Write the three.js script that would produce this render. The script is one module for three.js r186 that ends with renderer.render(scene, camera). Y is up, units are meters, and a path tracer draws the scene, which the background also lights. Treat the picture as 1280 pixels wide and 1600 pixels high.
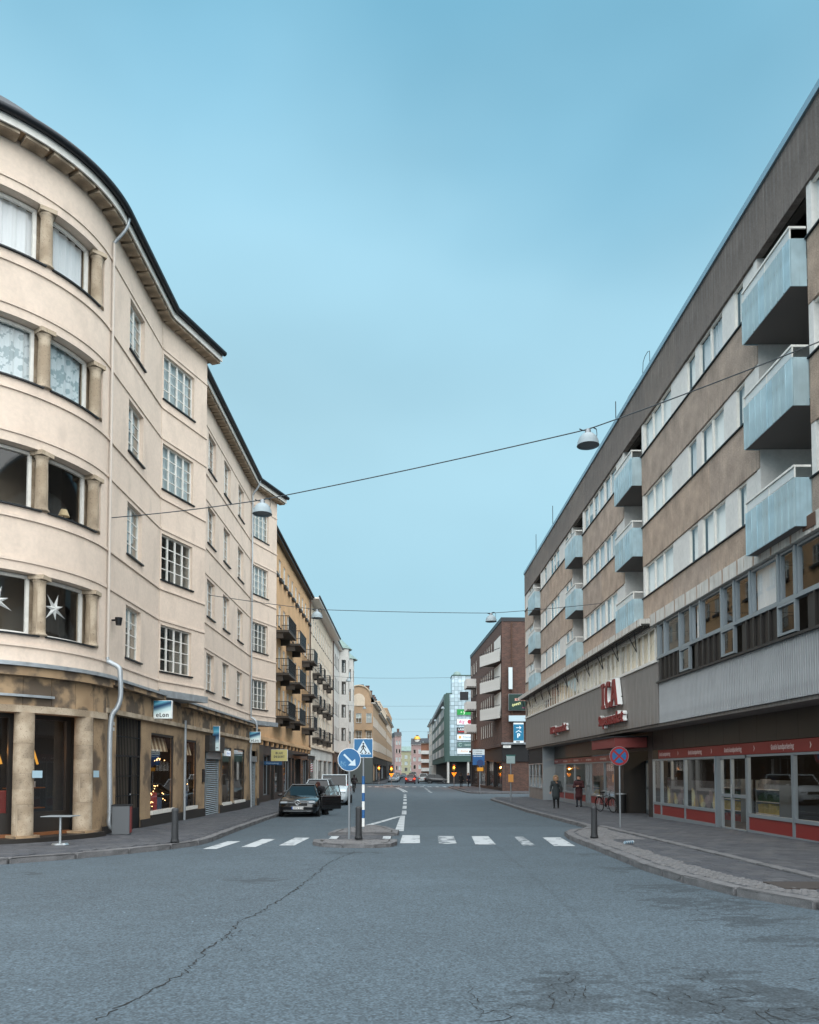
import * as THREE from 'three';
import { RoundedBoxGeometry } from 'three/addons/geometries/RoundedBoxGeometry.js';
import { mergeGeometries, toCreasedNormals } from 'three/addons/utils/BufferGeometryUtils.js';
import { TextGeometry } from 'three/addons/geometries/TextGeometry.js';
import { FontLoader } from 'three/addons/loaders/FontLoader.js';

// ---------- camera, sky, sun, exposure ----------
const scene = new THREE.Scene();
const W = 819, H = 1024, S = W / 1280, F = 1230 * S, PITCH = 2.4;
const camera = new THREE.PerspectiveCamera(2 * Math.atan(H / 2 / F) * 180 / Math.PI, W / H, 0.1, 2000);
camera.position.set(0, 1.67, 0);
camera.rotation.x = PITCH * Math.PI / 180;
const principalX = 633 * S, principalY = 1205 * S - F * Math.tan(PITCH * Math.PI / 180);
camera.setViewOffset(W, H, W / 2 - principalX, H / 2 - principalY, W, H);
const renderer = new THREE.WebGLRenderer({ antialias: true });
renderer.setSize(W, H);
renderer.toneMapping = THREE.LinearToneMapping;
renderer.toneMappingExposure = 4.6;
renderer.shadowMap.enabled = true;

// ---------- noise ----------
function hash(x, y, s) { let h = Math.imul(x, 374761393) ^ Math.imul(y, 668265263) ^ Math.imul(s, 2147483647); h = Math.imul(h ^ (h >>> 13), 1274126177); return ((h ^ (h >>> 16)) >>> 0) / 4294967296; }
function vnoise(x, y, per, s) {
  const xi = Math.floor(x), yi = Math.floor(y), fx = x - xi, fy = y - yi, ux = fx * fx * (3 - 2 * fx), uy = fy * fy * (3 - 2 * fy);
  const m = (a) => ((a % per) + per) % per, x0 = m(xi), x1 = m(xi + 1), y0 = m(yi), y1 = m(yi + 1);
  const a = hash(x0, y0, s), b = hash(x1, y0, s), c = hash(x0, y1, s), d = hash(x1, y1, s);
  return a + (b - a) * ux + (c - a) * uy + (a - b - c + d) * ux * uy;
}
function fbm(u, v, f, oct, s) { let t = 0, a = 0.5, n = 0; for (let i = 0; i < oct; i++) { t += a * vnoise(u * f, v * f, f, s + i); n += a; a *= 0.5; f *= 2; } return t / n; }
let seed = 7; const rnd = () => { seed = (Math.imul(seed, 1664525) + 1013904223) >>> 0; return seed / 4294967296; };
const lin = (c) => c <= 0.04045 ? c / 12.92 : ((c + 0.055) / 1.055) ** 2.4;
const clamp = (x, a = 0, b = 1) => Math.min(b, Math.max(a, x));
const sstep = (a, b, x) => { const t = clamp((x - a) / (b - a)); return t * t * (3 - 2 * t); };

// overcast blue-grey evening sky, the same all round
{
  const w = 512, h = 256, px = new Float32Array(w * h * 4);
  const stops = [[0, [196, 226, 237]], [6, [178, 219, 235]], [13, [171, 217, 235]], [22, [177, 222, 240]], [33, [168, 217, 238]], [42, [141, 197, 223]], [48, [122, 182, 210]], [90, [116, 177, 206]]];
  for (let j = 0; j < h; j++) {
    const el = ((j + 0.5) / h - 0.5) * 180;
    for (let i = 0; i < w; i++) {
      const u = i / w, v = j / h;
      let k = 0; const e = clamp(el + (fbm(u, v, 10, 5, 11) - 0.5) * 17 * sstep(0, 25, el), 0, 89.9); while (stops[k + 1][0] <= e) k++;
      const t = (e - stops[k][0]) / (stops[k + 1][0] - stops[k][0]);
      const cl = 1 + (fbm(u, v, 14, 6, 31) - 0.5) * 0.3 * sstep(2, 22, Math.max(el, 0));
      for (let c = 0; c < 3; c++) px[(j * w + i) * 4 + c] = lin((stops[k][1][c] + (stops[k + 1][1][c] - stops[k][1][c]) * t) / 255) * cl / 4.6;
      px[(j * w + i) * 4 + 3] = 1;
    }
  }
  const sky = new THREE.DataTexture(px, w, h, THREE.RGBAFormat, THREE.FloatType);
  sky.mapping = THREE.EquirectangularReflectionMapping; sky.magFilter = THREE.LinearFilter; sky.needsUpdate = true;
  scene.background = sky; scene.environment = sky;
}
// the sun stands high behind cloud: a very wide, soft source
const sun = new THREE.DirectionalLight(new THREE.Color(1, 0.965, 0.94), 1.5);
sun.position.set(12, 80, 18); sun.target.position.set(0, 0, -30); sun.castShadow = true; sun.shadow.radius = 220;
Object.assign(sun.shadow.camera, { left: -80, right: 80, top: 160, bottom: -160, near: 1, far: 300 });
scene.add(sun, sun.target);

// ---------- helpers ----------
const R = Math.PI / 180;
const gy = (d) => d < 40 ? -0.0105 * d : -0.42;          // the street falls gently away
const taken = {};
const numbered = (n) => { const k = taken[n] = (taken[n] ?? -1) + 1; return k ? n + '_' + String(k).padStart(3, '0') : n; };
function tag(o, label, category, group, kind) { o.userData.label = label; o.userData.category = category; if (group) o.userData.group = group; if (kind) o.userData.kind = kind; return o; }
function thing(name, label, category, pos = [0, 0, 0], turn = 0, group) {
  const o = new THREE.Group(); o.name = numbered(name); scene.add(o); o.position.set(...pos); o.rotation.y = turn; return tag(o, label, category, group);
}
function wuv(g) {                                          // uv in metres, by the way each face points
  const p = g.attributes.position, n = g.attributes.normal, uv = new Float32Array(p.count * 2);
  for (let i = 0; i < p.count; i++) {
    const ax = Math.abs(n.getX(i)), ay = Math.abs(n.getY(i)), az = Math.abs(n.getZ(i));
    if (ay > ax && ay > az) { uv[2 * i] = p.getX(i); uv[2 * i + 1] = p.getZ(i); }
    else if (ax > az) { uv[2 * i] = p.getZ(i); uv[2 * i + 1] = p.getY(i); }
    else { uv[2 * i] = p.getX(i); uv[2 * i + 1] = p.getY(i); }
  }
  g.setAttribute('uv', new THREE.BufferAttribute(uv, 2)); return g;
}
function clean(g) { g = g.index ? g.toNonIndexed() : g; for (const k of Object.keys(g.attributes)) if (!['position', 'normal', 'uv'].includes(k)) g.deleteAttribute(k); if (!g.attributes.uv) wuv(g); return g; }
const merge = (a) => a.length === 1 ? a[0] : mergeGeometries(a.map(clean));
const bx = (x0, x1, y0, y1, z0, z1) => wuv(new THREE.BoxGeometry(x1 - x0, y1 - y0, z1 - z0).translate((x0 + x1) / 2, (y0 + y1) / 2, (z0 + z1) / 2));
const rbx = (x0, x1, y0, y1, z0, z1, r = 0.01, s = 2) => wuv(new RoundedBoxGeometry(x1 - x0, y1 - y0, z1 - z0, s, r).translate((x0 + x1) / 2, (y0 + y1) / 2, (z0 + z1) / 2));
const cyl = (r0, r1, h, seg = 16, x = 0, y = 0, z = 0) => new THREE.CylinderGeometry(r1, r0, h, seg).translate(x, y + h / 2, z);
const tube = (pts, r, seg = 6, n = 0, smooth = false) => {
  const v = pts.map((p) => new THREE.Vector3(...p));
  let c; if (smooth) c = new THREE.CatmullRomCurve3(v); else { c = new THREE.CurvePath(); for (let i = 0; i + 1 < v.length; i++) c.add(new THREE.LineCurve3(v[i], v[i + 1])); }
  return new THREE.TubeGeometry(c, n || (v.length - 1) * 3, r, seg, false);
};
const bar = (a, b, r, seg = 8) => { const A = new THREE.Vector3(...a), B = new THREE.Vector3(...b), d = B.clone().sub(A); const g = new THREE.CylinderGeometry(r, r, d.length(), seg); g.applyQuaternion(new THREE.Quaternion().setFromUnitVectors(new THREE.Vector3(0, 1, 0), d.normalize())); return g.translate((A.x + B.x) / 2, (A.y + B.y) / 2, (A.z + B.z) / 2); };
function part(name, geo, m, parent, x = 0, y = 0, z = 0, ry = 0) {
  const o = new THREE.Mesh(Array.isArray(geo) ? merge(geo) : geo, m); o.name = parent === scene ? numbered(name) : name;
  o.castShadow = o.receiveShadow = true; o.position.set(x, y, z); if (ry) o.rotation.y = ry; parent.add(o); return o;
}
const struct = (name, geo, m, label, parent = scene) => { const o = part(name, geo, m, parent); if (parent === scene) { o.userData.kind = 'structure'; if (label) o.userData.label = label; } return o; };
// a frame: where a facade's own x (along), y (up), z (outwards) lie inside its building
const fr = (x, z, turn = 0) => ({ x, z, turn, c: Math.cos(turn), s: Math.sin(turn) });
const F0 = fr(0, 0);
const put = (o, f, x, y, z) => { o.position.set(f.x + x * f.c + z * f.s, y, f.z - x * f.s + z * f.c); o.rotation.y = f.turn; return o; };
// wall with openings cut through; cells are split so that the wall can be bent afterwards
function gridWall(x0, x1, y0, y1, open, th, step = 0) {
  const xs = [x0, x1], ys = [y0, y1];
  for (const o of open) { xs.push(o[0], o[1]); ys.push(o[2], o[3]); }
  const uniq = (a, lo, hi) => [...new Set(a.map((v) => +clamp(v, lo, hi).toFixed(4)))].sort((p, q) => p - q);
  let X = uniq(xs, x0, x1); const Y = uniq(ys, y0, y1);
  if (step) { const b = []; for (let i = 0; i + 1 < X.length; i++) { const n = Math.max(1, Math.ceil((X[i + 1] - X[i]) / step)); for (let k = 0; k < n; k++) b.push(X[i] + (X[i + 1] - X[i]) * k / n); } b.push(X[X.length - 1]); X = b; }
  const pos = [], nor = [], uv = [];
  const quad = (a, b, c, d, n, U) => { for (const [p, k] of [[a, 0], [b, 1], [c, 2], [a, 0], [c, 2], [d, 3]]) { pos.push(...p); nor.push(...n); uv.push(...U[k]); } };
  const solid = (i, j) => { if (i < 0 || j < 0 || i >= X.length - 1 || j >= Y.length - 1) return false; const cx = (X[i] + X[i + 1]) / 2, cy = (Y[j] + Y[j + 1]) / 2; return !open.some((o) => cx > o[0] && cx < o[1] && cy > o[2] && cy < o[3]); };
  for (let i = 0; i + 1 < X.length; i++) for (let j = 0; j + 1 < Y.length; j++) {
    if (!solid(i, j)) continue;
    const a = X[i], b = X[i + 1], c = Y[j], d = Y[j + 1], z = -th;
    quad([a, c, 0], [b, c, 0], [b, d, 0], [a, d, 0], [0, 0, 1], [[a, c], [b, c], [b, d], [a, d]]);
    quad([b, c, z], [a, c, z], [a, d, z], [b, d, z], [0, 0, -1], [[b, c], [a, c], [a, d], [b, d]]);
    if (!solid(i + 1, j)) quad([b, c, 0], [b, c, z], [b, d, z], [b, d, 0], [1, 0, 0], [[0, c], [z, c], [z, d], [0, d]]);
    if (!solid(i - 1, j)) quad([a, c, z], [a, c, 0], [a, d, 0], [a, d, z], [-1, 0, 0], [[z, c], [0, c], [0, d], [z, d]]);
    if (!solid(i, j + 1)) quad([a, d, 0], [b, d, 0], [b, d, z], [a, d, z], [0, 1, 0], [[a, 0], [b, 0], [b, z], [a, z]]);
    if (!solid(i, j - 1)) quad([a, c, z], [b, c, z], [b, c, 0], [a, c, 0], [0, -1, 0], [[a, z], [b, z], [b, 0], [a, 0]]);
  }
  const g = new THREE.BufferGeometry();
  g.setAttribute('position', new THREE.Float32BufferAttribute(pos, 3)); g.setAttribute('normal', new THREE.Float32BufferAttribute(nor, 3)); g.setAttribute('uv', new THREE.Float32BufferAttribute(uv, 2));
  return g;
}

// ---------- textures ----------
function tex(n, tile, fn, srgb = true, ny = n) {
  const px = new Uint8Array(n * ny * 4);
  for (let j = 0; j < ny; j++) for (let i = 0; i < n; i++) { const c = fn(i / n, j / ny, i, j), k = (j * n + i) * 4; if (typeof c === 'number') px[k] = px[k + 1] = px[k + 2] = clamp(c) * 255; else { px[k] = clamp(c[0]) * 255; px[k + 1] = clamp(c[1]) * 255; px[k + 2] = clamp(c[2]) * 255; } px[k + 3] = 255; }
  const t = new THREE.DataTexture(px, n, ny); t.wrapS = t.wrapT = THREE.RepeatWrapping; t.magFilter = THREE.LinearFilter; t.minFilter = THREE.LinearMipmapLinearFilter; t.generateMipmaps = true;
  if (srgb) t.colorSpace = THREE.SRGBColorSpace; if (tile) t.repeat.set(1 / tile, 1 / (Array.isArray(tile) ? tile[1] : tile)); if (Array.isArray(tile)) t.repeat.set(1 / tile[0], 1 / tile[1]); t.needsUpdate = true; return t;
}
function canvasTex(w, h, draw) {
  const c = document.createElement('canvas'); c.width = w; c.height = h; const x = c.getContext('2d'); draw(x, w, h);
  const t = new THREE.CanvasTexture(c); t.colorSpace = THREE.SRGBColorSpace; t.magFilter = THREE.LinearFilter; return t;
}
const mixc = (a, b, t) => [a[0] + (b[0] - a[0]) * t, a[1] + (b[1] - a[1]) * t, a[2] + (b[2] - a[2]) * t];
const mulc = (a, k) => [a[0] * k, a[1] * k, a[2] * k];
const c8 = (r, g, b) => [r / 255, g / 255, b / 255];
const grain = tex(256, 0.35, (u, v, i, j) => 0.5 * hash(i, j, 3) + 0.5 * fbm(u, v, 32, 3, 5), false);
const coarse = tex(256, 1.5, (u, v) => fbm(u, v, 8, 5, 9), false);
const std = (color, roughness = 0.8, extra = {}) => new THREE.MeshStandardMaterial({ color, roughness, ...extra });
const mapped = (map, roughness = 0.85, bump = grain, bumpScale = 0.004, extra = {}) => new THREE.MeshStandardMaterial({ map, roughness, bumpMap: bump, bumpScale, ...extra });
function stuccoTex(base, amt, s) { return tex(512, 6, (u, v, i, j) => { const n = fbm(u, v, 6, 6, s), f = fbm(u, v, 90, 2, s + 9), st = sstep(0.56, 0.8, fbm(u * 3 % 1, v, 4, 5, s + 4)); return mulc(mixc(base, mulc(base, 0.9), st * 0.45), 1 - amt + amt * (0.7 * n + 0.5 * f + 0.25 * hash(i, j, s))); }); }
const M = {};
M.stucco = mapped(stuccoTex(c8(228, 208, 190), 0.1, 21), 0.92, grain, 0.006);
M.travertine = mapped(tex(512, 2.2, (u, v, i, j) => {
  const n = fbm(u, v, 5, 6, 41), pit = sstep(0.68, 0.76, fbm(u, v, 110, 3, 45)), soot = sstep(0.5, 0.72, fbm(u, v * 0.5, 3, 6, 47));
  let c = mixc(c8(186, 169, 147), c8(152, 134, 112), sstep(0.3, 0.7, n)); c = mixc(c, c8(96, 80, 64), pit * 0.5); return mixc(c, c8(104, 92, 78), soot * 0.6);
}), 0.85, coarse, 0.012);
M.soot = mapped(tex(512, 3, (u, v) => { const n = fbm(u, v, 6, 6, 51), s = sstep(0.47, 0.66, fbm(u, v, 5, 6, 53)); return mixc(mixc(c8(182, 154, 120), c8(146, 120, 92), n), c8(74, 65, 57), s * 0.8); }), 0.88, coarse, 0.01);
M.pebble = mapped(tex(512, 2.4, (u, v, i, j) => { const n = fbm(u, v, 4, 5, 61), p = hash(i >> 1, j >> 1, 62), st = sstep(0.52, 0.78, fbm((u * 4) % 1, v * 0.25, 8, 4, 64)); return mulc(mixc(c8(202, 180, 163), c8(180, 164, 151), st), 0.74 + 0.26 * n + 0.3 * (p - 0.5)); }), 0.95, grain, 0.012);
M.pebbleGrey = mapped(tex(512, 2.4, (u, v, i, j) => { const n = fbm(u, v, 4, 5, 65), p = hash(i >> 1, j >> 1, 66), st = sstep(0.5, 0.72, fbm((u * 6) % 1, v * 0.25, 8, 4, 67)); return mulc(mixc(c8(138, 127, 119), c8(154, 145, 138), st * 0.8), 0.72 + 0.26 * n + 0.3 * (p - 0.5)); }), 0.95, grain, 0.012);
M.pebbles = [[1, 1, 1], [0.93, 0.94, 0.95], [1.05, 1.02, 0.98]].map((c) => { const m = M.pebble.clone(); m.color.setRGB(...c.map((v) => Math.min(1, v * 0.95))); return m; }); M.pebbleGreys = [[1, 1, 1], [0.9, 0.91, 0.93]].map((c) => { const m = M.pebbleGrey.clone(); m.color.setRGB(...c); return m; });
M.whitePanel = mapped(stuccoTex(c8(222, 219, 214), 0.12, 71), 0.7, grain, 0.001);
M.dirtyWhite = mapped(tex(512, 3, (u, v) => { const n = fbm(u, v, 8, 5, 73), st = sstep(0.5, 0.75, fbm((u * 8) % 1, v * 0.2, 8, 4, 74)), ru = sstep(0.68, 0.78, fbm((u * 3) % 1, v * 0.3, 8, 4, 76)); return mixc(mixc(mulc(c8(206, 202, 195), 0.85 + 0.2 * n), c8(150, 144, 136), st * 0.6), c8(132, 92, 66), ru * 0.6); }), 0.9);
M.greyPanel = mapped(tex(512, 4, (u, v) => { const n = fbm(u, v, 6, 5, 81), st = sstep(0.45, 0.8, fbm((u * 8) % 1, v * 0.3, 8, 4, 83)), ru = sstep(0.66, 0.8, fbm((u * 3) % 1, v * 0.4, 8, 4, 85)); return mixc(mixc(mulc(c8(139, 134, 130), 0.88 + 0.2 * n), c8(112, 106, 102), st * 0.55), c8(108, 84, 70), ru * 0.5); }), 0.55, coarse, 0.001, { metalness: 0.25 });
M.corrugated = mapped(tex(256, 3, (u, v) => mulc(c8(168, 170, 172), 0.82 + 0.24 * fbm(u, v, 6, 5, 87))), 0.5, coarse, 0.001, { metalness: 0.4 });
M.brick = (() => {
  const n = 512, cols = 8, rows = 26, col = (u, v, i, j) => { const r = Math.floor(v * rows), o = (r % 2) * 0.5, b = Math.floor(u * cols + o), fx = (u * cols + o) % 1, fy = (v * rows) % 1, m = fx < 0.05 || fy < 0.14; const k = hash(b % cols, r, 91); return m ? c8(104, 90, 82) : mulc(mixc(c8(98, 70, 60), c8(68, 50, 46), k), 0.9 + 0.2 * fbm(u, v, 16, 3, 92)); };
  return new THREE.MeshStandardMaterial({ map: tex(n, 2, col), roughness: 0.9 });
})();
M.roofDark = mapped(tex(256, 2, (u, v) => mulc(c8(46, 48, 52), 0.8 + 0.4 * fbm(u, v, 8, 4, 95))), 0.6);
M.roofRed = mapped(tex(256, 2, (u, v, i, j) => mulc(mixc(c8(150, 80, 66), c8(104, 62, 56), hash(Math.floor(u * 8), Math.floor(v * 6), 96)), 0.7 + 0.4 * Math.abs(Math.sin(u * 8 * Math.PI)))), 0.9, coarse, 0.01);
M.ochre = mapped(stuccoTex(c8(212, 170, 126), 0.2, 101), 0.92, grain, 0.004);
M.cream = mapped(stuccoTex(c8(222, 204, 182), 0.2, 105), 0.92, grain, 0.004);
M.paleGrey = mapped(stuccoTex(c8(204, 202, 196), 0.2, 109), 0.92, grain, 0.004);
M.beige = mapped(stuccoTex(c8(184, 154, 124), 0.22, 113), 0.92, grain, 0.004);
M.pink = mapped(stuccoTex(c8(156, 132, 128), 0.2, 117), 0.92, grain, 0.004);
M.yellowGreen = mapped(stuccoTex(c8(158, 156, 128), 0.2, 121), 0.92, grain, 0.004);
M.orangeBrick = mapped(stuccoTex(c8(140, 98, 78), 0.3, 125), 0.92, grain, 0.004);
M.copper = mapped(stuccoTex(c8(122, 144, 138), 0.3, 129), 0.7, grain, 0.002);
M.granite = mapped(tex(256, 0.8, (u, v, i, j) => mulc(c8(104, 103, 104), 0.62 + 0.35 * fbm(u, v, 6, 4, 131) + 0.35 * hash(i, j, 132))), 0.85, grain, 0.004);
M.joint = std(0x3a3733, 0.98);
M.slabs = [0, 1, 2].map((k) => mapped(tex(256, 0.9, (u, v, i, j) => mulc(mixc(c8(78, 78, 81), c8(67, 68, 73), k / 2), 0.72 + 0.3 * fbm(u, v, 5, 5, 135 + k) + 0.22 * hash(i, j, 136))), 0.86, grain, 0.003));
M.sett = mapped(tex(256, 0.5, (u, v, i, j) => mulc(c8(112, 110, 110), 0.6 + 0.35 * fbm(u, v, 10, 4, 141) + 0.3 * hash(i, j, 142))), 0.8, grain, 0.006);
M.stoneWall = mapped(tex(512, 2.6, (u, v) => { const n = fbm(u, v, 6, 6, 55), s = sstep(0.48, 0.7, fbm(u, v, 4, 6, 57)), pit = sstep(0.68, 0.76, fbm(u, v, 110, 3, 58)); return mixc(mixc(mixc(c8(172, 146, 114), c8(136, 112, 86), n), c8(80, 68, 57), s * 0.75), c8(86, 72, 58), pit * 0.5); }), 0.88, coarse, 0.01);
M.glass = new THREE.MeshPhysicalMaterial({ color: 0xffffff, transmission: 1, thickness: 0, roughness: 0.015, ior: 1.52, specularIntensity: 1 });
M.oldGlass = new THREE.MeshPhysicalMaterial({ color: 0xe8eeee, transmission: 1, thickness: 0, roughness: 0.03, ior: 1.6, bumpMap: coarse, bumpScale: 0.004 });
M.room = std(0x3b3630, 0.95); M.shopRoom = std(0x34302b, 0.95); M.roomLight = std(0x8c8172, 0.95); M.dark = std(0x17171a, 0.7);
M.whiteFrame = mapped(tex(128, 1, (u, v) => mulc(c8(226, 222, 214), 0.9 + 0.14 * fbm(u, v, 8, 4, 151))), 0.5, coarse, 0.0005);
M.greyFrame = std(0x8f979c, 0.45, { metalness: 0.5 }); M.blackMetal = std(0x1c1d20, 0.5, { metalness: 0.4 }); M.darkFrame = std(0x2b2724, 0.5);
M.zinc = mapped(tex(128, 1, (u, v) => mulc(c8(176, 182, 186), 0.8 + 0.3 * fbm(u, v, 6, 4, 153))), 0.45, coarse, 0.0006, { metalness: 0.5 });
M.blueMetal = mapped(tex(256, 2, (u, v) => mulc(c8(172, 199, 208), 0.88 + 0.16 * fbm(u, v, 6, 5, 155))), 0.5, coarse, 0.0006, { metalness: 0.1 });
M.blueMetals = [0, 1, 2].map((k) => mapped(tex(256, 1.7 + 0.3 * k, (u, v) => { const st = sstep(0.5, 0.8, fbm((u * 6) % 1, v * 0.2, 8, 4, 157 + k)), ru = sstep(0.72, 0.8, fbm(u, v * 0.4, 8, 5, 158 + k)); return mixc(mixc(mulc(c8(172 + 3 * k, 199, 208 - 2 * k), 0.84 + 0.2 * fbm(u, v, 6, 5, 155 + k)), c8(134, 158, 166), st * 0.45), c8(122, 106, 92), ru * 0.35); }), 0.5, coarse, 0.0006, { metalness: 0.1 }));
M.flash = std(0x8fa6b2, 0.4, { metalness: 0.6 }); M.gutter = std(0x26292d, 0.45, { metalness: 0.5 });
M.blind = std(0xf1efe9, 0.85); M.curtain = new THREE.MeshPhysicalMaterial({ color: 0xe9ecec, roughness: 1, transmission: 0.35, thickness: 0 });
M.lace = new THREE.MeshPhysicalMaterial({ map: tex(256, 0.8, (u, v) => { const f = fbm(u, v, 6, 4, 161), fl = sstep(0.5, 0.6, f); return mixc(c8(214, 226, 228), c8(160, 180, 184), fl); }), roughness: 1, transmission: 0.3, thickness: 0 });
M.red = std(0x772622, 0.5); M.redDull = std(0x74302c, 0.6); M.cafe = std(0x33373a, 0.9); M.pipePaint = std(0xc6bbb0, 0.7); M.drape = std(0xe6dcc6, 0.95); M.white = std(0xe9e9e6, 0.5); M.rust = std(0x5a4335, 0.9); M.wood = std(0x7a4c2c, 0.6); M.steel = std(0xb4b8ba, 0.35, { metalness: 0.8 }); M.pole = std(0x8b9094, 0.5, { metalness: 0.6 });
const glow = (c, k) => new THREE.MeshStandardMaterial({ color: 0x111111, emissive: c, emissiveIntensity: k * 0.5 });
const signMat = (t, e = 0) => new THREE.MeshStandardMaterial({ map: t, roughness: 0.45, ...(e ? { emissive: 0xffffff, emissiveMap: t, emissiveIntensity: e * 0.25 } : {}) });
const fontBold = await new FontLoader().loadAsync('fonts/droid/droid_sans_bold.typeface.json');
const plane = (w, h) => new THREE.PlaneGeometry(w, h);

// ---------- windows ----------
const cache = new Map(); const cached = (k, f) => { if (!cache.has(k)) cache.set(k, f()); return cache.get(k); };
function cloth(w, h, amp = 0.03, waves = 9, s = 1) { return cached(`cloth${w.toFixed(2)},${h.toFixed(2)},${amp},${waves},${s}`, () => { const g = new THREE.PlaneGeometry(w, h, Math.max(8, waves * 6), 2), p = g.attributes.position; for (let i = 0; i < p.count; i++) { const x = p.getX(i) / w * waves * 6.283; p.setZ(i, amp * (Math.sin(x) + 0.5 * Math.sin(x * 1.7 + s) + 0.3 * Math.sin(x * 0.31 + s * 2))); } g.computeVertexNormals(); return wuv(g); }); }
// window part: the frame with glazing bars is the part, panes, sill and curtain its pieces. o: cols, rows, fw, mw, depth, inset
function win(parent, f, x0, x1, y0, y1, o = {}) {
  const { cols = 2, rows = 3, fw = 0.06, mw = 0.035, td = 0.06, inset = 0.16, fm = M.whiteFrame, gm = M.glass, sill, blind, blindMat, name = 'window', mull } = o;
  const w = x1 - x0, h = y1 - y0, key = [w.toFixed(2), h.toFixed(2), cols, rows, fw, mw, td].join();
  const frame = cached('wf' + key, () => {
    const a = [bx(-w / 2, -w / 2 + fw, 0, h, -td / 2, td / 2), bx(w / 2 - fw, w / 2, 0, h, -td / 2, td / 2), bx(-w / 2 + fw, w / 2 - fw, 0, fw, -td / 2, td / 2), bx(-w / 2 + fw, w / 2 - fw, h - fw, h, -td / 2, td / 2)];
    const iw = w - 2 * fw, ih = h - 2 * fw;
    for (let i = 1; i < cols; i++) { const x = -w / 2 + fw + iw * i / cols, k = (mull ?? mw) / 2; a.push(bx(x - k, x + k, fw, h - fw, -td / 2 + 0.004, td / 2 - 0.004)); }
    for (let c = 0; c < cols; c++) for (let j = 1; j < rows; j++) { const y = fw + ih * j / rows, xa = -w / 2 + fw + iw * c / cols + (c ? (mull ?? mw) / 2 : 0), xb = -w / 2 + fw + iw * (c + 1) / cols - (c < cols - 1 ? (mull ?? mw) / 2 : 0); a.push(bx(xa, xb, y - mw / 2, y + mw / 2, -td / 2 + 0.01, td / 2 - 0.01)); }
    return merge(a);
  });
  const m = part(name, frame, fm, parent); put(m, f, (x0 + x1) / 2, y0, -inset);
  const pw = (w - 2 * fw) / cols, ph = (h - 2 * fw) / rows, pg = cached('pane' + pw.toFixed(3) + ',' + ph.toFixed(3), () => plane(pw, ph));
  for (let i = 0; i < cols; i++) for (let j = 0; j < rows; j++) part('pane', pg, gm, m, -w / 2 + fw + pw * (i + 0.5), fw + ph * (j + 0.5), 0);
  if (sill) part('sill', cached('sill' + w.toFixed(2) + sill, () => rbx(-w / 2 - 0.06, w / 2 + 0.06, -0.05, 0, -0.02, inset + sill, 0.008)), o.sillMat ?? M.gutter, m);
  if (blind) { const bh = h * blind; part(o.cloth ? 'curtain' : 'blind', o.cloth ? cloth(w - 0.06, bh, 0.025, Math.max(3, Math.round(w * 5)), Math.round(w * 10)) : cached('bl' + w.toFixed(2) + bh.toFixed(2), () => bx(-w / 2 + 0.03, w / 2 - 0.03, -bh / 2, bh / 2, -0.004, 0.004)), blindMat ?? (o.cloth ? M.curtain : M.blind), m, 0, h - bh / 2, -0.12); }
  return m;
}

// ---------- ground ----------
// a pixel of the photograph gives a direction; the street's own surface gives the distance
function G(x, y, up = 0) {
  const p = PITCH * R, a = (x - 633) / 1230, b = (1205 - 1230 * Math.tan(p) - y) / 1230, vy = b * Math.cos(p) + Math.sin(p), vd = Math.cos(p) - b * Math.sin(p);
  let d = 20; for (let i = 0; i < 30; i++) d = clamp((1.67 - gy(d) - up) / -vy * vd, 0.5, 900); return [a / vd * d, d];
}
const AX = [-12, 12], AD = [3.5, 27.5];                       // the stretch of carriageway with its own cracks and damp patches
const segDist = (px, py, ax, ay, bx_, by) => { const dx = bx_ - ax, dy = by - ay, t = clamp(((px - ax) * dx + (py - ay) * dy) / (dx * dx + dy * dy)); return Math.hypot(px - ax - dx * t, py - ay - dy * t); };
const aggregate = (i, j, s) => { const a = hash(i, j, s), b = hash(i >> 1, j >> 1, s + 1); return 0.6 + 0.5 * a + 0.3 * b; };
const crackLines = [
  [[150, 1597], [200, 1566], [290, 1520], [330, 1478], [350, 1468], [375, 1440], [400, 1430], [460, 1392], [500, 1362], [508, 1352], [530, 1341], [556, 1331]],
].map((l) => l.map(([x, y]) => G(x, y)));
// crazed patches: many short fine cracks that branch
const fine = []; for (const [cx, cy, n, sx, sy] of [[880, 1548, 8, 30, 34], [1130, 1560, 15, 90, 30], [1225, 1590, 6, 40, 14], [1110, 1415, 8, 70, 16], [750, 1582, 5, 8, 20], [505, 1365, 6, 18, 12], [360, 1470, 5, 20, 16]]) for (let i = 0; i < n; i++) { let [x, d] = G(cx + (rnd() - 0.5) * 2 * sx, cy + (rnd() - 0.5) * 2 * sy), a = rnd() * 6.28; const l = [[x, d]]; for (let k = 0; k < 3 + 4 * rnd(); k++) { a += (rnd() - 0.5) * 1.7; x += 0.09 * Math.cos(a); d += 0.09 * Math.sin(a); l.push([x, d]); } l.fine = 1; fine.push(l); }
const seam = [[770, 1318], [812, 1352], [880, 1412], [940, 1470], [990, 1530]].map(([x, y]) => G(x, y));
const damp = [[930, 1335, 0.35], [985, 1358, 0.4], [1050, 1388, 0.45], [1110, 1412, 0.5], [1170, 1438, 0.35], [1250, 1470, 0.3], [545, 1333, 0.35], [400, 1376, 0.25], [50, 1365, 0.2], [1085, 1570, 0.35], [1160, 1560, 0.4], [1220, 1585, 0.4], [1120, 1525, 0.25], [900, 1560, 0.3], [885, 1530, 0.2]].map(([x, y, r]) => [...G(x, y), r]);
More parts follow.
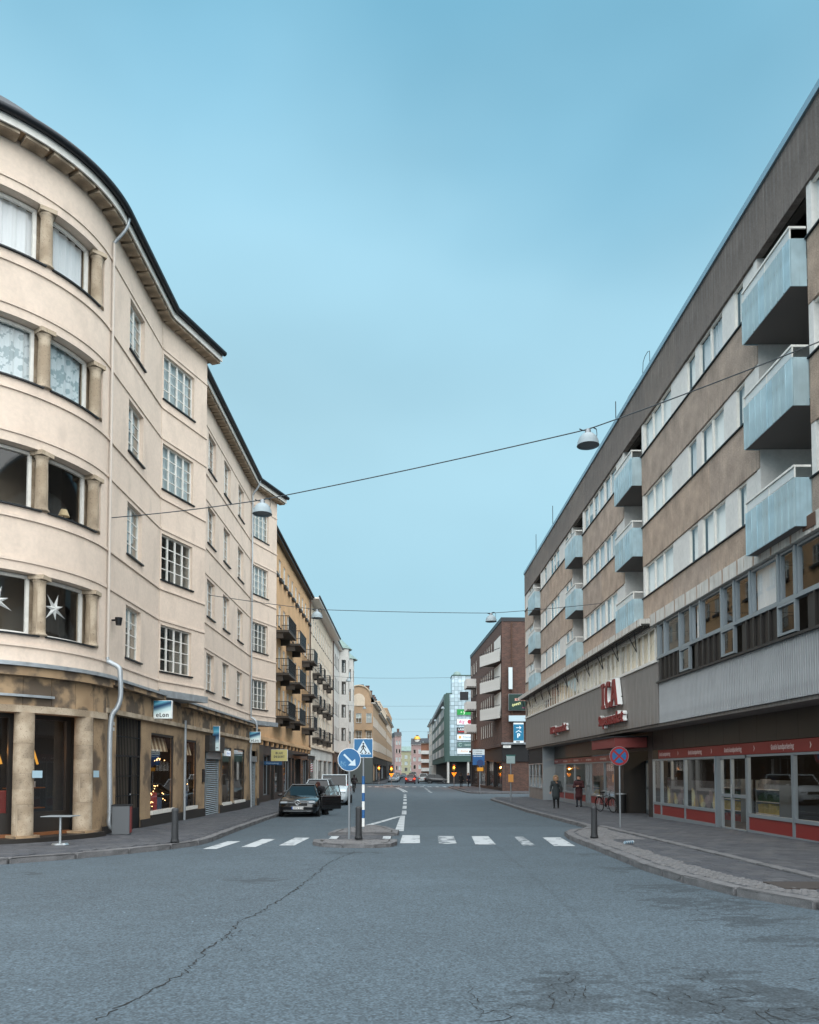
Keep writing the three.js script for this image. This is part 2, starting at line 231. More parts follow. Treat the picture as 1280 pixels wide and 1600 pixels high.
const nearMap = tex(2048, 0, (u, v, i, j) => {
  const X = AX[0] + u * (AX[1] - AX[0]), d = AD[0] + v * (AD[1] - AD[0]);
  const big = fbm(u, v, 10, 4, 201), mid = fbm(u, v, 60, 3, 203);
  let k = aggregate(i, j, 205) * (0.88 + 0.16 * big + 0.1 * mid);
  let wet = 0; for (const [sx, sd, r] of damp) { const q = Math.hypot((X - sx) / 1.5, d - sd) / r; if (q < 1.6) wet = Math.max(wet, sstep(1.0, 0.75, q + (fbm(u, v * 2, 110, 6, 207) - 0.5) * 3.6)); }
  let sd = 9; for (let q = 0; q + 1 < seam.length; q++) sd = Math.min(sd, segDist(X, d, ...seam[q], ...seam[q + 1])); if (sd < 0.1) wet = Math.max(wet, 0.4 * sstep(0.05, 0.01, sd + 0.05 * (mid - 0.5)));
  const chip = sstep(0.735, 0.77, fbm(u, v, 24, 5, 211)) * sstep(0.5, 0.62, fbm(u, v, 5, 3, 213)); wet = Math.max(wet, chip * 0.6);
  k *= 1 - 0.2 * wet; if (hash(i >> 1, j >> 1, 217) > 0.99985) k = 1.9;
  return mulc(c8(73, 85, 93), k * 0.92);
});
nearMap.wrapS = nearMap.wrapT = THREE.ClampToEdgeWrapping;
const asphaltTile = tex(512, 6, (u, v, i, j) => mulc(c8(73, 85, 93), aggregate(i, j, 205) * 0.92 * (0.88 + 0.16 * fbm(u, v, 5, 4, 221) + 0.1 * fbm(u, v, 20, 3, 223))));
const asphaltBump = tex(512, 1.3, (u, v, i, j) => 0.6 * hash(i >> 1, j >> 1, 225) + 0.4 * fbm(u, v, 60, 2, 226), false);
M.asphalt = mapped(asphaltTile, 0.82, asphaltBump, 0.006);
M.asphaltNear = mapped(nearMap, 0.82, asphaltBump, 0.006);
function sheet(xs, ds, lift = 0, uvf) {
  const pos = [], uv = [], idx = [], n = xs.length;
  for (const d of ds) for (const x of xs) { pos.push(x, gy(d) + lift, -d); uv.push(...(uvf ? uvf(x, d) : [x, d])); }
  for (let j = 0; j + 1 < ds.length; j++) for (let i = 0; i + 1 < n; i++) { const a = j * n + i; idx.push(a, a + 1, a + n + 1, a, a + n + 1, a + n); }
  const g = new THREE.BufferGeometry(); g.setAttribute('position', new THREE.Float32BufferAttribute(pos, 3)); g.setAttribute('uv', new THREE.Float32BufferAttribute(uv, 2)); g.setIndex(idx); g.computeVertexNormals(); return g;
}
const range = (a, b, s) => { const o = []; const n = Math.round((b - a) / s); for (let i = 0; i <= n; i++) o.push(a + (b - a) * i / n); return o; };
const road = struct('road', [sheet([-400, -12], [-120, 3.5, 27.5, 40, 900]), sheet([-12, 12], [-120, 3.5]), sheet([-12, 12], [27.5, 40, 900]), sheet([12, 400], [-120, 3.5, 27.5, 40, 900])], M.asphalt, 'grey asphalt street running away between the houses');
part('worn_asphalt', sheet([-12, 0, 12], [3.5, 15, 27.5], 0, (x, d) => [(x - AX[0]) / 24, (d - AD[0]) / 24]), M.asphaltNear, road);
// the open crack: a jagged dark groove lined with crumbled edges
{
  const geo = [];
  for (const l of [...crackLines, ...fine]) {
    const pts = []; for (let i = 0; i + 1 < l.length; i++) { const n = Math.max(2, Math.ceil(Math.hypot(l[i + 1][0] - l[i][0], l[i + 1][1] - l[i][1]) / 0.06)); for (let k = 0; k < n; k++) { const t = k / n; pts.push([l[i][0] + (l[i + 1][0] - l[i][0]) * t + (rnd() - 0.5) * (l.fine ? 0.03 : 0.07), l[i][1] + (l[i + 1][1] - l[i][1]) * t + (rnd() - 0.5) * 0.05]); } }
    const pos = [], idx = [];
    pts.forEach(([x, d], i) => { const q = pts[Math.min(i + 1, pts.length - 1)], o = pts[Math.max(i - 1, 0)], dx = q[0] - o[0], dd = q[1] - o[1], L = Math.hypot(dx, dd) || 1, w = l.fine ? 0.001 + 0.005 * rnd() ** 2 : 0.003 + 0.011 * rnd() ** 2, nx = -dd / L * w, nd = dx / L * w; pos.push(x + nx, gy(d) + 0.004, -(d + nd), x - nx, gy(d) + 0.004, -(d - nd)); if (i) { const a = 2 * i; idx.push(a - 2, a, a - 1, a - 1, a, a + 1); } });
    const g = new THREE.BufferGeometry(); g.setAttribute('position', new THREE.Float32BufferAttribute(pos, 3)); g.setIndex(idx); g.computeVertexNormals(); geo.push(g);
  }
  part('crack', geo.map((g) => { g.setAttribute('uv', new THREE.Float32BufferAttribute(new Float32Array(g.attributes.position.count * 2), 2)); return g; }), std(0x1d1c1b, 1), road);
  part('tar_seam', sheet([-7, 12], [78.6, 78.9], 0.004), std(0x4b4c4d, 0.7), road);
  part('tar_seam', sheet([-5, 6], [49.6, 49.72], 0.004), std(0x4b4c4d, 0.7), road);
}

// ---------- kerbs and pavements ----------
const kerbGeo = [0, 1, 2].map((k) => { const g = new RoundedBoxGeometry(1, 0.34, 0.26, 2, 0.025), p = g.attributes.position; for (let i = 0; i < p.count; i++) { p.setZ(i, p.getZ(i) + 0.012 * (hash(i, k, 301) - 0.5)); p.setY(i, p.getY(i) + 0.01 * (hash(i, k, 302) - 0.5)); } g.computeVertexNormals(); return wuv(g); });
function kerb(name, label, path, top = 0.12, len = 1.0) {           // path runs with the pavement on its left-hand side or right: stones are centred on it
  const root = new THREE.Group(); root.name = numbered(name); root.userData = { kind: 'structure', label }; scene.add(root);
  let k = 0;
  for (let i = 0; i + 1 < path.length; i++) {
    const [ax, ad] = path[i], [bx_, bd] = path[i + 1], L = Math.hypot(bx_ - ax, bd - ad), n = Math.max(1, Math.round(L / len));
    for (let q = 0; q < n; q++) {
      const t0 = q / n, t1 = (q + 1) / n, xa = ax + (bx_ - ax) * t0, da = ad + (bd - ad) * t0, xb = ax + (bx_ - ax) * t1, db = ad + (bd - ad) * t1;
      const m = new THREE.Mesh(kerbGeo[k++ % 3], M.granite); m.name = 'kerb_stone'; m.castShadow = m.receiveShadow = true;
      m.position.set((xa + xb) / 2, (gy(da) + gy(db)) / 2 + top - 0.17 + (hash(k, 1, 303) - 0.5) * 0.006, -(da + db) / 2);
      m.rotation.set(0, Math.atan2(db - da, xb - xa), 0); m.scale.x = L / n - 0.012; root.add(m);
    }
  }
  return root;
}
const leftKerb = [[-40, 11.6], [-16, 13.0], [-12, 13.6], [-10, 14.3], [-8.9, 14.9], [-7.9, 15.7], [-7.0, 16.7], [-6.3, 17.8], [-5.7, 18.9], [-5.35, 20], [-5.3, 21.2], [-5.4, 23], [-5.5, 25], [-5.75, 32], [-5.85, 38], [-5.9, 46], [-6, 60], [-6, 95], [-6.4, 101], [-7.4, 105], [-9, 108]];
const rightKerb = [[40, 5.0], [12, 6.4], [9, 7.2], [7.4, 8.2], [6.2, 9.3], [5.35, 10.2], [4.85, 11.4], [4.6, 12.8], [4.5, 14.5], [4.55, 16.5], [4.6, 18.5], [4.62, 20.5], [4.68, 22], [4.85, 23.4], [5.25, 24.5], [5.75, 25.1], [6.2, 26.2], [6.3, 27.5], [6.3, 40], [6.25, 52], [6.2, 56], [6.6, 58.2], [7.8, 59.6], [9.4, 60.2], [30, 61]];
kerb('kerb', 'granite kerb stones curving round the corner of the pale corner house', leftKerb.slice(1));
kerb('kerb', 'granite kerb stones round the pavement bulge before the supermarket', rightKerb.slice(1));
const farKerb = [[30, 72.6], [9, 72.2], [7, 72.4], [6.2, 73.4], [6, 76], [5.6, 95], [5.6, 100], [6.2, 103.5], [8, 106], [30, 107]];
kerb('kerb', 'granite kerb stones before the dark brick house', farKerb, 0.12, 1.5);
function pavement(name, label, poly, mat, lift) {
  const pieces = []; // cut at the change of slope
  for (const [lo, hi] of [[-99, 40], [40, 999]]) {
    let P = poly; for (const [lim, sgn] of [[lo, 1], [hi, -1]]) { const o = []; for (let i = 0; i < P.length; i++) { const a = P[i], b = P[(i + 1) % P.length], fa = sgn * (a[1] - lim), fb = sgn * (b[1] - lim); if (fa >= 0) o.push(a); if (fa * fb < 0) { const t = fa / (fa - fb); o.push([a[0] + (b[0] - a[0]) * t, lim]); } } P = o; if (P.length < 3) break; }
    if (P.length < 3) continue;
    const g = new THREE.ShapeGeometry(new THREE.Shape(P.map(([x, d]) => new THREE.Vector2(x, d)))), q = g.attributes.position;
    for (let i = 0; i < q.count; i++) { const x = q.getX(i), d = q.getY(i); q.setXYZ(i, x, gy(d) + lift, -d); }
    g.computeVertexNormals(); pieces.push(wuv(g));
  }
  return struct(name, pieces, mat, label);
}
const inPoly = (x, y, P) => { let c = false; for (let i = 0, j = P.length - 1; i < P.length; j = i++) if ((P[i][1] > y) !== (P[j][1] > y) && x < (P[j][0] - P[i][0]) * (y - P[i][1]) / (P[j][1] - P[i][1]) + P[i][0]) c = !c; return c; };
// small boxes without a bottom, one mesh per tone: too many and too small to tell apart singly
function laid(parent, name, poly, sx, sd, x0, x1, d0, d1, top, mats, bond = 0.5, hgt = 0.05, gap = 0.008, jit = 0.004) {
  const P = mats.map(() => []), N = mats.map(() => []), UV = mats.map(() => []); let row = 0;
  for (let d = d0; d < d1; d += sd, row++) for (let x = x0 + (row % 2) * bond * sx; x < x1; x += sx) {
    const a = x + gap / 2, b = x + sx - gap / 2, c = d + gap / 2, e = d + sd - gap / 2;
    if (![[a, c], [b, c], [a, e], [b, e]].every(([p, q]) => inPoly(p, q, poly))) continue;
    const k = Math.floor(hash(row, Math.round(x * 50), 311) * mats.length), h = top + (hash(row, Math.round(x * 50), 312) - 0.5) * jit, t = (hash(row, Math.round(x * 50), 313) - 0.5) * jit, y = (dd, o) => gy(dd) + h + o, bev = 0.006;
    const q = (v, n) => { for (const i of [0, 1, 2, 0, 2, 3]) { P[k].push(...v[i]); N[k].push(...n); UV[k].push(v[i][0] + 3 * hash(row, 7, 314), v[i][2] + v[i][1]); } };
    q([[a + bev, y(c, t), -c - bev], [b - bev, y(c, -t), -c - bev], [b - bev, y(e, -t), -e + bev], [a + bev, y(e, t), -e + bev]], [0, 1, 0]);
    q([[a, y(c, t) - 0.012, -c], [b, y(c, -t) - 0.012, -c], [b - bev, y(c, -t), -c - bev], [a + bev, y(c, t), -c - bev]], [0, 0.7, 0.7]);
    q([[a, y(e, t) - 0.012, -e], [a, y(c, t) - 0.012, -c], [a + bev, y(c, t), -c - bev], [a + bev, y(e, t), -e + bev]], [-0.7, 0.7, 0]);
    q([[b, y(c, -t) - 0.012, -c], [b, y(e, -t) - 0.012, -e], [b - bev, y(e, -t), -e + bev], [b - bev, y(c, -t), -c - bev]], [0.7, 0.7, 0]);
    q([[a, y(c, t) - hgt, -c], [b, y(c, -t) - hgt, -c], [b, y(c, -t) - 0.012, -c], [a, y(c, t) - 0.012, -c]], [0, 0, 1]);
  }
  mats.forEach((m, k) => { if (!P[k].length) return; const g = new THREE.BufferGeometry(); g.setAttribute('position', new THREE.Float32BufferAttribute(P[k], 3)); g.setAttribute('normal', new THREE.Float32BufferAttribute(N[k], 3)); g.setAttribute('uv', new THREE.Float32BufferAttribute(UV[k], 2)); const o = part(name, g, m, parent); o.userData.kind = 'stuff'; });
}
const leftPoly = [...leftKerb, [-20, 108], [-20, 30], [-40, 30]];
const leftPave = pavement('pavement', 'pavement of worn grey slabs before the pale corner house', leftPoly, M.slabs[2], 0.095);
const inset = (path, k) => path.map(([x, d], i) => { const a = path[Math.max(0, i - 1)], b = path[Math.min(path.length - 1, i + 1)], L = Math.hypot(b[0] - a[0], b[1] - a[1]); return [x - (b[1] - a[1]) / L * k, d + (b[0] - a[0]) / L * k]; });
const leftIn = [...inset(leftKerb, 0.15), [-20, 108], [-20, 30], [-40, 30]];
laid(leftPave, 'paving_slabs', leftIn, 0.35, 0.35, -16, -5, 12.5, 50, 0.115, M.slabs);
laid(leftPave, 'paving_slabs', leftIn, 0.7, 0.7, -10, -5.5, 50, 104, 0.115, M.slabs);
const rightPoly = [...rightKerb, [30, 61], [40, 61]];
const rightPave = pavement('pavement', 'pavement of grey slabs and setts before the supermarket', rightPoly, M.slabs[2], 0.104);
const rightIn = [...inset(rightKerb, -0.15), [30, 61], [40, 61]];
// band of setts along the bulging kerb, then slabs, the old flush kerb line and the footway of slabs
const bulge = inset(rightKerb, -0.15).slice(2, 17), bulgeIn = inset(rightKerb, -0.75).slice(2, 17);
const settBand = [...bulge, ...bulgeIn.slice().reverse()];
laid(rightPave, 'setts', settBand, 0.11, 0.11, 4, 12, 6, 26.5, 0.118, [M.sett, M.granite], 0.5, 0.05, 0.016, 0.014);
laid(rightPave, 'setts', [[4.8, 20.6], [6.3, 20.6], [6.3, 25], [5.4, 24.4], [4.95, 23]], 0.11, 0.11, 4.6, 6.4, 20.6, 25, 0.119, [M.sett, M.granite], 0.5, 0.05, 0.016, 0.014);
const slabZone = [...bulgeIn.slice(2, 11), [5.3, 20.6], [6.4, 20.6], [6.35, 9.6]];
laid(rightPave, 'paving_slabs', slabZone, 0.35, 0.35, 4.6, 6.5, 8, 20.6, 0.115, M.slabs);
laid(rightPave, 'paving_slabs', [[6.72, 8], [11, 8], [11, 60], [6.72, 60]], 0.35, 0.35, 6.72, 11, 8, 60, 0.115, M.slabs);
kerb('kerb', 'flush row of old kerb stones inside the supermarket pavement', [[6.56, 8.6], [6.55, 26.4]], 0.13, 1.0);
const brickPave = pavement('pavement', 'pavement before the dark brick house', [...farKerb, [30, 107]], M.joint, 0.07);
laid(brickPave, 'paving_slabs', [...inset(farKerb, -0.2), [30, 107]], 0.7, 0.7, 5.5, 14, 72, 106, 0.115, M.slabs);
pavement('pavement', 'far pavement along the green and glass-block house', [[5.4, 128], [40, 128], [40, 330], [5.4, 330]], M.slabs[0], 0.1);
pavement('pavement', 'far pavement along the beige houses', [[-40, 128], [-3.2, 128], [-3.2, 330], [-40, 330]], M.slabs[1], 0.1);
// a manhole cover of rusty iron in the bulge
{ const [x, d] = [5.9, 11.6]; const m = struct('manhole_cover', [bx(-0.5, 0.5, -0.03, 0, -0.35, 0.35)], std(0x3a3330, 0.85), 'worn iron cover plate among the setts'); m.position.set(x, gy(d) + 0.127, -d); }

// ---------- painted markings ----------
M.paint = new THREE.MeshStandardMaterial({ map: tex(512, 1.6, (u, v, i, j) => { const w = sstep(0.6, 0.72, fbm(u, v, 10, 6, 321)), s = hash(i, j, 322); return mixc(mulc(c8(184, 188, 190), 0.9 + 0.1 * s), c8(100, 106, 110), w * 0.85 + (s > 0.93 ? 0.25 : 0)); }), roughness: 0.75, bumpMap: grain, bumpScale: 0.002 });
M.paintWorn = new THREE.MeshStandardMaterial({ map: tex(512, 1.6, (u, v, i, j) => { const w = sstep(0.42, 0.58, fbm(u, v, 8, 6, 325)), s = hash(i, j, 326); return mixc(mulc(c8(176, 180, 182), 0.9 + 0.1 * s), c8(92, 99, 104), w * 0.9); }), roughness: 0.78 });
const markings = new THREE.Group(); markings.name = 'road_markings'; markings.userData = { kind: 'structure', label: 'white painted markings on the asphalt' }; scene.add(markings);
function quadMark(name, p, m = M.paint, lift = 0.005) {              // p: four corners [x, d]
  const pos = [], uv = [], n = 6, idx = [];
  for (let j = 0; j <= n; j++) for (const [a, b] of [[p[0], p[3]], [p[1], p[2]]]) { const t = j / n, x = a[0] + (b[0] - a[0]) * t, d = a[1] + (b[1] - a[1]) * t; pos.push(x, gy(d) + lift, -d); uv.push(x + p[0][0] * 3.1, d); }
  for (let j = 0; j < n; j++) { const a = 2 * j; idx.push(a, a + 1, a + 3, a, a + 3, a + 2); }
  const g = new THREE.BufferGeometry(); g.setAttribute('position', new THREE.Float32BufferAttribute(pos, 3)); g.setAttribute('uv', new THREE.Float32BufferAttribute(uv, 2)); g.setIndex(idx); g.computeVertexNormals();
  return part(name, g, m, markings);
}
const stripes = [[[317, 1327], [338, 1327], [376, 1315], [356, 1315], 0], [[377, 1324], [399, 1324], [431, 1311.5], [410, 1311.5], 0], [[436, 1321.5], [460, 1321.5], [484, 1309.5], [461, 1309.5], 0],
  [[625, 1318], [656.5, 1318], [656, 1305.5], [629, 1305.5], 0], [[686, 1319], [714, 1319], [709, 1306.5], [684, 1306.5], 1], [[743, 1320], [775, 1320], [763, 1307], [737, 1307], 0], [[817, 1321.5], [837, 1321.5], [818, 1308], [804, 1308], 1], [[866, 1322.5], [899, 1322.5], [876, 1309], [848, 1309], 0]];
for (const [a, b, c, d, w] of stripes) quadMark('zebra_stripe', [a, b, c, d].map(([x, y]) => G(x, y)), w ? M.paintWorn : M.paint);
quadMark('edge_line', [G(617, 1299), G(631, 1299), G(633, 1275), G(626, 1275)]);
quadMark('edge_line', [[-1.95, 25.6], [-1.7, 25.6], [-0.12, 35.6], [-0.34, 35.6]]);
for (const [y0, y1] of [[1273, 1267], [1264, 1259.5], [1257, 1253.5], [1251.5, 1249], [1247, 1245], [1243.4, 1242]]) { const xo = (y) => 631.5 + 1.5 * sstep(1275, 1250, y), w = (y) => (y - 1205) * 0.055; quadMark('centre_dash', [G(xo(y0) - w(y0), y0), G(xo(y0) + w(y0), y0), G(xo(y1) + w(y1), y1), G(xo(y1) - w(y1), y1)]); }
for (const k of [0, 0.28]) { const q = [[-0.05, 78], [-0.5, 88], [-1.15, 99]]; for (let i = 0; i < 2; i++) quadMark('centre_line', [[q[i][0] + k - 0.09, q[i][1]], [q[i][0] + k + 0.09, q[i][1]], [q[i + 1][0] + k + 0.09, q[i + 1][1]], [q[i + 1][0] + k - 0.09, q[i + 1][1]]]); }
for (const [x, d] of [[2.6, 92], [2.6, 84], [2.6, 76], [2.9, 112]]) quadMark('lane_line', [[x - 0.1, d], [x + 0.1, d], [x + 0.1 - 0.2, d + 6], [x - 0.1 - 0.2, d + 6]], M.paintWorn);
for (let i = 0; i < 12; i++) quadMark('zebra_stripe', [[-5 + i, 103], [-4.5 + i, 103], [-4.5 + i, 106.5], [-5 + i, 106.5]], M.paintWorn);

// ---------- traffic island ----------
{
  const isl = new THREE.Group(); isl.name = 'traffic_island'; isl.userData = { kind: 'structure', label: 'kerbed traffic island with cobbled ends in the crossing' }; scene.add(isl);
  const dNear = 19.35, nose = [[-2.32, 20.9], [-2.25, 20.1], [-1.98, 19.6], [-1.5, 19.36], [-0.75, 19.33], [-0.42, 19.55], [-0.3, 20.1], [-0.3, 20.9]], tail = [[-0.3, 23.5], [-0.28, 24.6], [-0.75, 26.6], [-1.1, 27.4], [-1.5, 26.8], [-2.05, 25], [-2.2, 23.5]];
  const ring = (P) => { const stones = []; for (let i = 0; i + 1 < P.length; i++) stones.push([P[i], P[i + 1]]); return stones; };
  const stone = ([a, b]) => { const L = Math.hypot(b[0] - a[0], b[1] - a[1]), m = new THREE.Mesh(kerbGeo[isl.children.length % 3], M.granite); m.name = 'kerb_stone'; m.castShadow = m.receiveShadow = true; m.scale.set(L + 0.03, 0.75, 0.75); m.position.set((a[0] + b[0]) / 2, gy((a[1] + b[1]) / 2) - 0.04 + 0.002 * (isl.children.length % 3), -(a[1] + b[1]) / 2); m.rotation.y = Math.atan2(b[1] - a[1], b[0] - a[0]); isl.add(m); };
  for (const P of [nose, tail]) { ring([...P, P[0]]).forEach(stone); }
  const fill = (P, lift, m, name) => { const g = new THREE.ShapeGeometry(new THREE.Shape(P.map(([x, d]) => new THREE.Vector2(x, d)))), q = g.attributes.position; for (let i = 0; i < q.count; i++) q.setXYZ(i, q.getX(i), gy(q.getY(i)) + lift, -q.getY(i)); g.computeVertexNormals(); part(name, wuv(g), m, isl); };
  fill(nose, 0.07, M.joint, 'bedding'); fill(tail, 0.07, M.joint, 'bedding');
  fill([[-2.2, 20.98], [-0.38, 20.98], [-0.38, 23.42], [-2.1, 23.42]], 0.012, M.slabs[2], 'crossing_pavers');
  const shrink = (P, k) => { const cx = P.reduce((s, p) => s + p[0], 0) / P.length, cd = P.reduce((s, p) => s + p[1], 0) / P.length; return P.map(([x, d]) => [cx + (x - cx) * k, cd + (d - cd) * k]); };
  laid(isl, 'cobbles', shrink(nose, 0.87), 0.12, 0.12, -2.4, 0, 19, 21, 0.095, [M.sett, M.granite], 0.5, 0.05, 0.016, 0.014);
  laid(isl, 'cobbles', shrink(tail, 0.87), 0.12, 0.12, -2.4, 0, 23, 28, 0.095, [M.sett, M.granite], 0.5, 0.05, 0.016, 0.014);
  laid(isl, 'crossing_pavers', [[-2.2, 20.98], [-0.38, 20.98], [-0.38, 23.42], [-2.1, 23.42]], 0.35, 0.35, -2.2, -0.3, 21, 23.5, 0.03, M.slabs, 0.5, 0.02);
  for (const x of [-2.1, -0.62]) part('white_block', bx(x, x + 0.22, 0.033, 0.04, -22.6, -21.2), M.paint, isl).position.y = gy(22) ;
}

// ---------- the pale corner house ----------
const lamps = [];                                              // small lit things add their light here
function lightAt(parent, color, intensity, x, y, z) { const l = new THREE.PointLight(color, intensity); l.castShadow = true; l.shadow.radius = 3; l.position.set(x, y, z); parent.add(l); return l; }
const corner = thing('corner_house', 'pale plastered corner house with a round bay and stone columns', 'building', [-8.52, 0, -24], Math.PI / 2);
const RB = 4.25, BX = -1.8, BZ = -4.25, tp = (deg) => -RB * deg * R;
function bend(g) {
  const p = g.attributes.position, n = g.attributes.normal;
  for (let i = 0; i < p.count; i++) { const a = p.getX(i) / RB, r = RB + p.getZ(i), s = Math.sin(a), c = Math.cos(a), nx = n.getX(i), nz = n.getZ(i); p.setX(i, BX + r * s); p.setZ(i, BZ + r * c); n.setX(i, nx * c + nz * s); n.setZ(i, -nx * s + nz * c); }
  return g;
}
const bent = (d0, d1, y0, y1, z0, z1, open = [], step = 0.12) => bend(gridWall(tp(d1), tp(d0), y0, y1, open, z1 - z0, step).translate(0, 0, z1));
const bayF = (deg) => { const a = -deg * R; return fr(BX + RB * Math.sin(a), BZ + RB * Math.cos(a), a); };
const sills = [5.14, 8.34, 11.54, 14.74], WH = 1.62, TOP = 17.55, A18 = 18.5 * R;
const FB = fr(3.05, 0.012, -A18), FD = fr(19.1, 0.012, -A18), LB = 2.8, LD = 2.97;
{
  const op = [[3.06, 5.4, 4.6, 17.5], [19.11, 21.7, 4.6, 17.5]];
  for (const s of sills) for (const [a, b] of [[-0.16, 1.2], [9.57, 10.94], [12.55, 13.9], [15.7, 17.05]]) op.push([a, b, s, s + WH]);
  part('wall', gridWall(-1.8, 22, 4.25, TOP, op, 0.35), M.stucco, corner);
  for (const [f, L] of [[FB, LB], [FD, LD]]) {
    put(part('bay_wall', gridWall(0, L, 4.5, TOP, sills.map((s) => [0.08, 1.95, s, s + WH]), 0.3), M.stucco, corner), f, 0, 0, 0);
    put(part('bay_wall', bx(L * Math.cos(A18) - 0.3, L * Math.cos(A18) - 0.005, 4.5, TOP, -0.02, L * Math.sin(A18) - 0.1), M.stucco, corner), fr(f.x, 0), 0, 0, 0);
    const sh = new THREE.Shape([[0, 0], [L * Math.cos(A18), 0], [L * Math.cos(A18) + 0.06, -L * Math.sin(A18) - 0.12], [-0.1, -0.06]].map((p) => new THREE.Vector2(...p)));
    const g = new THREE.ExtrudeGeometry(sh, { depth: 0.24, bevelEnabled: false }); g.rotateX(-Math.PI / 2); put(part('bay_soffit', wuv(g), M.zinc, corner), fr(f.x, 0), 0, 4.24, 0.03);
    for (const s of sills) win(corner, f, 0.08, 1.95, s, s + WH, { cols: 4, rows: 4, inset: 0.13, sill: 0.06, fw: 0.05, mull: 0.07, mw: 0.03, gm: M.oldGlass, ...(s > 8.5 ? { blind: 0.98, cloth: 1 } : {}) });
  }
  const cur = [[0.35, 1], [0.9, 1], [0, 0], [0.6, 1], [0.98, 1], [0, 0]];
  sills.forEach((s, k) => [[-0.16, 1.2], [9.57, 10.94], [12.55, 13.9], [15.7, 17.05]].forEach(([a, b], q) => { const c = cur[(k * 3 + q * 2) % 6]; win(corner, F0, a, b, s, s + WH, { cols: 2, rows: 4, inset: 0.16, sill: 0.07, fw: 0.06, mull: 0.1, mw: 0.03, gm: M.oldGlass, blind: c[0], cloth: c[1] }); }));
  // round bay
  part('bay_front', bent(0, 90, 4.25, TOP, -0.35, 0, sills.map((s) => [tp(86), tp(5.5), s - 0.06, s + 1.5])), M.stucco, corner);
  const cols = [8, 33.5, 59, 84];
  const colProfile = [[0.0, 0], [0.2, 0], [0.2, 0.07], [0.165, 0.1], [0.16, 0.2], [0.155, 0.8], [0.145, 1.34], [0.16, 1.36], [0.16, 1.4], [0.2, 1.45], [0.0, 1.45]].map((p) => new THREE.Vector2(...p));
  const colGeo = merge([clean(new THREE.LatheGeometry(colProfile, 20)), clean(bx(-0.21, 0.21, 1.45, 1.56, -0.2, 0.2))]);
  { const p = colGeo.attributes.position, uv = colGeo.attributes.uv; for (let i = 0; i < p.count; i++) uv.setXY(i, Math.atan2(p.getX(i), p.getZ(i)) * 0.16 + 0.7, p.getY(i)); }
  sills.forEach((s, k) => {
    for (const c of cols) { const f = bayF(c), o = part('column', colGeo, M.travertine, corner); put(o, f, 0, s - 0.06, -0.13); o.rotation.y += k * 1.3 + c; }
    for (const c of cols.slice(0, 4)) part('reveal', bent(c - 2.6, c + 2.6, s - 0.05, s + 1.49, -0.46, -0.34), M.travertine, corner);
    for (let i = 0; i < 3; i++) {
      const a = cols[i] + 2.7, b = cols[i + 1] - 2.7, y0 = s - 0.04, y1 = s + 1.48;
      const w = part('window', bent(a, b, y0, y1, -0.36, -0.28, [[tp(b) + 0.09, tp(a) - 0.09, y0 + 0.08, y1 - 0.08]]), M.whiteFrame, corner);
      part('pane', bend(new THREE.PlaneGeometry(tp(a) - tp(b) - 0.18, 1.36, 12, 1).translate((tp(a) + tp(b)) / 2, (y0 + y1) / 2, -0.33)), M.glass, w);
      part('sill', bent(a - 1.5, b + 1.5, s - 0.09, s - 0.055, -0.3, 0.07), M.gutter, w);
      if (k === 2 || k === 3) { const g = new THREE.PlaneGeometry(tp(a) - tp(b), 1.5, 48, 2).translate((tp(a) + tp(b)) / 2, (y0 + y1) / 2, -0.14), p = g.attributes.position; for (let q = 0; q < p.count; q++) p.setZ(q, -0.48 + 0.025 * Math.sin(p.getX(q) * 19 + i) + 0.012 * Math.sin(p.getX(q) * 47)); g.computeVertexNormals(); part('curtain', bend(wuv(g)), k === 2 ? M.lace : M.curtain, w); }
    }
    part('floor_slab', [clean(new THREE.CylinderGeometry(3.85, 3.85, 0.3, 40).translate(BX, s - 0.95, BZ))], M.roomLight, corner);
  });
  part('bay_core', clean(new THREE.CylinderGeometry(2.3, 2.3, 13.6, 32).translate(BX, 10.9, BZ)), M.roomLight, corner);
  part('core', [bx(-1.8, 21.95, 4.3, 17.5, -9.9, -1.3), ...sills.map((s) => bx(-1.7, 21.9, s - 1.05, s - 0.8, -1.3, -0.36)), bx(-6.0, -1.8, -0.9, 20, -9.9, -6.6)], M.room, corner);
  part('end_wall', [bx(-6.05, -5.75, -0.9, TOP, -10, -4.25), bx(21.7, 22, -0.9, TOP, -10, -0.36)], M.stucco, corner);
  // string courses
  for (const s of sills) for (const [y, h, z] of [[s - 0.38, 0.07, 0.045], [s + WH + 0.12, 0.09, 0.035]]) {
    part('string_course', bent(0, 90, y, y + h, 0.003, z), M.stucco, corner);
    part('string_course', rbx(-1.8, 3.02, y, y + h, 0.003, z, 0.012), M.stucco, corner);
    part('string_course', rbx(5.74, 19.06, y, y + h, 0.003, z, 0.012), M.stucco, corner);
    put(part('string_course', rbx(0, LB, y, y + h, 0.003, z, 0.012), M.stucco, corner), FB, 0, 0, 0);
    put(part('string_course', rbx(0, LD, y, y + h, 0.003, z, 0.012), M.stucco, corner), FD, 0, 0, 0);
  }
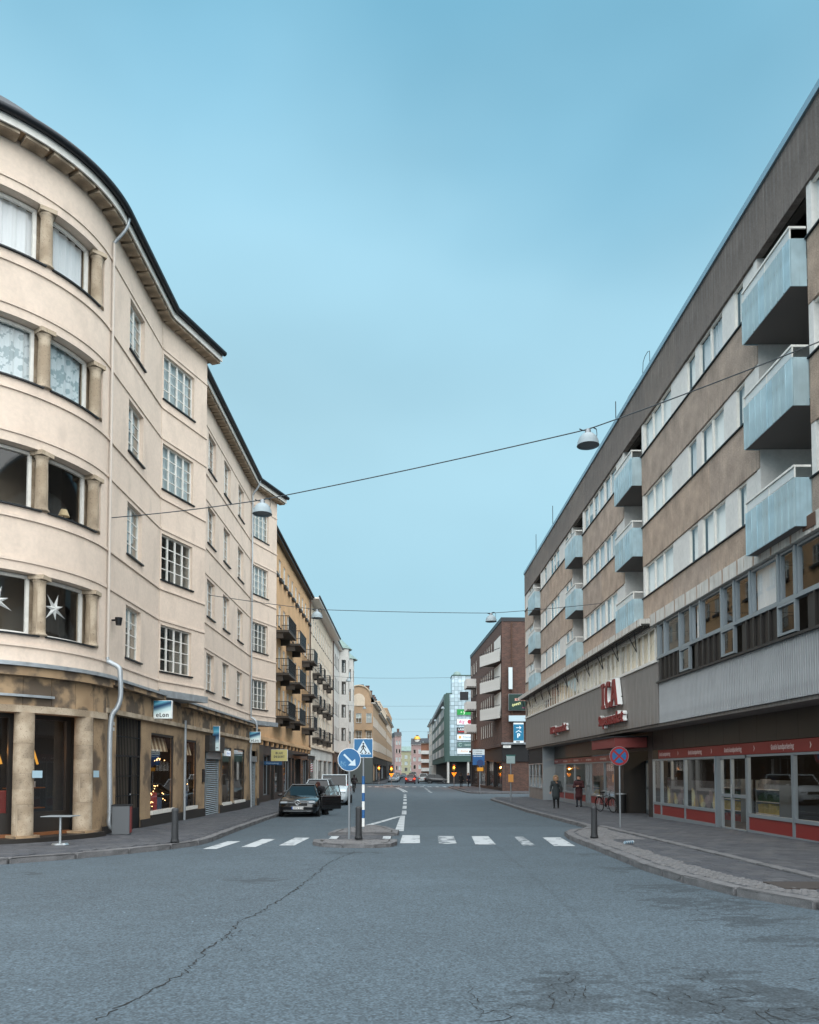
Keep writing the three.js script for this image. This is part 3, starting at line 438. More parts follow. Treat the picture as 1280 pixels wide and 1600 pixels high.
  // eaves: stone corbels, white fascia, dark gutter, slate roof
  const corbel = rbx(-0.29, 0.29, 0, 0.11, 0, 0.37, 0.012), eave = (f, a, b) => {
    const n = Math.round((b - a) / 0.68); for (let i = 0; i < n; i++) put(part('corbel', corbel, M.travertine, corner), f, a + (b - a) * (i + 0.5) / n, TOP - 0.1, 0.005);
    put(part('eave_board', bx(a, b, TOP + 0.012, TOP + 0.07, -0.3, 0.4), M.soot, corner), f, 0, 0, 0);
    put(part('fascia', bx(a, b, TOP - 0.02, TOP + 0.2, 0.402, 0.45), M.whiteFrame, corner), f, 0, 0, 0); put(part('gutter_board', bx(a, b, TOP + 0.203, TOP + 0.36, 0.3, 0.46), M.gutter, corner), f, 0, 0, 0);
    const gt = new THREE.CylinderGeometry(0.1, 0.1, b - a, 12, 1, false, 0, Math.PI * 2); gt.rotateZ(Math.PI / 2); put(part('gutter', clean(gt), M.gutter, corner), f, (a + b) / 2, TOP + 0.27, 0.55);
    const rf = new THREE.PlaneGeometry(b - a, 4.4); rf.rotateX(-Math.PI / 2 + 0.62); put(part('roof', wuv(rf), M.roofDark, corner), f, (a + b) / 2, TOP + 0.25 + 1.27, 0.5 - 1.79);
  };
  eave(F0, -1.8, 3.05); eave(FB, 0, LB + 0.35); eave(F0, 5.9, 19.1); eave(FD, 0, LD + 0.35);
  for (let i = 0; i < 10; i++) { const f = bayF(4.5 + i * 9); put(part('corbel', corbel, M.travertine, corner), f, 0, TOP - 0.1, 0.005); }
  part('eave_board', bent(0, 90, TOP + 0.012, TOP + 0.07, -0.3, 0.4), M.soot, corner);
  part('fascia', bent(0, 90, TOP - 0.02, TOP + 0.2, 0.402, 0.45), M.whiteFrame, corner); part('gutter_board', bent(0, 90, TOP + 0.203, TOP + 0.36, 0.3, 0.46), M.gutter, corner);
  const gb = new THREE.CylinderGeometry(0.1, 0.1, RB * Math.PI / 2, 12, 40); gb.rotateZ(Math.PI / 2); part('gutter', bend(clean(gb).translate(tp(45), TOP + 0.27, 0.55)), M.gutter, corner);
  const rb = new THREE.PlaneGeometry(RB * Math.PI / 2, 2.2, 40, 1); rb.rotateX(-Math.PI / 2 + 0.78); part('roof', bend(wuv(rb).translate(tp(45), TOP + 0.25 + 0.77, 0.5 - 0.78)), M.roofDark, corner);
  part('roof_deck', bx(-4, 22, 20.0, 20.2, -9.9, -2.9), M.roofDark, corner);
  // downpipes
  part('downpipe', bar([-1.75, TOP - 0.55, 0.07], [-1.75, 4.85, 0.07], 0.038), M.pipePaint, corner); part('downpipe', [tube([[-1.75, TOP + 0.2, 0.5], [-1.75, TOP - 0.1, 0.42], [-1.75, TOP - 0.55, 0.07]], 0.045, 8, 10, true), bar([-1.75, 4.9, 0.07], [-1.75, 4.75, 0.07], 0.05), tube([[-1.75, 4.78, 0.09], [-1.72, 4.72, 0.2], [-1.7, 4.6, 0.38], [-1.7, 4.3, 0.42], [-1.7, 3.7, 0.42], [-1.72, 3.45, 0.34], [-1.75, 3.25, 0.22], [-1.75, 0.5, 0.2], [-1.75, 0.15, 0.2], [-1.66, -0.02, 0.32]], 0.07, 10, 60, true), bar([-1.75, 0.48, 0.2], [-1.75, 0.58, 0.2], 0.085)], M.zinc, corner);
  part('downpipe', [tube([[6.05, 3.6, 0.12], [6.05, 3.4, 0.12], [6.05, 0.3, 0.12], [6.05, -0.2, 0.12]], 0.055, 8, 20)], M.zinc, corner);
  part('downpipe', [tube([[18.95, TOP + 0.2, 0.5], [18.95, TOP - 0.1, 0.42], [18.95, TOP - 0.6, 0.1]], 0.055, 8, 10, true), bar([18.95, TOP - 0.6, 0.1], [18.95, 4.6, 0.1], 0.045), tube([[18.95, 4.6, 0.1], [18.95, 4.4, 0.36], [18.95, 3.6, 0.38], [18.95, 3.3, 0.16], [18.95, -0.3, 0.14]], 0.06, 8, 30, true)], M.zinc, corner);
  // shop storey
  const open = [[-0.8, 1.4, -0.45, 3.3], [2.4, 5.0, 0.2, 2.96], [6.3, 8.2, 0.15, 2.9], [9.5, 12.3, -0.6, 2.85], [12.7, 14.6, 0.05, 2.8], [15.2, 17.8, 0.05, 2.8], [19.6, 21.4, -0.6, 2.8]];
  part('stone_wall', gridWall(-1.8, 22, -0.9, 3.45, open, 0.13), M.stoneWall, corner);
  part('plinth', [-1.8, -0.8, 1.4, 2.4, 5.0, 6.3, 8.2, 9.5, 12.3, 12.7, 14.6, 15.2, 17.8, 19.6, 21.4, 22].reduce((a, x, i, L) => { if (i + 1 < L.length && ![-0.8, 9.5, 19.6].includes(x)) a.push(bx(x, L[i + 1], -0.9, [2.4, 6.3, 12.7, 15.2].includes(x) ? (x < 6 ? 0.18 : x < 9 ? 0.13 : 0.03) : 0.1, 0.003, 0.05)); return a; }, []), M.darkFrame, corner);
  for (let i = 0; i < 20; i++) { const x = -1.8 + i * 1.19; part('frieze_stone', rbx(x + 0.006, x + 1.184, 3.45, 4.1, -0.4, 0.05 + 0.004 * (i % 3), 0.012), M.soot, corner); }
  part('architrave', [bx(-1.8, 22, 3.32, 3.46, 0.004, 0.11)], M.travertine, corner);
  part('ledge', [bx(-1.8, 3.0, 4.1, 4.24, -0.3, 0.3), bx(5.8, 19.05, 4.1, 4.24, -0.3, 0.3), bx(3.0, 5.8, 4.1, 4.23, -0.3, 0.02)], M.soot, corner);
  part('ledge_capping', [bx(-1.8, 3.0, 4.243, 4.32, 0.002, 0.36), bx(5.8, 19.05, 4.243, 4.32, 0.002, 0.36)], M.zinc, corner);
  // round shop storey
  for (let i = 0; i < 9; i++) part('frieze_stone', bent(i * 10 + 0.1, i * 10 + 9.9, 3.3, 4.02, -0.4, 0.07 + 0.004 * (i % 3)), M.soot, corner);
  part('architrave', bent(0, 90, 3.12, 3.296, -0.4, 0.12), M.travertine, corner);
  part('ledge', bent(0, 90, 4.02, 4.24, -0.3, 0.26), M.soot, corner); part('ledge_capping', bent(0, 90, 4.243, 4.34, -0.1, 0.36), M.zinc, corner);
  part('light_strip', bent(30, 90, 3.5, 3.56, 0.09, 0.2), M.zinc, corner);
  part('stone_pier', [bent(0, 8, -0.9, 3.12, -0.45, 0), bent(88, 90, -0.9, 3.12, -0.45, 0)], M.stoneWall, corner);
  part('entrance_step', bent(6, 90, -0.9, 0.02, -0.6, 0.34), M.darkFrame, corner);
  const gcols = [13, 38.5, 64, 88];
  const drum = clean(new THREE.CylinderGeometry(0.245, 0.25, 0.755, 28)); { const p = drum.attributes.position, uv = drum.attributes.uv; for (let i = 0; i < p.count; i++) uv.setXY(i, Math.atan2(p.getX(i), p.getZ(i)) * 0.25 + 0.8, p.getY(i)); }
  gcols.forEach((c, q) => { const f = bayF(c), col = part('column', bx(-0.3, 0.3, 0.02, 0.08, -0.3, 0.3), M.soot, corner); put(col, f, 0, 0, -0.06); for (let k = 0; k < 4; k++) { const o = part('drum', drum, M.travertine, col, 0, 0.46 + k * 0.76, 0, q * 2 + k * 1.7); o.scale.set(1 - 0.012 * k, 1, 1 - 0.012 * k); } });
  for (let i = 0; i < 3; i++) {
    const a = gcols[i] + 2.2, b = gcols[i + 1] - 2.2, w = part('shop_window', bent(a - 1.5, b + 1.5, 0.02, 3.12, -0.5, -0.42, [[tp(b) + 0.07, tp(a) - 0.07, 0.62, 3.0]]), M.darkFrame, corner);
    part('pane', bend(new THREE.PlaneGeometry(tp(a) - tp(b) - 0.14, 2.4, 12, 1).translate((tp(a) + tp(b)) / 2, 1.81, -0.47)), M.glass, w);
    part('copper_sill', bent(a, b, 0.02, 0.1, -0.41, -0.3), M.wood, w);
  }
  part('shop_floor', clean(new THREE.CylinderGeometry(4.2, 4.2, 0.1, 40).translate(BX, -0.04, BZ)), M.cafe, corner);
  part('shop_back_wall', [clean(new THREE.CylinderGeometry(1.7, 1.7, 3.3, 32).translate(BX, 1.6, BZ)), bx(-1.8, -1.65, -0.4, 4.2, -4, -0.14)], M.cafe, corner);
  for (const [dg, k] of [[35.6, 0], [10.2, 1]]) { const f = bayF(dg); put(part('sticker', bx(-0.13, 0.13, 1.5, 1.68, 0.215, 0.222), std(0x9fb9c4, 0.6), corner), f, 0, 0, -0.02); }
  // gate, shop windows, shutters
  const gate = [bx(-0.8, -0.74, -0.3, 3.3, -0.08, -0.02), bx(1.34, 1.4, -0.3, 3.3, -0.08, -0.02), bx(-0.74, 1.34, 2.1, 2.16, -0.08, -0.02), bx(-0.74, 1.34, -0.3, 0.5, -0.07, -0.03), bx(0.55, 0.61, -0.3, 2.1, -0.08, -0.02)];
  for (let x = -0.62; x < 1.3; x += 0.13) gate.push(bx(x, x + 0.02, 0.5, 3.3, -0.06, -0.04)); for (const y of [0.9, 1.5, 2.7]) gate.push(bx(-0.74, 1.34, y, y + 0.03, -0.065, -0.035));
  const gt = part('gate', gate, M.blackMetal, corner); part('handle', [bar([0.5, 0.95, -0.03], [0.42, 0.95, 0.01], 0.015)], M.steel, gt);
  part('passage', [bx(-0.85, -0.8, -0.4, 3.4, -3.5, -0.14), bx(1.4, 1.45, -0.4, 3.4, -3.5, -0.14), bx(-0.85, 1.45, -0.4, 3.4, -3.6, -3.5), bx(-0.85, 1.45, 3.4, 3.5, -3.6, -0.14), bx(-0.85, 1.45, -0.45, -0.4, -3.6, 0)], M.roomLight, corner);
  part('letter_plate', [bx(-1.35, -1.02, 3.0, 3.1, 0.002, 0.03), bx(-1.35, -1.02, 2.84, 2.94, 0.002, 0.03)], M.dirtyWhite, corner);
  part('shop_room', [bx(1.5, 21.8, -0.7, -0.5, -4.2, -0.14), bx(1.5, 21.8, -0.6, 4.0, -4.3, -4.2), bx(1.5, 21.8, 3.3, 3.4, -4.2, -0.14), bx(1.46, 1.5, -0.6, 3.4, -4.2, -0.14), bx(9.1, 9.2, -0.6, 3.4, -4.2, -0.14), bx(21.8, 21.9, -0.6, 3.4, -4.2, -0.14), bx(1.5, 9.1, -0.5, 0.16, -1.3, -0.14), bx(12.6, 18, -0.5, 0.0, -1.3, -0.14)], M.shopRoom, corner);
  for (const [a, b, y0, y1] of [[2.4, 5.0, 0.2, 2.96], [6.3, 8.2, 0.15, 2.9], [12.7, 14.6, 0.05, 2.8], [15.2, 17.8, 0.05, 2.8]]) {
    const w = win(corner, F0, a, b, y0, y1, { cols: 1, rows: 1, inset: 0.05, fw: 0.07, fm: M.darkFrame, name: 'shop_window' });
    part('sill', bx(-(b - a) / 2 + 0.02, (b - a) / 2 - 0.02, 0.0, 0.13, 0.035, 0.12), M.whiteFrame, w);
  }
  const shutter = (x0, x1, y0, y1, z) => { const a = [bx(x0, x0 + 0.09, y0, y1, z - 0.05, z + 0.06), bx(x1 - 0.09, x1, y0, y1, z - 0.05, z + 0.06), bx(x0, x1, y1 - 0.3, y1, z - 0.2, z + 0.14)]; const s = part('roller_shutter', a, M.greyFrame, corner); const sl = []; for (let y = y0; y < y1 - 0.32; y += 0.085) { const g = new THREE.CylinderGeometry(0.045, 0.045, x1 - x0 - 0.18, 6, 1, true, 0, Math.PI); g.rotateZ(Math.PI / 2); sl.push(clean(g.translate((x0 + x1) / 2, y + 0.045, z - 0.02))); } part('slats', sl, M.zinc, s).userData.kind = 'stuff'; };
  shutter(9.8, 12.2, -0.45, 2.5, -0.1); shutter(19.75, 21.3, -0.5, 2.5, -0.15);
  part('shutter_box', bx(9.5, 12.3, 2.5, 3.2, -0.1, 0.2), M.darkFrame, corner); part('intercom', bx(9.05, 9.3, 1.2, 1.75, 0.003, 0.06), M.blackMetal, corner);
  part('security_lamp', [bar([-1.3, 6.05, 0], [-1.3, 6.05, 0.14], 0.03), cyl(0.08, 0.11, 0.22, 10, -1.3, 5.9, 0.2)], M.blackMetal, corner);
}
// things in the windows
{
  const star = new THREE.BufferGeometry(), pos = [], n = 7; for (let i = 0; i < n; i++) for (const z of [0.09, -0.09]) { const a = i / n * 6.283 + 0.3, b = a + Math.PI / n, c = a - Math.PI / n, L = i % 2 ? 0.3 : 0.42; pos.push(0, 0, z, Math.sin(c) * 0.12, Math.cos(c) * 0.12, 0, Math.sin(a) * L, Math.cos(a) * L, 0, 0, 0, z, Math.sin(a) * L, Math.cos(a) * L, 0, Math.sin(b) * 0.12, Math.cos(b) * 0.12, 0); }
  star.setAttribute('position', new THREE.Float32BufferAttribute(pos, 3)); star.computeVertexNormals();
  for (const [deg, y] of [[24, 5.95], [47, 5.9]]) { const f = bayF(deg), o = part('paper_star', star.clone(), M.white, scene); const v = new THREE.Vector3(f.x + 0.42 * -f.s, y, f.z - 0.42 * f.c).applyMatrix4(corner.matrixWorld.compose(corner.position, corner.quaternion, corner.scale)); o.position.copy(v); o.rotation.y = Math.PI / 2 + f.turn; tag(o, deg < 30 ? 'white paper star in the round bay window between two columns' : 'white paper star in the far bay window, cut by a frame', 'paper star', 'paper stars hanging in the bay windows'); }
  const world = (x, y, z) => [-8.52 + z, y, -24 - x];
  const lampT = (x, y, z) => { const t = thing('table_lamp', 'table lamp with cream shade behind a bay window', 'lamp', world(x, y, z)); part('base', [cyl(0.07, 0.07, 0.02), cyl(0.015, 0.015, 0.28)], M.wood, t); part('lamp_shade', clean(new THREE.CylinderGeometry(0.08, 0.15, 0.18, 20, 1, true).translate(0, 0.36, 0)), new THREE.MeshPhysicalMaterial({ color: 0xe8cfa0, roughness: 1, transmission: 0.4, thickness: 0 }), t); };
  { const f = bayF(17); lampT(f.x - 0.6 * f.s, 8.32, f.z - 0.6 * f.c); }
  // cafe: slanting brass lamps, red chairs, shelf
  for (const [deg, z] of [[20, -1.3], [41, -1.2], [46, -1.4]]) { const f = bayF(deg), p = world(f.x + z * f.s, 2.2, f.z + z * f.c); const t = thing('brass_lamp', 'slim slanting brass lamp inside the round cafe', 'lamp', p, 0.3, 'slanting brass lamps in the cafe'); part('tube', [bar([-0.12, 0.4, 0], [0.1, -0.35, 0], 0.03)], glow(0xd99a3c, 0.5), t); part('cord', [bar([-0.12, 0.4, 0], [-0.12, 0.9, 0], 0.008)], M.blackMetal, t); lightAt(t, 0xffb060, 0.1, 0, 0, 0.1); }
  for (const [deg, k] of [[40, 0], [44, 1], [48, 2]]) { const f = bayF(deg), z = -1.0; const t = thing('cafe_chair', 'red upholstered chair inside the round cafe', 'chair', world(f.x + z * f.s, 0.02, f.z + z * f.c), 0.6 + k * 0.2, 'red chairs in the cafe'); part('seat', rbx(-0.22, 0.22, 0.4, 0.47, -0.22, 0.22, 0.03), M.red, t); part('backrest', rbx(-0.22, 0.22, 0.5, 1.15, -0.24, -0.18, 0.03), M.red, t); for (const a of [-0.18, 0.18]) for (const b of [-0.18, 0.18]) part('leg', bar([a, 0, b], [a, 0.41, b], 0.015), M.blackMetal, t); }
  { const f = bayF(20), z = -1.6, t = thing('wall_shelf', 'pale wooden shelf with jars inside the round cafe', 'shelf', world(f.x + z * f.s, 1.2, f.z + z * f.c), 1.2); part('board', [bx(-0.6, 0.6, 0, 0.03, -0.12, 0.12)], M.wood, t); part('board', [bx(-0.6, 0.6, -0.55, -0.52, -0.12, 0.12)], M.wood, t); for (const x of [-0.4, -0.1, 0.3]) part('jar', cyl(0.06, 0.06, 0.16, 12, x, 0.03, 0), M.dirtyWhite, t); }
  // shop window: striped valance, lamps, boxes
  for (const [x0, x1, y] of [[2.5, 4.9, 2.86], [6.4, 8.1, 2.8]]) {
    const t = thing('striped_valance', x0 < 5 ? 'cream striped cloth valance inside the wide shop window' : 'cream striped cloth valance inside the narrower shop window', 'valance', world((x0 + x1) / 2, y, -0.26), Math.PI / 2);
    const w = x1 - x0, n = Math.round(w / 0.22); for (let i = 0; i < n; i++) part('stripe', cloth(w / n, 0.5, 0.02, 1, i % 2), i % 2 ? std(0xcdbb9c, 0.95) : std(0x8a7258, 0.95), t, -w / 2 + w * (i + 0.5) / n, -0.25, 0).rotation.x = -0.25;
    const bulbs = thing('string_lights', x0 < 5 ? 'warm string lights round the wide shop window display' : 'warm string lights in the narrower shop window', 'string lights', world((x0 + x1) / 2, 0, -0.3), Math.PI / 2);
    const bg = []; for (let i = 0; i < 34; i++) { const a = rnd(), bxp = (rnd() - 0.5) * w * 0.9; bg.push(clean(new THREE.SphereGeometry(0.018, 6, 4).translate(bxp, i < 18 ? 0.95 + 0.14 * Math.sin(bxp * 5) + 0.1 * a : i < 27 ? 1.95 + 0.2 * a : 0.4 + 0.3 * a, 0.15 * (rnd() - 0.5)))); }
    part('bulbs', bg, glow(0xffc580, 3), bulbs).userData.kind = 'stuff'; part('cable', [tube([[-w * 0.45, 1.0, 0], [-w * 0.2, 0.9, 0], [w * 0.1, 1.05, 0], [w * 0.45, 0.95, 0]], 0.006, 4, 16, true)], M.blackMetal, bulbs); lightAt(bulbs, 0xffc080, 0.3, 0, 1.3, -0.5);
    for (let i = 0; i < 4; i++) { const h = 0.25 + rnd() * 0.5, b = part('gift_box', rbx(-0.16, 0.16, 0, h, -0.14, 0.14, 0.01), std([0xb8ac98, 0x5a4038, 0x8a3030, 0x3d4a5c][i], 0.7), scene); b.position.set(...world(x0 + 0.35 + i * (w - 0.5) / 4, 0.16, -0.42)); b.rotation.y = rnd(); tag(b, ['cream', 'brown', 'red', 'blue'][i] + (x0 < 5 ? ' box on display in the wide shop window' : ' box on display in the narrower shop window'), 'box', 'boxes in the shop windows'); }
  }
  const logo = canvasTex(256, 256, (x, w, h) => { const g = x.createLinearGradient(0, 0, 60, h * 0.8); g.addColorStop(0, '#0d5f86'); g.addColorStop(0.25, '#6db3c9'); g.addColorStop(0.45, '#17395c'); g.addColorStop(0.75, '#b9d8dc'); g.addColorStop(1, '#e6f0ee'); x.fillStyle = g; x.fillRect(0, 0, w, h); x.fillStyle = '#10161c'; x.font = 'bold 82px sans-serif'; x.textAlign = 'center'; x.fillText('eLon', w / 2, 236); });
  const tall = canvasTex(96, 384, (x, w, h) => { const g = x.createLinearGradient(0, 0, 40, h * 0.8); g.addColorStop(0, '#0d5f86'); g.addColorStop(0.3, '#6db3c9'); g.addColorStop(0.5, '#17395c'); g.addColorStop(0.9, '#cfe2e2'); x.fillStyle = g; x.fillRect(0, 0, w, h); x.fillStyle = '#10161c'; x.font = 'bold 34px sans-serif'; x.textAlign = 'center'; x.fillText('eLon', w / 2, 350); });
  const blade = (lx, y, w, h, t, label) => { const s = thing('hanging_sign', label, 'sign', world(lx, y, 0.05)); part('sign_box', rbx(0.02, 0.02 + w, 0, h, -0.07, 0.07, 0.02), M.white, s); part('sign_face', plane(w - 0.03, h - 0.03), signMat(t, 0.12), s, 0.02 + w / 2, h / 2, 0.072); part('bracket', [bx(-0.02, 0.03, h * 0.3, h * 0.7, -0.03, 0.03)], M.blackMetal, s); };
  blade(2.42, 3.42, 0.62, 0.62, logo, 'blue and white square hanging sign by the barred gate'); blade(10.6, 2.55, 0.3, 1.1, tall, 'tall narrow blue hanging sign above the roller shutter'); blade(18.75, 3.2, 0.6, 0.6, logo, 'blue and white square hanging sign by the far drainpipe');
  { const s = thing('lit_sign', 'small white lit shop sign above the shutter', 'sign', world(12.5, 2.35, 0.28), Math.PI / 2); part('sign_box', rbx(-0.45, 0.45, 0, 0.26, -0.06, 0.06, 0.02), M.white, s); part('sign_face', plane(0.86, 0.22), signMat(canvasTex(256, 64, (x, w, h) => { x.fillStyle = '#dfe9f4'; x.fillRect(0, 0, w, h); x.fillStyle = '#3b5d9c'; x.font = 'bold 44px sans-serif'; x.fillText('Blomster', 20, 48); }), 0.3), s, 0, 0.13, 0.062); }
  // pavement things: table, bin
  const tb = thing('standing_table', 'small white table on a single leg before the cafe window', 'table', [-8.2, gy(18.8) + 0.12, -18.8]); part('table_top', rbx(-0.36, 0.36, 0.665, 0.685, -0.28, 0.28, 0.008), std(0x7f8486, 0.5), tb); part('leg', cyl(0.03, 0.03, 0.62, 12, 0, 0.04), M.steel, tb); part('foot', cyl(0.2, 0.16, 0.04, 20), M.steel, tb);
  const bin = thing('litter_bin', 'grey litter bin with a red side beside the drainpipe', 'bin', [-8.0, gy(22.3) + 0.12, -22.3], 0.2); part('body', rbx(-0.24, 0.24, 0, 0.8, -0.2, 0.2, 0.02), std(0x5c5f62, 0.6, { metalness: 0.3 }), bin); part('side_panel', rbx(0.24, 0.26, 0.05, 0.78, -0.17, 0.17, 0.006), M.red, bin); part('lid', rbx(-0.25, 0.27, 0.8, 0.84, -0.21, 0.21, 0.01), M.blackMetal, bin);
}

// ---------- the brown concrete block over the supermarket ----------
const block = thing('apartment_block', 'brown pebble-dashed apartment block with pale blue balconies over a supermarket', 'building', [9.2, 0, -33], -Math.PI / 2);
const L = (d) => 33 - d;
{
  const loggias = [[7.4, 9.9], [17.55, 20.1], [30.15, 32.65], [40.35, 42.85], [53.05, 55.85]];       // near and far end of each balcony recess, metres from the crossing
  const segs = [[9.9, 17.55], [20.1, 30.15], [32.65, 40.35], [42.85, 53.05], [55.85, 59.9]];
  const heads = [15.1, 12.3, 9.53], silY = [13.85, 11.05, 8.28];
  const bands = [[13.85 - 1.55, 13.85], [9.53, 11.05], [7.46, 8.28]]; bands[0] = [12.3, 13.85];
  // parapet panels
  const panel = (d0, d1, y0, y1, m, z = 0) => part('concrete_panel', cached('cp' + (d1 - d0).toFixed(2) + (y1 - y0).toFixed(2), () => rbx(-(d1 - d0) / 2 + 0.008, (d1 - d0) / 2 - 0.008, 0.004, y1 - y0 - 0.004, -0.2, 0, 0.01)), m, block, L((d0 + d1) / 2), y0, z);
  { let d = 6; let k = 0; while (d < 59.8) { const e = Math.min(59.9, d + 3.37); panel(d, e, 15.1, 16.72, M.pebbleGreys[Math.floor(hash(k, 3, 421) * 2)], 0.03); d = e; k++; } }
  part('roof_flashing', bx(L(59.95), L(5.9), 16.72, 16.9, -0.3, 0.09), M.flash, block); part('roof_rail', [bx(L(59.9), L(6), 16.98, 17.01, 0.0, 0.03), ...range(6.2, 59.6, 3.4).map((d) => bx(L(d) - 0.015, L(d) + 0.015, 16.9, 16.98, 0.0, 0.025))], M.flash, block);
  part('roof', bx(L(59.9), L(6), 16.6, 16.75, -12, -0.31), M.roofDark, block);
  for (const [a, b] of segs) { const n = Math.max(1, Math.round((b - a) / 3.4)); for (const [y0, y1] of bands) for (let i = 0; i < n; i++) panel(a + (b - a) * i / n, a + (b - a) * (i + 1) / n, y0, y1, M.pebbles[Math.floor(hash(i + Math.round(a), Math.round(y0 * 3), 423) * 3)]); }
  part('joint_backing', segs.map(([a, b]) => bx(L(b) + 0.01, L(a) - 0.01, 7.46, 15.1, -0.42, -0.21)).concat([bx(L(59.9), L(6), 15.1, 16.6, -0.42, -0.21)]).flatMap((g, i) => i < segs.length ? bands.map(([y0, y1]) => bx(L(segs[i][1]) + 0.01, L(segs[i][0]) - 0.01, y0 + 0.01, y1 - 0.01, -0.4, -0.205)) : [g]), M.joint, block);
  // window bands: W number of sashes, P white panel; widths in metres, from the near end
  const pat = [[['P', 1.2], ['W', 2.9, 3], ['P', 1.2], ['W', 1.0, 1], ['P', 0.3], ['W', 1.1, 1]], [['P', 0.86], ['W', 0.6, 1], ['P', 0.8], ['W', 1.78, 2], ['P', 0.34], ['W', 0.76, 1], ['P', 1.5], ['W', 3.1, 3], ['P', 0.2]], [['P', 1.3], ['W', 2.0, 2], ['P', 0.14], ['W', 2.0, 2], ['P', 0.14], ['W', 1.9, 2], ['P', 0.22]], [['W', 0.95, 1], ['P', 0.3], ['W', 0.9, 1], ['P', 1.7], ['W', 2.9, 3], ['P', 1.3], ['W', 0.9, 1], ['P', 1.25]], [['P', 0.5], ['W', 1.6, 2], ['P', 1.6]]];
  segs.forEach(([a, b], si) => {
    const tot = pat[si].reduce((s, p) => s + p[1], 0), k = (b - a) / tot;
    for (let r = 0; r < 3; r++) {
      let d = a; const y0 = silY[r], y1 = heads[r];
      pat[si].forEach(([t, w, n], q) => {
        const e = d + w * k;
        if (t === 'P') part('infill_panel', cached('ip' + (w * k).toFixed(2), () => rbx(-(w * k) / 2 + 0.006, (w * k) / 2 - 0.006, 0.035, 1.245, -0.1, 0, 0.006)), M.whitePanel, block, L((d + e) / 2), y0, -0.04);
        else { const open = hash(si * 7 + q, r, 401), full = open < 0.72; win(block, F0, L(e), L(d), y0 + 0.035, y1 - 0.005, { cols: n, rows: 1, inset: 0.09, fw: 0.055, mull: 0.09, td: 0.07, ...(full ? { blind: 0.97 } : open < 0.9 ? { blind: 0.9, cloth: 1 } : { blind: 0.45 }) }); }
        d = e;
      });
      part('window_sill', bx(L(b), L(a), y0, y0 + 0.033, -0.1, 0.05), M.gutter, block);
    }
  });
  // balcony recesses and balconies
  loggias.forEach(([a, b], li) => {
    part('loggia_wall', [bx(L(b) - 0.02, L(a) + 0.02, 7.3, 15.1, -1.6, -1.5), bx(L(b) - 0.2, L(b) + 0.004, 7.3, 15.1, -1.5, -0.02), bx(L(a) - 0.004, L(a) + 0.2, 7.3, 15.1, -1.5, -0.02)], M.whitePanel, block);
    [12.78, 10.0, 7.22].forEach((y, r) => {
      const bal = part('balcony', [bx(L(b) + 0.04, L(a) - 0.04, y, y + 0.16, -1.49, 0.358)], std(0x6f6a67, 0.9), block);
      const n = 8, w = (b - a - 0.02) / n, top = 1.12; for (let i = 0; i < n; i++) part('balcony_panel', cached('bp' + w.toFixed(3), () => merge([rbx(-w / 2 + 0.006, w / 2 - 0.006, 0, top, 0, 0.025, 0.006), bx(-w / 2 + 0.008, -w / 2 + 0.03, 0.01, top - 0.01, 0.024, 0.045)])), M.blueMetals[Math.floor(hash(i, li * 5 + r, 425) * 3)], bal, L(b) + 0.01 + w * (i + 0.5), y - 0.02, 0.362);
      for (const x of [L(b) + 0.01, L(a) - 0.035]) part('balcony_side_panel', bx(x, x + 0.025, y - 0.02, y + 1.1, 0.0, 0.36), M.blueMetals[(li + r) % 3], bal);
      part('top_rail', [bx(L(b) + 0.01, L(a) - 0.01, y + 1.34, y + 1.39, 0.33, 0.4), bx(L(b) + 0.01, L(b) + 0.05, y + 1.34, y + 1.39, 0, 0.33), bx(L(a) - 0.05, L(a) - 0.01, y + 1.34, y + 1.39, 0, 0.33), ...[0, 0.5, 1].map((t) => bx(L(b) + 0.02 + (b - a - 0.06) * t, L(b) + 0.045 + (b - a - 0.06) * t, y + 1.1, y + 1.34, 0.35, 0.38))], M.whiteFrame, bal);
      part('glass_strip', bx(L(b) + 0.06, L(a) - 0.06, y + 1.13, y + 1.33, 0.362, 0.37), new THREE.MeshPhysicalMaterial({ color: 0xf2f6f6, transmission: 0.6, thickness: 0, roughness: 0.6 }), bal);
      part('balcony_door', [bx(L(a) - 1.0, L(a) - 0.1, y + 0.2, y + 2.3, -1.498, -1.46)], r === 1 ? M.dark : M.darkFrame, bal);
      if (r < 2) { const dw = win(block, fr(0, -1.5), L(b) + 0.2, L(b) + 1.3, y + 1.0, y + 2.3, { cols: 2, rows: 1, inset: -0.04, blind: 0.9 }); }
    });
  });
  // roof things
  for (const [d, h] of [[26.2, 0.75], [33.8, 0.9], [44.5, 0.8]]) part('chimney', [bx(L(d) - 0.35, L(d) + 0.35, 16.7, 17.2 + h, -1.4, -0.7), bx(L(d) - 0.4, L(d) + 0.4, 17.2 + h, 17.27 + h, -1.45, -0.65)], M.brick, block);
  for (const [d, h] of [[50.5, 2.0], [57, 2.1], [35.2, 1.6]]) part('aerial', [bar([L(d), 16.7, -0.4], [L(d), 16.9 + h, -0.4], 0.02)], M.blackMetal, block);
  part('roof_ladder_hoop', [tube([[L(29.6), 16.8, -0.2], [L(29.6), 17.9, -0.2], [L(30.4), 17.9, -0.2], [L(30.6), 16.8, -0.2]], 0.012, 5)], M.blackMetal, block);
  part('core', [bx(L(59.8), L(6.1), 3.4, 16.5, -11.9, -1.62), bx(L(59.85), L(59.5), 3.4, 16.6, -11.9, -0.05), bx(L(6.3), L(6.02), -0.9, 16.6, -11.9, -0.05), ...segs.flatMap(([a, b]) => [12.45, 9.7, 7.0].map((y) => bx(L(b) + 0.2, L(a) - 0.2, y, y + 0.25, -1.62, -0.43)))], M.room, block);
  part('end_wall', bx(L(59.95), L(59.86), 3.4, 16.6, -11.9, 0.0), M.pebble, block);
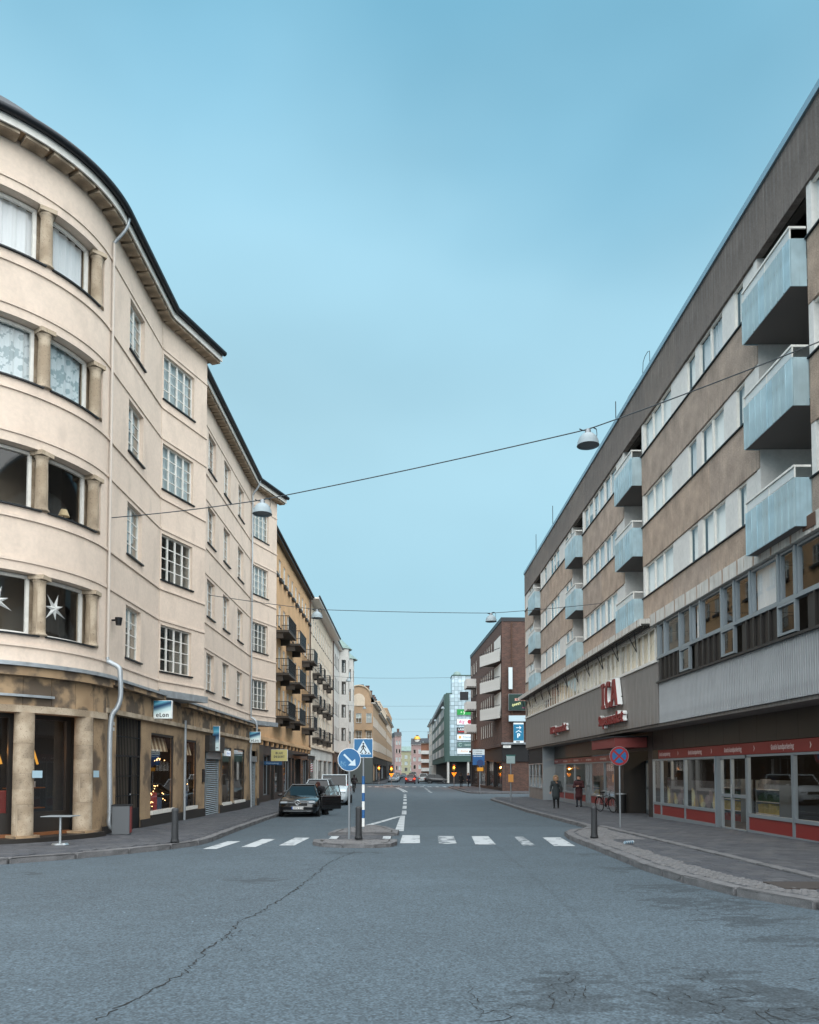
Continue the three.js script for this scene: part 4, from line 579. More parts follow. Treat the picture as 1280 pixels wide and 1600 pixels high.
  // white coping stones between offices and flats
  for (let d = 8; d < 29; d += 1.17) part('coping_stone', rbx(L(d + 1.16), L(d), 7.02, 7.45, -0.3, 0.1 + 0.012 * hash(Math.round(d * 9), 1, 411), 0.015), M.dirtyWhite, block);
  part('coping_backing', bx(L(29), L(6), 7.05, 7.44, -1.4, -0.31), M.joint, block);
  part('rusty_vent', bx(L(17.75), L(17.2), 7.12, 7.42, 0.114, 0.13), M.rust, block);
  // near half: office windows over ribbed dark panels over corrugated sheet
  const off = [[28.4, 27.75], [27.7, 26.25], [26.15, 25.25], [25.1, 24.4], [24.3, 22.75], [22.65, 21.9], [21.75, 20.85], [20.75, 19.3], [19.15, 18.45], [18.3, 16.9], [16.8, 16.1], [16, 14.5]];
  off.forEach(([f, n], i) => win(block, F0, L(f), L(n), 5.8, 7.0, { cols: 1, rows: 1, fm: M.greyFrame, fw: 0.06, td: 0.1, inset: 0.06, ...(i % 4 === 1 ? {} : i % 4 === 3 ? { blind: 0.9, cloth: 1 } : {}) }));
  for (const d of [28.45, 27.72, 26.2, 25.17, 24.35, 22.7, 21.82, 20.8, 19.22, 18.37, 16.85, 16.05]) part('mullion', bx(L(d) - 0.045, L(d) + 0.045, 5.8, 7.01, -0.15, 0.03), M.greyFrame, block);
  part('transom', bx(L(28.5), L(6), 5.72, 5.795, -0.12, 0.05), M.greyFrame, block);
  const low = [[26.1, 25.2], [22.65, 21.75], [19.2, 18.3], [15.5, 14.6]];
  low.forEach(([f, n]) => win(block, F0, L(f), L(n), 4.95, 5.71, { cols: 1, rows: 1, fm: M.greyFrame, fw: 0.06, td: 0.1, inset: -0.01 }));
  for (let d = 6; d < 28.3; d += 0.44) { if (low.some(([f, n]) => d + 0.43 > n && d < f)) continue; part('ribbed_panel', cached('rib', () => merge([bx(-0.21, 0.21, 0, 0.81, -0.05, -0.02), bx(0.17, 0.22, 0, 0.81, -0.02, 0.05)])), M.darkFrame, block, L(d + 0.22), 4.91, 0); }
  part('dark_sill', [bx(L(28.5), L(6), 4.84, 4.905, -0.1, 0.08)], M.darkFrame, block);
  { const sh = new THREE.Shape(), x0 = L(28.4), x1 = L(6); sh.moveTo(x0, -0.12); let x = x0; while (x < x1) { sh.lineTo(x, 0); sh.lineTo(x + 0.05, 0); sh.lineTo(x + 0.06, -0.035); sh.lineTo(x + 0.1, -0.035); x += 0.11; } sh.lineTo(x1, -0.12); const g = new THREE.ExtrudeGeometry(sh, { depth: 1.44, bevelEnabled: false }); g.rotateX(-Math.PI / 2); g.scale(1, 1, -1); const p = g.attributes.position; part('corrugated_cladding', wuv(toCreasedNormals(g, 0.3)), M.corrugated, block, 0, 3.4, 0).userData.kind = 'stuff'; }
  // far half: white windows with gathered cloth, flat grey panels
  for (let i = 0; i < 13; i++) { const a = 28.9 + i * 2.38; win(block, F0, L(a + 2.34), L(a), 5.74, 6.98, { cols: 3, rows: 1, fw: 0.05, mull: 0.06, inset: 0.06, fm: M.whiteFrame, blind: i === 8 || i === 9 ? 0.5 : 0.96, cloth: 1, blindMat: i === 8 ? M.redDull : M.drape }); }
  part('white_sill', bx(L(59.9), L(28.55), 5.64, 5.735, -0.1, 0.06), M.whiteFrame, block); part('window_head', bx(L(59.9), L(28.55), 6.985, 7.44, -0.3, 0.02), M.dirtyWhite, block);
  { let d = 28.55, i = 0; while (d < 59.8) { const e = Math.min(59.9, d + 0.86); part('cladding_panel', cached('cl' + (e - d).toFixed(2), () => rbx(-(e - d) / 2 + 0.005, (e - d) / 2 - 0.005, 0, 2.23, -0.08, 0, 0.006)), M.greyPanel, block, L((d + e) / 2), 3.4, 0.004 * (i++ % 2)); d = e; } }
  part('cladding_end', bx(L(59.94), L(59.9), 3.4, 7.4, -8, 0), M.greyPanel, block);
  // folded awning along the far half
  part('awning_case', [bx(L(60.3), L(29), 7.14, 7.32, 0.03, 0.5), bx(L(60.3), L(29), 7.06, 7.14, 0.44, 0.51)], M.dirtyWhite, block);
  { const gg = []; for (const y of [0.08, 0.2, 0.34]) gg.push(clean(bar([L(60), 7.07, y], [L(29.2), 7.07, y], 0.035, 6))); part('awning_roll', gg, M.darkFrame, block); }
  for (let d = 30; d < 59.5; d += 2.6) part('awning_arm', [bar([L(d), 6.98, 0.4], [L(d + 0.5), 6.3, 0.18], 0.018), bar([L(d + 0.5), 6.3, 0.18], [L(d + 1.1), 6.98, 0.3], 0.018)], M.blackMetal, block);
  // soffit, dark fascia boards and shopfront, set back under the panels
  const SZ = -1.0;                                                  // shopfront plane
  part('soffit', bx(L(59.9), L(6), 3.3, 3.39, -1.6, -0.09), M.greyPanel, block);
  { let d = 6; while (d < 54) { part('fascia_board', bx(L(d + 1.19) , L(d), 2.52, 3.3, SZ - 0.06, SZ), std(0x39352f, 0.45, { metalness: 0.3 }), block); d += 1.2; } }
  const bandText = canvasTex(1024, 64, (x, w, h) => { x.fillStyle = '#7c2824'; x.fillRect(0, 0, w, h); x.fillStyle = '#cfc4c0'; x.font = 'bold 40px sans-serif'; x.fillText('Gratis kundparkering', 40, 46); x.beginPath(); x.moveTo(720, 12); x.lineTo(742, 32); x.lineTo(720, 52); x.lineTo(720, 42); x.lineTo(728, 32); x.lineTo(720, 22); x.fill(); });
  for (let d = 6; d < 33; d += 3.2) { const e = Math.min(32.4, d + 3.19); if (e - d < 1) break; const o = part('red_band', [bx(L(e), L(d), 2.16, 2.5, SZ - 0.05, SZ + 0.03)], M.red, block); part('lettering', plane(e - d, 0.32), signMat(bandText), o, L((d + e) / 2), 2.33, SZ + 0.034); }
  for (let d = 38; d < 53; d += 3.2) { const e = Math.min(53.6, d + 3.19), o = part('red_band', [bx(L(e), L(d), 2.16, 2.45, SZ - 0.05, SZ + 0.03)], M.red, block); part('lettering', plane(e - d, 0.27), signMat(bandText), o, L((d + e) / 2), 2.305, SZ + 0.034); }
  const shopWin = (d0, d1, y0 = 0.36, kick = true) => { const w = win(block, fr(0, SZ), L(d1), L(d0), y0, 2.15, { cols: 1, rows: 1, fm: M.greyFrame, fw: 0.06, td: 0.1, inset: 0, name: 'shop_window' }); if (kick) { part('kick_panel', bx(-(d1 - d0) / 2 + 0.05, (d1 - d0) / 2 - 0.05, -0.42, -0.04, -0.04, 0.02), M.red, w); part('kick_frame', [bx(-(d1 - d0) / 2, (d1 - d0) / 2, -0.04, 0, -0.05, 0.05), bx(-(d1 - d0) / 2, (d1 - d0) / 2, -0.8, -0.42, -0.05, 0.05), bx(-(d1 - d0) / 2, -(d1 - d0) / 2 + 0.05, -0.42, -0.04, -0.05, 0.05), bx((d1 - d0) / 2 - 0.05, (d1 - d0) / 2, -0.42, -0.04, -0.05, 0.05)], M.greyFrame, w); } return w; };
  for (const [a, b] of [[31.3, 32.3], [28.65, 31.28], [25.8, 28.63], [20.65, 23.4], [18.0, 20.63], [15.4, 17.98], [12.5, 15.38], [9.5, 12.48], [6.2, 9.48]]) shopWin(a, b);
  for (const [a, b] of [[38.2, 40.2], [40.22, 43.2], [44.3, 47.3], [47.32, 50.3], [50.32, 53.7]]) shopWin(a, b);
  const door = (d0, d1, z) => { const w = d1 - d0, o = part('door', [bx(L(d1), L(d1) + 0.08, -0.3, 2.15, z - 0.05, z + 0.05), bx(L(d0) - 0.08, L(d0), -0.3, 2.15, z - 0.05, z + 0.05), bx(L(d1), L(d0), 2.05, 2.15, z - 0.05, z + 0.05), bx(L(d1), L(d0), -0.3, -0.1, z - 0.05, z + 0.05), bx(L(d1) + w * 0.4, L(d1) + w * 0.4 + 0.1, -0.1, 2.05, z - 0.045, z + 0.045), bx(L(d1), L(d0), 0.85, 0.95, z - 0.04, z + 0.04)], M.greyFrame, block); part('pane', plane(w - 0.1, 2.2), M.glass, o, L((d0 + d1) / 2), 0.95, z); part('handle', [bar([L(d1) + w * 0.4 + 0.14, 0.85, z + 0.08], [L(d1) + w * 0.4 + 0.14, 1.25, z + 0.08], 0.015)], M.steel, o); return o; };
  door(23.42, 25.4, SZ); door(43.22, 44.28, SZ); part('door_panel', bx(L(25.78), L(25.42), -0.3, 2.15, SZ - 0.05, SZ + 0.02), M.greyFrame, block);
  // entrance: dark piers, recessed doors, red canopy
  part('entrance_pier', bx(L(38.15), L(36.6), -0.9, 3.3, -2.4, SZ + 0.05), M.darkFrame, block); part('entrance_pier', bx(L(32.95), L(32.35), -0.9, 3.3, SZ - 0.6, SZ + 0.02), M.darkFrame, block); door(33.0, 34.7, -2.0); door(34.75, 36.5, -2.0);
  part('canopy', [rbx(L(37.2), L(33.1), 2.66, 3.08, SZ + 0.01, 0.37, 0.01)], M.redDull, block); part('canopy_top', [bx(L(37.25), L(33.05), 3.083, 3.14, SZ, 0.42)], M.dark, block);
  // far corner windows nearly flush with the panels
  for (let i = 0; i < 4; i++) { const a = 53.9 + i * 1.45, w = win(block, fr(0, -0.25), L(a + 1.43), L(a), 0.45, 2.2, { cols: 1, rows: 2, fm: M.greyFrame, fw: 0.06, td: 0.1, inset: 0, name: 'shop_window' }); part('kick_panel', bx(-0.7, 0.7, -1.0, 0, -0.04, 0.02), M.greyPanel, w); part('poster', bx(-0.6, 0.6, 0.1, 0.75, -0.06, -0.05), M.dirtyWhite, w); }
  part('dark_lintel', bx(L(59.85), L(53.8), 2.2, 3.3, -0.32, -0.2), M.dark, block);
  part('corner_return', bx(L(59.85), L(59.7), -0.9, 3.3, -5, -0.2), M.greyFrame, block); part('corner_return', bx(L(53.88), L(53.7), -0.9, 3.3, SZ, -0.2), M.greyFrame, block);
  part('shop_room', [bx(L(59.6), L(6.2), -0.75, -0.35, -8, SZ - 0.06), bx(L(59.6), L(6.2), -0.6, 3.3, -8.2, -8), bx(L(59.6), L(6.2), 3.0, 3.29, -8, SZ - 0.07)], M.shopRoom, block);
  // 3-D letters on the panels
  const letters = (txt, size, d, y, depth = 0.14) => { const g = new TextGeometry(txt, { font: fontBold, size, depth, curveSegments: 4, bevelEnabled: false }); g.computeBoundingBox(); const o = thing('letter_sign', size > 0.5 ? 'large red three-letter sign standing out from grey panels above the canopy' : d < 40 ? 'red lettering under the large three-letter sign above the canopy' : 'small red lettering on the grey panels far from the canopy', 'sign', [9.2 - 0.1, y, -d], -Math.PI / 2); part('letters', [g.translate(-(g.boundingBox.max.x) / 2, 0, 0)], [M.red, M.white].length ? M.red : 0, o); part('letter_backs', g.clone().translate(0.03, 0.03, -0.06), M.white, o); part('mount', [bx(-size * 1.1, size * 1.1, size * 0.3, size * 0.34, -0.12, -0.02)], M.blackMetal, o); };
  letters('ICA', 1.15, 34.4, 4.45, 0.2); letters('Supermarket', 0.46, 34.4, 3.72, 0.16); letters('ICA Supermarket', 0.42, 46.4, 3.95, 0.12);
  // inside the shop: shelves, ceiling lamps, pillars
  const w2 = (d, y, z) => [9.2 - z, y, -d];
  for (const d of [12, 17, 21, 27, 30, 41, 47, 51]) { const s = thing('store_shelf', `shelf rack with goods inside the supermarket ${d < 24 ? 'beside the near windows' : d < 35 ? 'behind the middle windows' : 'behind the windows past the entrance'}`, 'shelf', w2(d, -0.35, -3.4 - (d % 3) * 0.5), -Math.PI / 2, d < 24 ? 'near store shelves' : d < 35 ? 'middle store shelves' : 'far store shelves'); part('frame', [bx(-0.9, 0.9, 0, 1.7, -0.25, -0.2), bx(-0.9, -0.86, 0, 1.7, -0.2, 0.2), bx(0.86, 0.9, 0, 1.7, -0.2, 0.2)], M.greyFrame, s); for (let k = 0; k < 4; k++) { part('shelf_board', bx(-0.86, 0.86, 0.1 + k * 0.42, 0.13 + k * 0.42, -0.2, 0.2), M.white, s); const g = []; for (let i = 0; i < 8; i++) { const h = 0.15 + 0.2 * rnd(); g.push(bx(-0.82 + i * 0.2, -0.65 + i * 0.2, 0.13 + k * 0.42, 0.13 + h + k * 0.42, -0.15, 0.15)); } part('goods', g, std([0x9a3b2e, 0xc7b25a, 0x4a6b58, 0x8a8f94][k], 0.7), s).userData.kind = 'stuff'; } }
  for (const d of [19.5, 23, 27, 31, 42, 49]) { const s = thing('ceiling_tube', d < 34 ? 'lit ceiling tube inside the supermarket near the glass door' : 'lit ceiling tube inside the supermarket past the red canopy', 'lamp', w2(d, 2.94, -3.0), 0, d < 34 ? 'near ceiling tubes' : 'far ceiling tubes'); part('housing', bx(-0.9, 0.9, 0, 0.05, -0.08, 0.08), M.white, s); part('tube', bx(-0.85, 0.85, -0.04, 0, -0.03, 0.03), glow(0xffe9c8, 2.2), s); lightAt(s, 0xffe4c0, 1.0, 0, -0.12, 0); }
  { const post = canvasTex(512, 256, (x, w, h) => { x.fillStyle = '#3a3330'; x.fillRect(0, 0, w, h); const cs = ['#b8963e', '#a8a496', '#c0a450', '#85706c', '#a9b09c', '#9c8250', '#6c5a58']; for (let i = 0; i < 26; i++) { x.globalAlpha = 0.35 + 0.3 * hash(i, 1, 431); x.fillStyle = cs[i % 7]; x.beginPath(); x.ellipse(512 * hash(i, 2, 431), 130 + 120 * hash(i, 3, 431), 20 + 34 * hash(i, 4, 431), 24 + 50 * hash(i, 5, 431), hash(i, 6, 431) - 0.5, 0, 7); x.fill(); } x.globalAlpha = 1; }); for (const [d, w] of [[29.9, 2.2], [27.2, 2.4]]) { const o = part('window_poster', plane(w, 0.95), signMat(post), scene); o.position.set(...w2(d, 0.86, -1.12)); o.rotation.y = -Math.PI / 2; tag(o, d > 28 ? 'poster of fruit and bottles low in the wide shop window by the entrance' : 'poster of fruit and bottles low in the shop window beside the glass door', 'poster', 'bottle posters in the shop windows'); } }
  { const o = part('window_notice', plane(0.75, 1.15), signMat(canvasTex(128, 196, (x, w, h) => { x.fillStyle = '#9fb4bd'; x.fillRect(0, 0, w, h); x.fillStyle = '#7d939d'; for (let i = 0; i < 9; i++) x.fillRect(14, 30 + i * 16, 100 - (i % 3) * 20, 6); })), scene); o.position.set(...w2(19.0, 1.35, -1.1)); o.rotation.y = -Math.PI / 2; tag(o, 'pale blue notice hung behind the shop window past the glass door', 'notice'); }
}

// ---------- the other houses ----------
// o: pos, turn, w, h (eaves), depth, mat, wins [{x, step, n, w, h, sills, cols, rows}], g (height of the shop storey), gmat, shops [[x0, x1, y0, y1]], roof {mat, rise}
function house(name, label, o) {
  const root = thing(name, label, 'building', o.pos, o.turn, o.group), base = -1.0, g = o.g ?? base, openings = [], dp = o.depth ?? 10;
  for (const s of o.wins) for (let i = 0; i < s.n; i++) for (const y of s.sills) openings.push([s.x + i * s.step, s.x + i * s.step + s.w, y, y + s.h, s]);
  part('wall', gridWall(0, o.w, g, o.h, openings, 0.3), o.mat, root);
  for (const q of openings) { const s = q[4], r = hash(Math.round(q[0] * 31), Math.round(q[2] * 17), 501); win(root, F0, q[0], q[1], q[2], q[3], { cols: s.cols ?? 1, rows: s.rows ?? 1, inset: o.inset ?? 0.07, fw: 0.06, mw: 0.05, sill: s.sill ?? 0.05, fm: s.fm, gm: M.oldGlass, ...(r < 0.45 ? { blind: 0.95, cloth: 1 } : r < 0.65 ? { blind: 0.5 } : {}) }); }
  part('side_wall', [bx(0.005, 0.3, base, o.h, -dp, -0.305), bx(o.w - 0.3, o.w - 0.005, base, o.h, -dp, -0.305)], o.sideMat ?? o.mat, root);
  part('core', [bx(0.32, o.w - 0.32, base, o.h - 0.05, -dp + 0.1, -1.1)], M.room, root);
  if (o.g) {
    const sh = o.shops ?? []; part('shop_wall', gridWall(0, o.w, base, g, sh, 0.35).translate(0, 0, 0.02), o.gmat ?? o.mat, root);
    sh.forEach(([a, b, y0, y1], i) => win(root, F0, a, b, y0, y1, { cols: Math.max(1, Math.round((b - a) / 1.2)), rows: 1, inset: 0.2, fm: i % 3 === 1 ? M.greyFrame : M.darkFrame, name: 'shop_window', ...(i % 3 === 2 ? { blind: 0.4 } : {}) }));
    part('cornice', rbx(-0.05, o.w + 0.05, g - 0.12, g + 0.14, 0.022, 0.24, 0.03), o.corniceMat ?? o.mat, root);
  }
  if (o.roof !== 0) {
    const r = o.roof ?? {}, rise = r.rise ?? 2.5, run = r.run ?? 3, rg = new THREE.PlaneGeometry(o.w + 0.3, Math.hypot(rise, run)); rg.rotateX(-Math.PI / 2 + Math.atan2(rise, run));
    part('roof', wuv(rg), r.mat ?? M.roofDark, root, o.w / 2, o.h + rise / 2 + 0.1, 0.4 - run / 2);
    for (let i = 0, cn = Math.min(4, Math.ceil(o.w / 7)); i < cn; i++) { const cx = (i + 0.4) / cn * o.w; part('chimney', [bx(cx, cx + 0.9, o.h + 1, o.h + rise + 1.3, -run - 0.5, -run + 0.2), bx(cx - 0.06, cx + 0.96, o.h + rise + 1.3, o.h + rise + 1.42, -run - 0.56, -run + 0.26)], M.brick, root); }
    part('roof_ridge', bx(-0.1, o.w + 0.1, o.h - 0.2, o.h + rise, -dp, 0.4 - run), r.mat ?? M.roofDark, root);
    part('eave', [bx(-0.1, o.w + 0.1, o.h - 0.02, o.h + 0.12, -0.3, r.over ?? 0.45)], r.eaveMat ?? M.whiteFrame, root);
    const gt = new THREE.CylinderGeometry(0.09, 0.09, o.w + 0.2, 8); gt.rotateZ(Math.PI / 2); part('gutter', clean(gt), M.gutter, root, o.w / 2, o.h + 0.2, (r.over ?? 0.45) + 0.06);
  }
  return root;
}
function ironBalcony(root, x0, x1, y, out, h = 1.0, solid = 0) {
  const m = part('balcony', [bx(x0, x1, y - 0.16, y, 0.005, out), bx(x0 + 0.1, x0 + 0.3, y - 0.55, y - 0.16, 0.005, out * 0.6), bx(x1 - 0.3, x1 - 0.1, y - 0.55, y - 0.16, 0.005, out * 0.6)], std(0x4a4540, 0.9), root), a = [bx(x0, x1, y + h - 0.04, y + h, out - 0.05, out), bx(x0, x0 + 0.04, y + h - 0.04, y + h, 0.01, out - 0.05), bx(x1 - 0.04, x1, y + h - 0.04, y + h, 0.01, out - 0.05), bx(x0, x1, y + 0.06, y + 0.09, out - 0.04, out - 0.01)];
  for (let x = x0; x < x1; x += solid ? 0.07 : 0.12) a.push(bx(x, x + (solid ? 0.035 : 0.02), y, y + h - 0.04, out - 0.035, out - 0.015)); for (let z = 0.1; z < out - 0.05; z += 0.12) for (const x of [x0 + 0.01, x1 - 0.03]) a.push(bx(x, x + 0.02, y, y + h - 0.04, z, z + 0.02));
  part('railing', a, M.blackMetal, m); return m;
}
const LT = Math.PI / 2, RT = -Math.PI / 2;
// ochre house
{
  const y = house('ochre_house', 'ochre yellow house with black iron balconies beside the pale corner house', { pos: [-9.05, 0, -46.05], turn: LT, w: 27.9, h: 17.9, mat: M.ochre, g: 3.7, gmat: M.darkFrame, roof: { mat: M.roofRed, rise: 3, run: 2.6, eaveMat: M.gutter, over: 0.35 },
    wins: [{ x: 1.5, step: 2.1, n: 13, w: 1.05, h: 1.55, sills: [6.1, 9.05, 12.05], cols: 2, rows: 2 }, { x: 1.5, step: 2.1, n: 13, w: 1.0, h: 1.3, sills: [15.6], cols: 2, rows: 2 }], shops: [[0.4, 2.2, -0.3, 2.7], [4.2, 6.6, 0.1, 2.7], [7.0, 8.2, -0.4, 2.7], [8.6, 12, 0.1, 2.7], [12.6, 16.2, 0.1, 2.7], [16.8, 18, -0.4, 2.7], [18.6, 22, 0.1, 2.7], [22.8, 27, 0.1, 2.7]] });
  for (const f of [5.45, 8.4, 11.35]) for (const [a, b, s] of [[7.6, 11.2, 0], [13.4, 17, 1], [22.6, 25.4, 1]]) ironBalcony(y, a, b, f, 1.1, 1.0, s);
  for (let i = 0; i < 13; i++) part('flower_box', rbx(1.45 + i * 2.1, 2.6 + i * 2.1, 15.3, 15.5, 0.01, 0.22, 0.02), M.darkFrame, y);
  part('downpipe', [bar([27.7, 17.8, 0.12], [27.7, 0, 0.12], 0.06)], M.rust, y);
  for (let i = 0; i < 14; i++) part('bracket', bx(0.8 + i * 2, 1.0 + i * 2, 3.3, 3.58, 0.03, 0.2), M.ochre, y);
  const aw = thing('shop_awning', 'dark folded shop awning on the ochre house', 'awning', [-9.03, 2.95, -66], LT); part('cloth', [bx(-2.5, 2.5, 0, 0.08, 0, 1.2), bx(-2.5, 2.5, -0.3, 0, 1.16, 1.2)], M.dark, aw); part('front_bar', bar([-2.55, 0.02, 1.24], [2.55, 0.02, 1.24], 0.03), M.whiteFrame, aw);
  const sg = thing('shop_sign', 'pale yellow shop sign reading blue desert above a blue board', 'sign', [-8.5, 2.05, -50.6], 0); part('sign_box', rbx(-0.1, 0.95, 0.25, 1.0, -0.1, 0.1, 0.02), M.white, sg); part('sign_face', plane(1.03, 0.72), signMat(canvasTex(256, 180, (x, w, h) => { x.fillStyle = '#bdb478'; x.fillRect(0, 0, w, h); x.fillStyle = '#23303c'; x.font = 'bold 50px sans-serif'; x.textAlign = 'center'; x.fillText('BLUE', w / 2, 72); x.fillText('DESERT', w / 2, 130); }), 0.15), sg, 0.425, 0.625, 0.102); part('board', rbx(-0.55, 0.6, 0, 0.24, -0.06, 0.06, 0.02), std(0x27567f, 0.5), sg); part('board_face', plane(1.1, 0.2), signMat(canvasTex(256, 48, (x, w, h) => { x.fillStyle = '#27567f'; x.fillRect(0, 0, w, h); x.fillStyle = '#b9c9d6'; x.font = 'italic 34px sans-serif'; x.fillText('Frisörsalong', 24, 36); })), sg, 0.025, 0.12, 0.062);
  const bp = thing('barber_pole', 'red and white striped barber pole on the house front', 'barber pole', [-8.85, 1.6, -74.5]); part('cylinder', cyl(0.1, 0.1, 0.7, 14), signMat(canvasTex(64, 128, (x, w, h) => { x.fillStyle = '#e6e6e6'; x.fillRect(0, 0, w, h); x.fillStyle = '#a02c30'; for (let i = -2; i < 6; i++) { x.beginPath(); x.moveTo(0, i * 40); x.lineTo(w, i * 40 - 40); x.lineTo(w, i * 40 - 22); x.lineTo(0, i * 40 + 18); x.fill(); } })), bp); part('cap', [cyl(0.12, 0.08, 0.1, 14, 0, 0.7), cyl(0.08, 0.12, 0.1, 14, 0, -0.1)], M.steel, bp);
}
{
  const c = house('cream_house', 'cream house with pairs of small balconies past the ochre house', { pos: [-9.05, 0, -74], turn: LT, w: 24, h: 18.0, mat: M.cream, g: 4.0, gmat: M.paleGrey, roof: { rise: 2.4, run: 2.4, over: 0.9 }, wins: [{ x: 1.0, step: 1.9, n: 12, w: 1.0, h: 1.7, sills: [5.6, 8.75, 11.9, 15.0], rows: 2 }], shops: [[0.8, 5, 0, 2.8], [5.8, 7, -0.4, 2.8], [8, 12.5, 0, 2.8], [13.2, 17.5, 0, 2.8], [18.3, 23.2, 0, 2.8]] });
  for (const f of [4.95, 8.1, 11.25]) for (const a of [2.6, 6.4, 12.1, 15.9]) ironBalcony(c, a, a + 1.7, f, 0.75, 0.95);
  part('downpipe', [bar([23.8, 17.9, 0.12], [23.8, 0, 0.12], 0.06)], M.rust, c);
  const gr = house('grey_house', 'pale grey house with copper-roofed oriels past the cream house', { pos: [-9.05, 0, -98.1], turn: LT, w: 26, h: 18.2, mat: M.paleGrey, g: 4.2, gmat: M.darkFrame, roof: { mat: M.copper, rise: 3, run: 2.4 }, wins: [{ x: 1.2, step: 2.2, n: 4, w: 1.0, h: 1.7, sills: [5.8, 9.0, 12.2, 15.2], rows: 2, fm: M.darkFrame }, { x: 14.2, step: 2.0, n: 2, w: 1.0, h: 1.7, sills: [5.8, 9.0, 12.2, 15.2], rows: 2, fm: M.darkFrame }], shops: [[1, 6, 0, 2.8], [7, 12, 0, 2.8], [13, 18, 0, 2.8], [19, 25, 0, 2.8]] });
  for (const [x0, x1] of [[9.6, 13.2], [19.5, 23.5]]) {
    const w = x1 - x0; part('oriel', [gridWall(x0 + 0.7, x1 - 0.7, 4.6, 18.6, [5.8, 9, 12.2, 15.2].map((y) => [x0 + 1.2, x1 - 1.2, y, y + 1.8]), 0.2).translate(0, 0, 1.2)], M.paleGrey, gr);
    for (const y of [5.8, 9, 12.2, 15.2]) win(gr, fr(0, 1.2), x0 + 1.2, x1 - 1.2, y, y + 1.8, { cols: 2, rows: 2, inset: 0.1, fm: M.darkFrame });
    for (const s of [-1, 1]) { const f = s < 0 ? fr(x0, 0.02, -Math.atan2(1.18, 0.7)) : fr(x1 - 0.7, 1.2, Math.atan2(1.18, 0.7)); put(part('oriel_side', gridWall(0, 1.372, 4.6, 18.6, [5.8, 9, 12.2, 15.2].map((y) => [0.35, 1.0, y, y + 1.8]), 0.15), M.paleGrey, gr), f, 0, 0, 0); for (const y of [5.8, 9, 12.2, 15.2]) win(gr, f, 0.35, 1.0, y, y + 1.8, { cols: 1, rows: 2, inset: 0.08, fm: M.darkFrame }); }
    const sh = new THREE.Shape([[x0, 0], [x1, 0], [x1 - 0.7, -1.2], [x0 + 0.7, -1.2]].map((p) => new THREE.Vector2(...p))); const dn = new THREE.ExtrudeGeometry(sh, { depth: 0.5, bevelEnabled: false }); dn.rotateX(-Math.PI / 2); part('oriel_floor', wuv(dn), M.paleGrey, gr, 0, 4.1, 0.01);
    const cp = new THREE.ConeGeometry(w * 0.55, 1.5, 10); part('oriel_roof', clean(cp.scale(1, 1, 0.8)), M.copper, gr, (x0 + x1) / 2, 19.35, 0.1);
  }
}
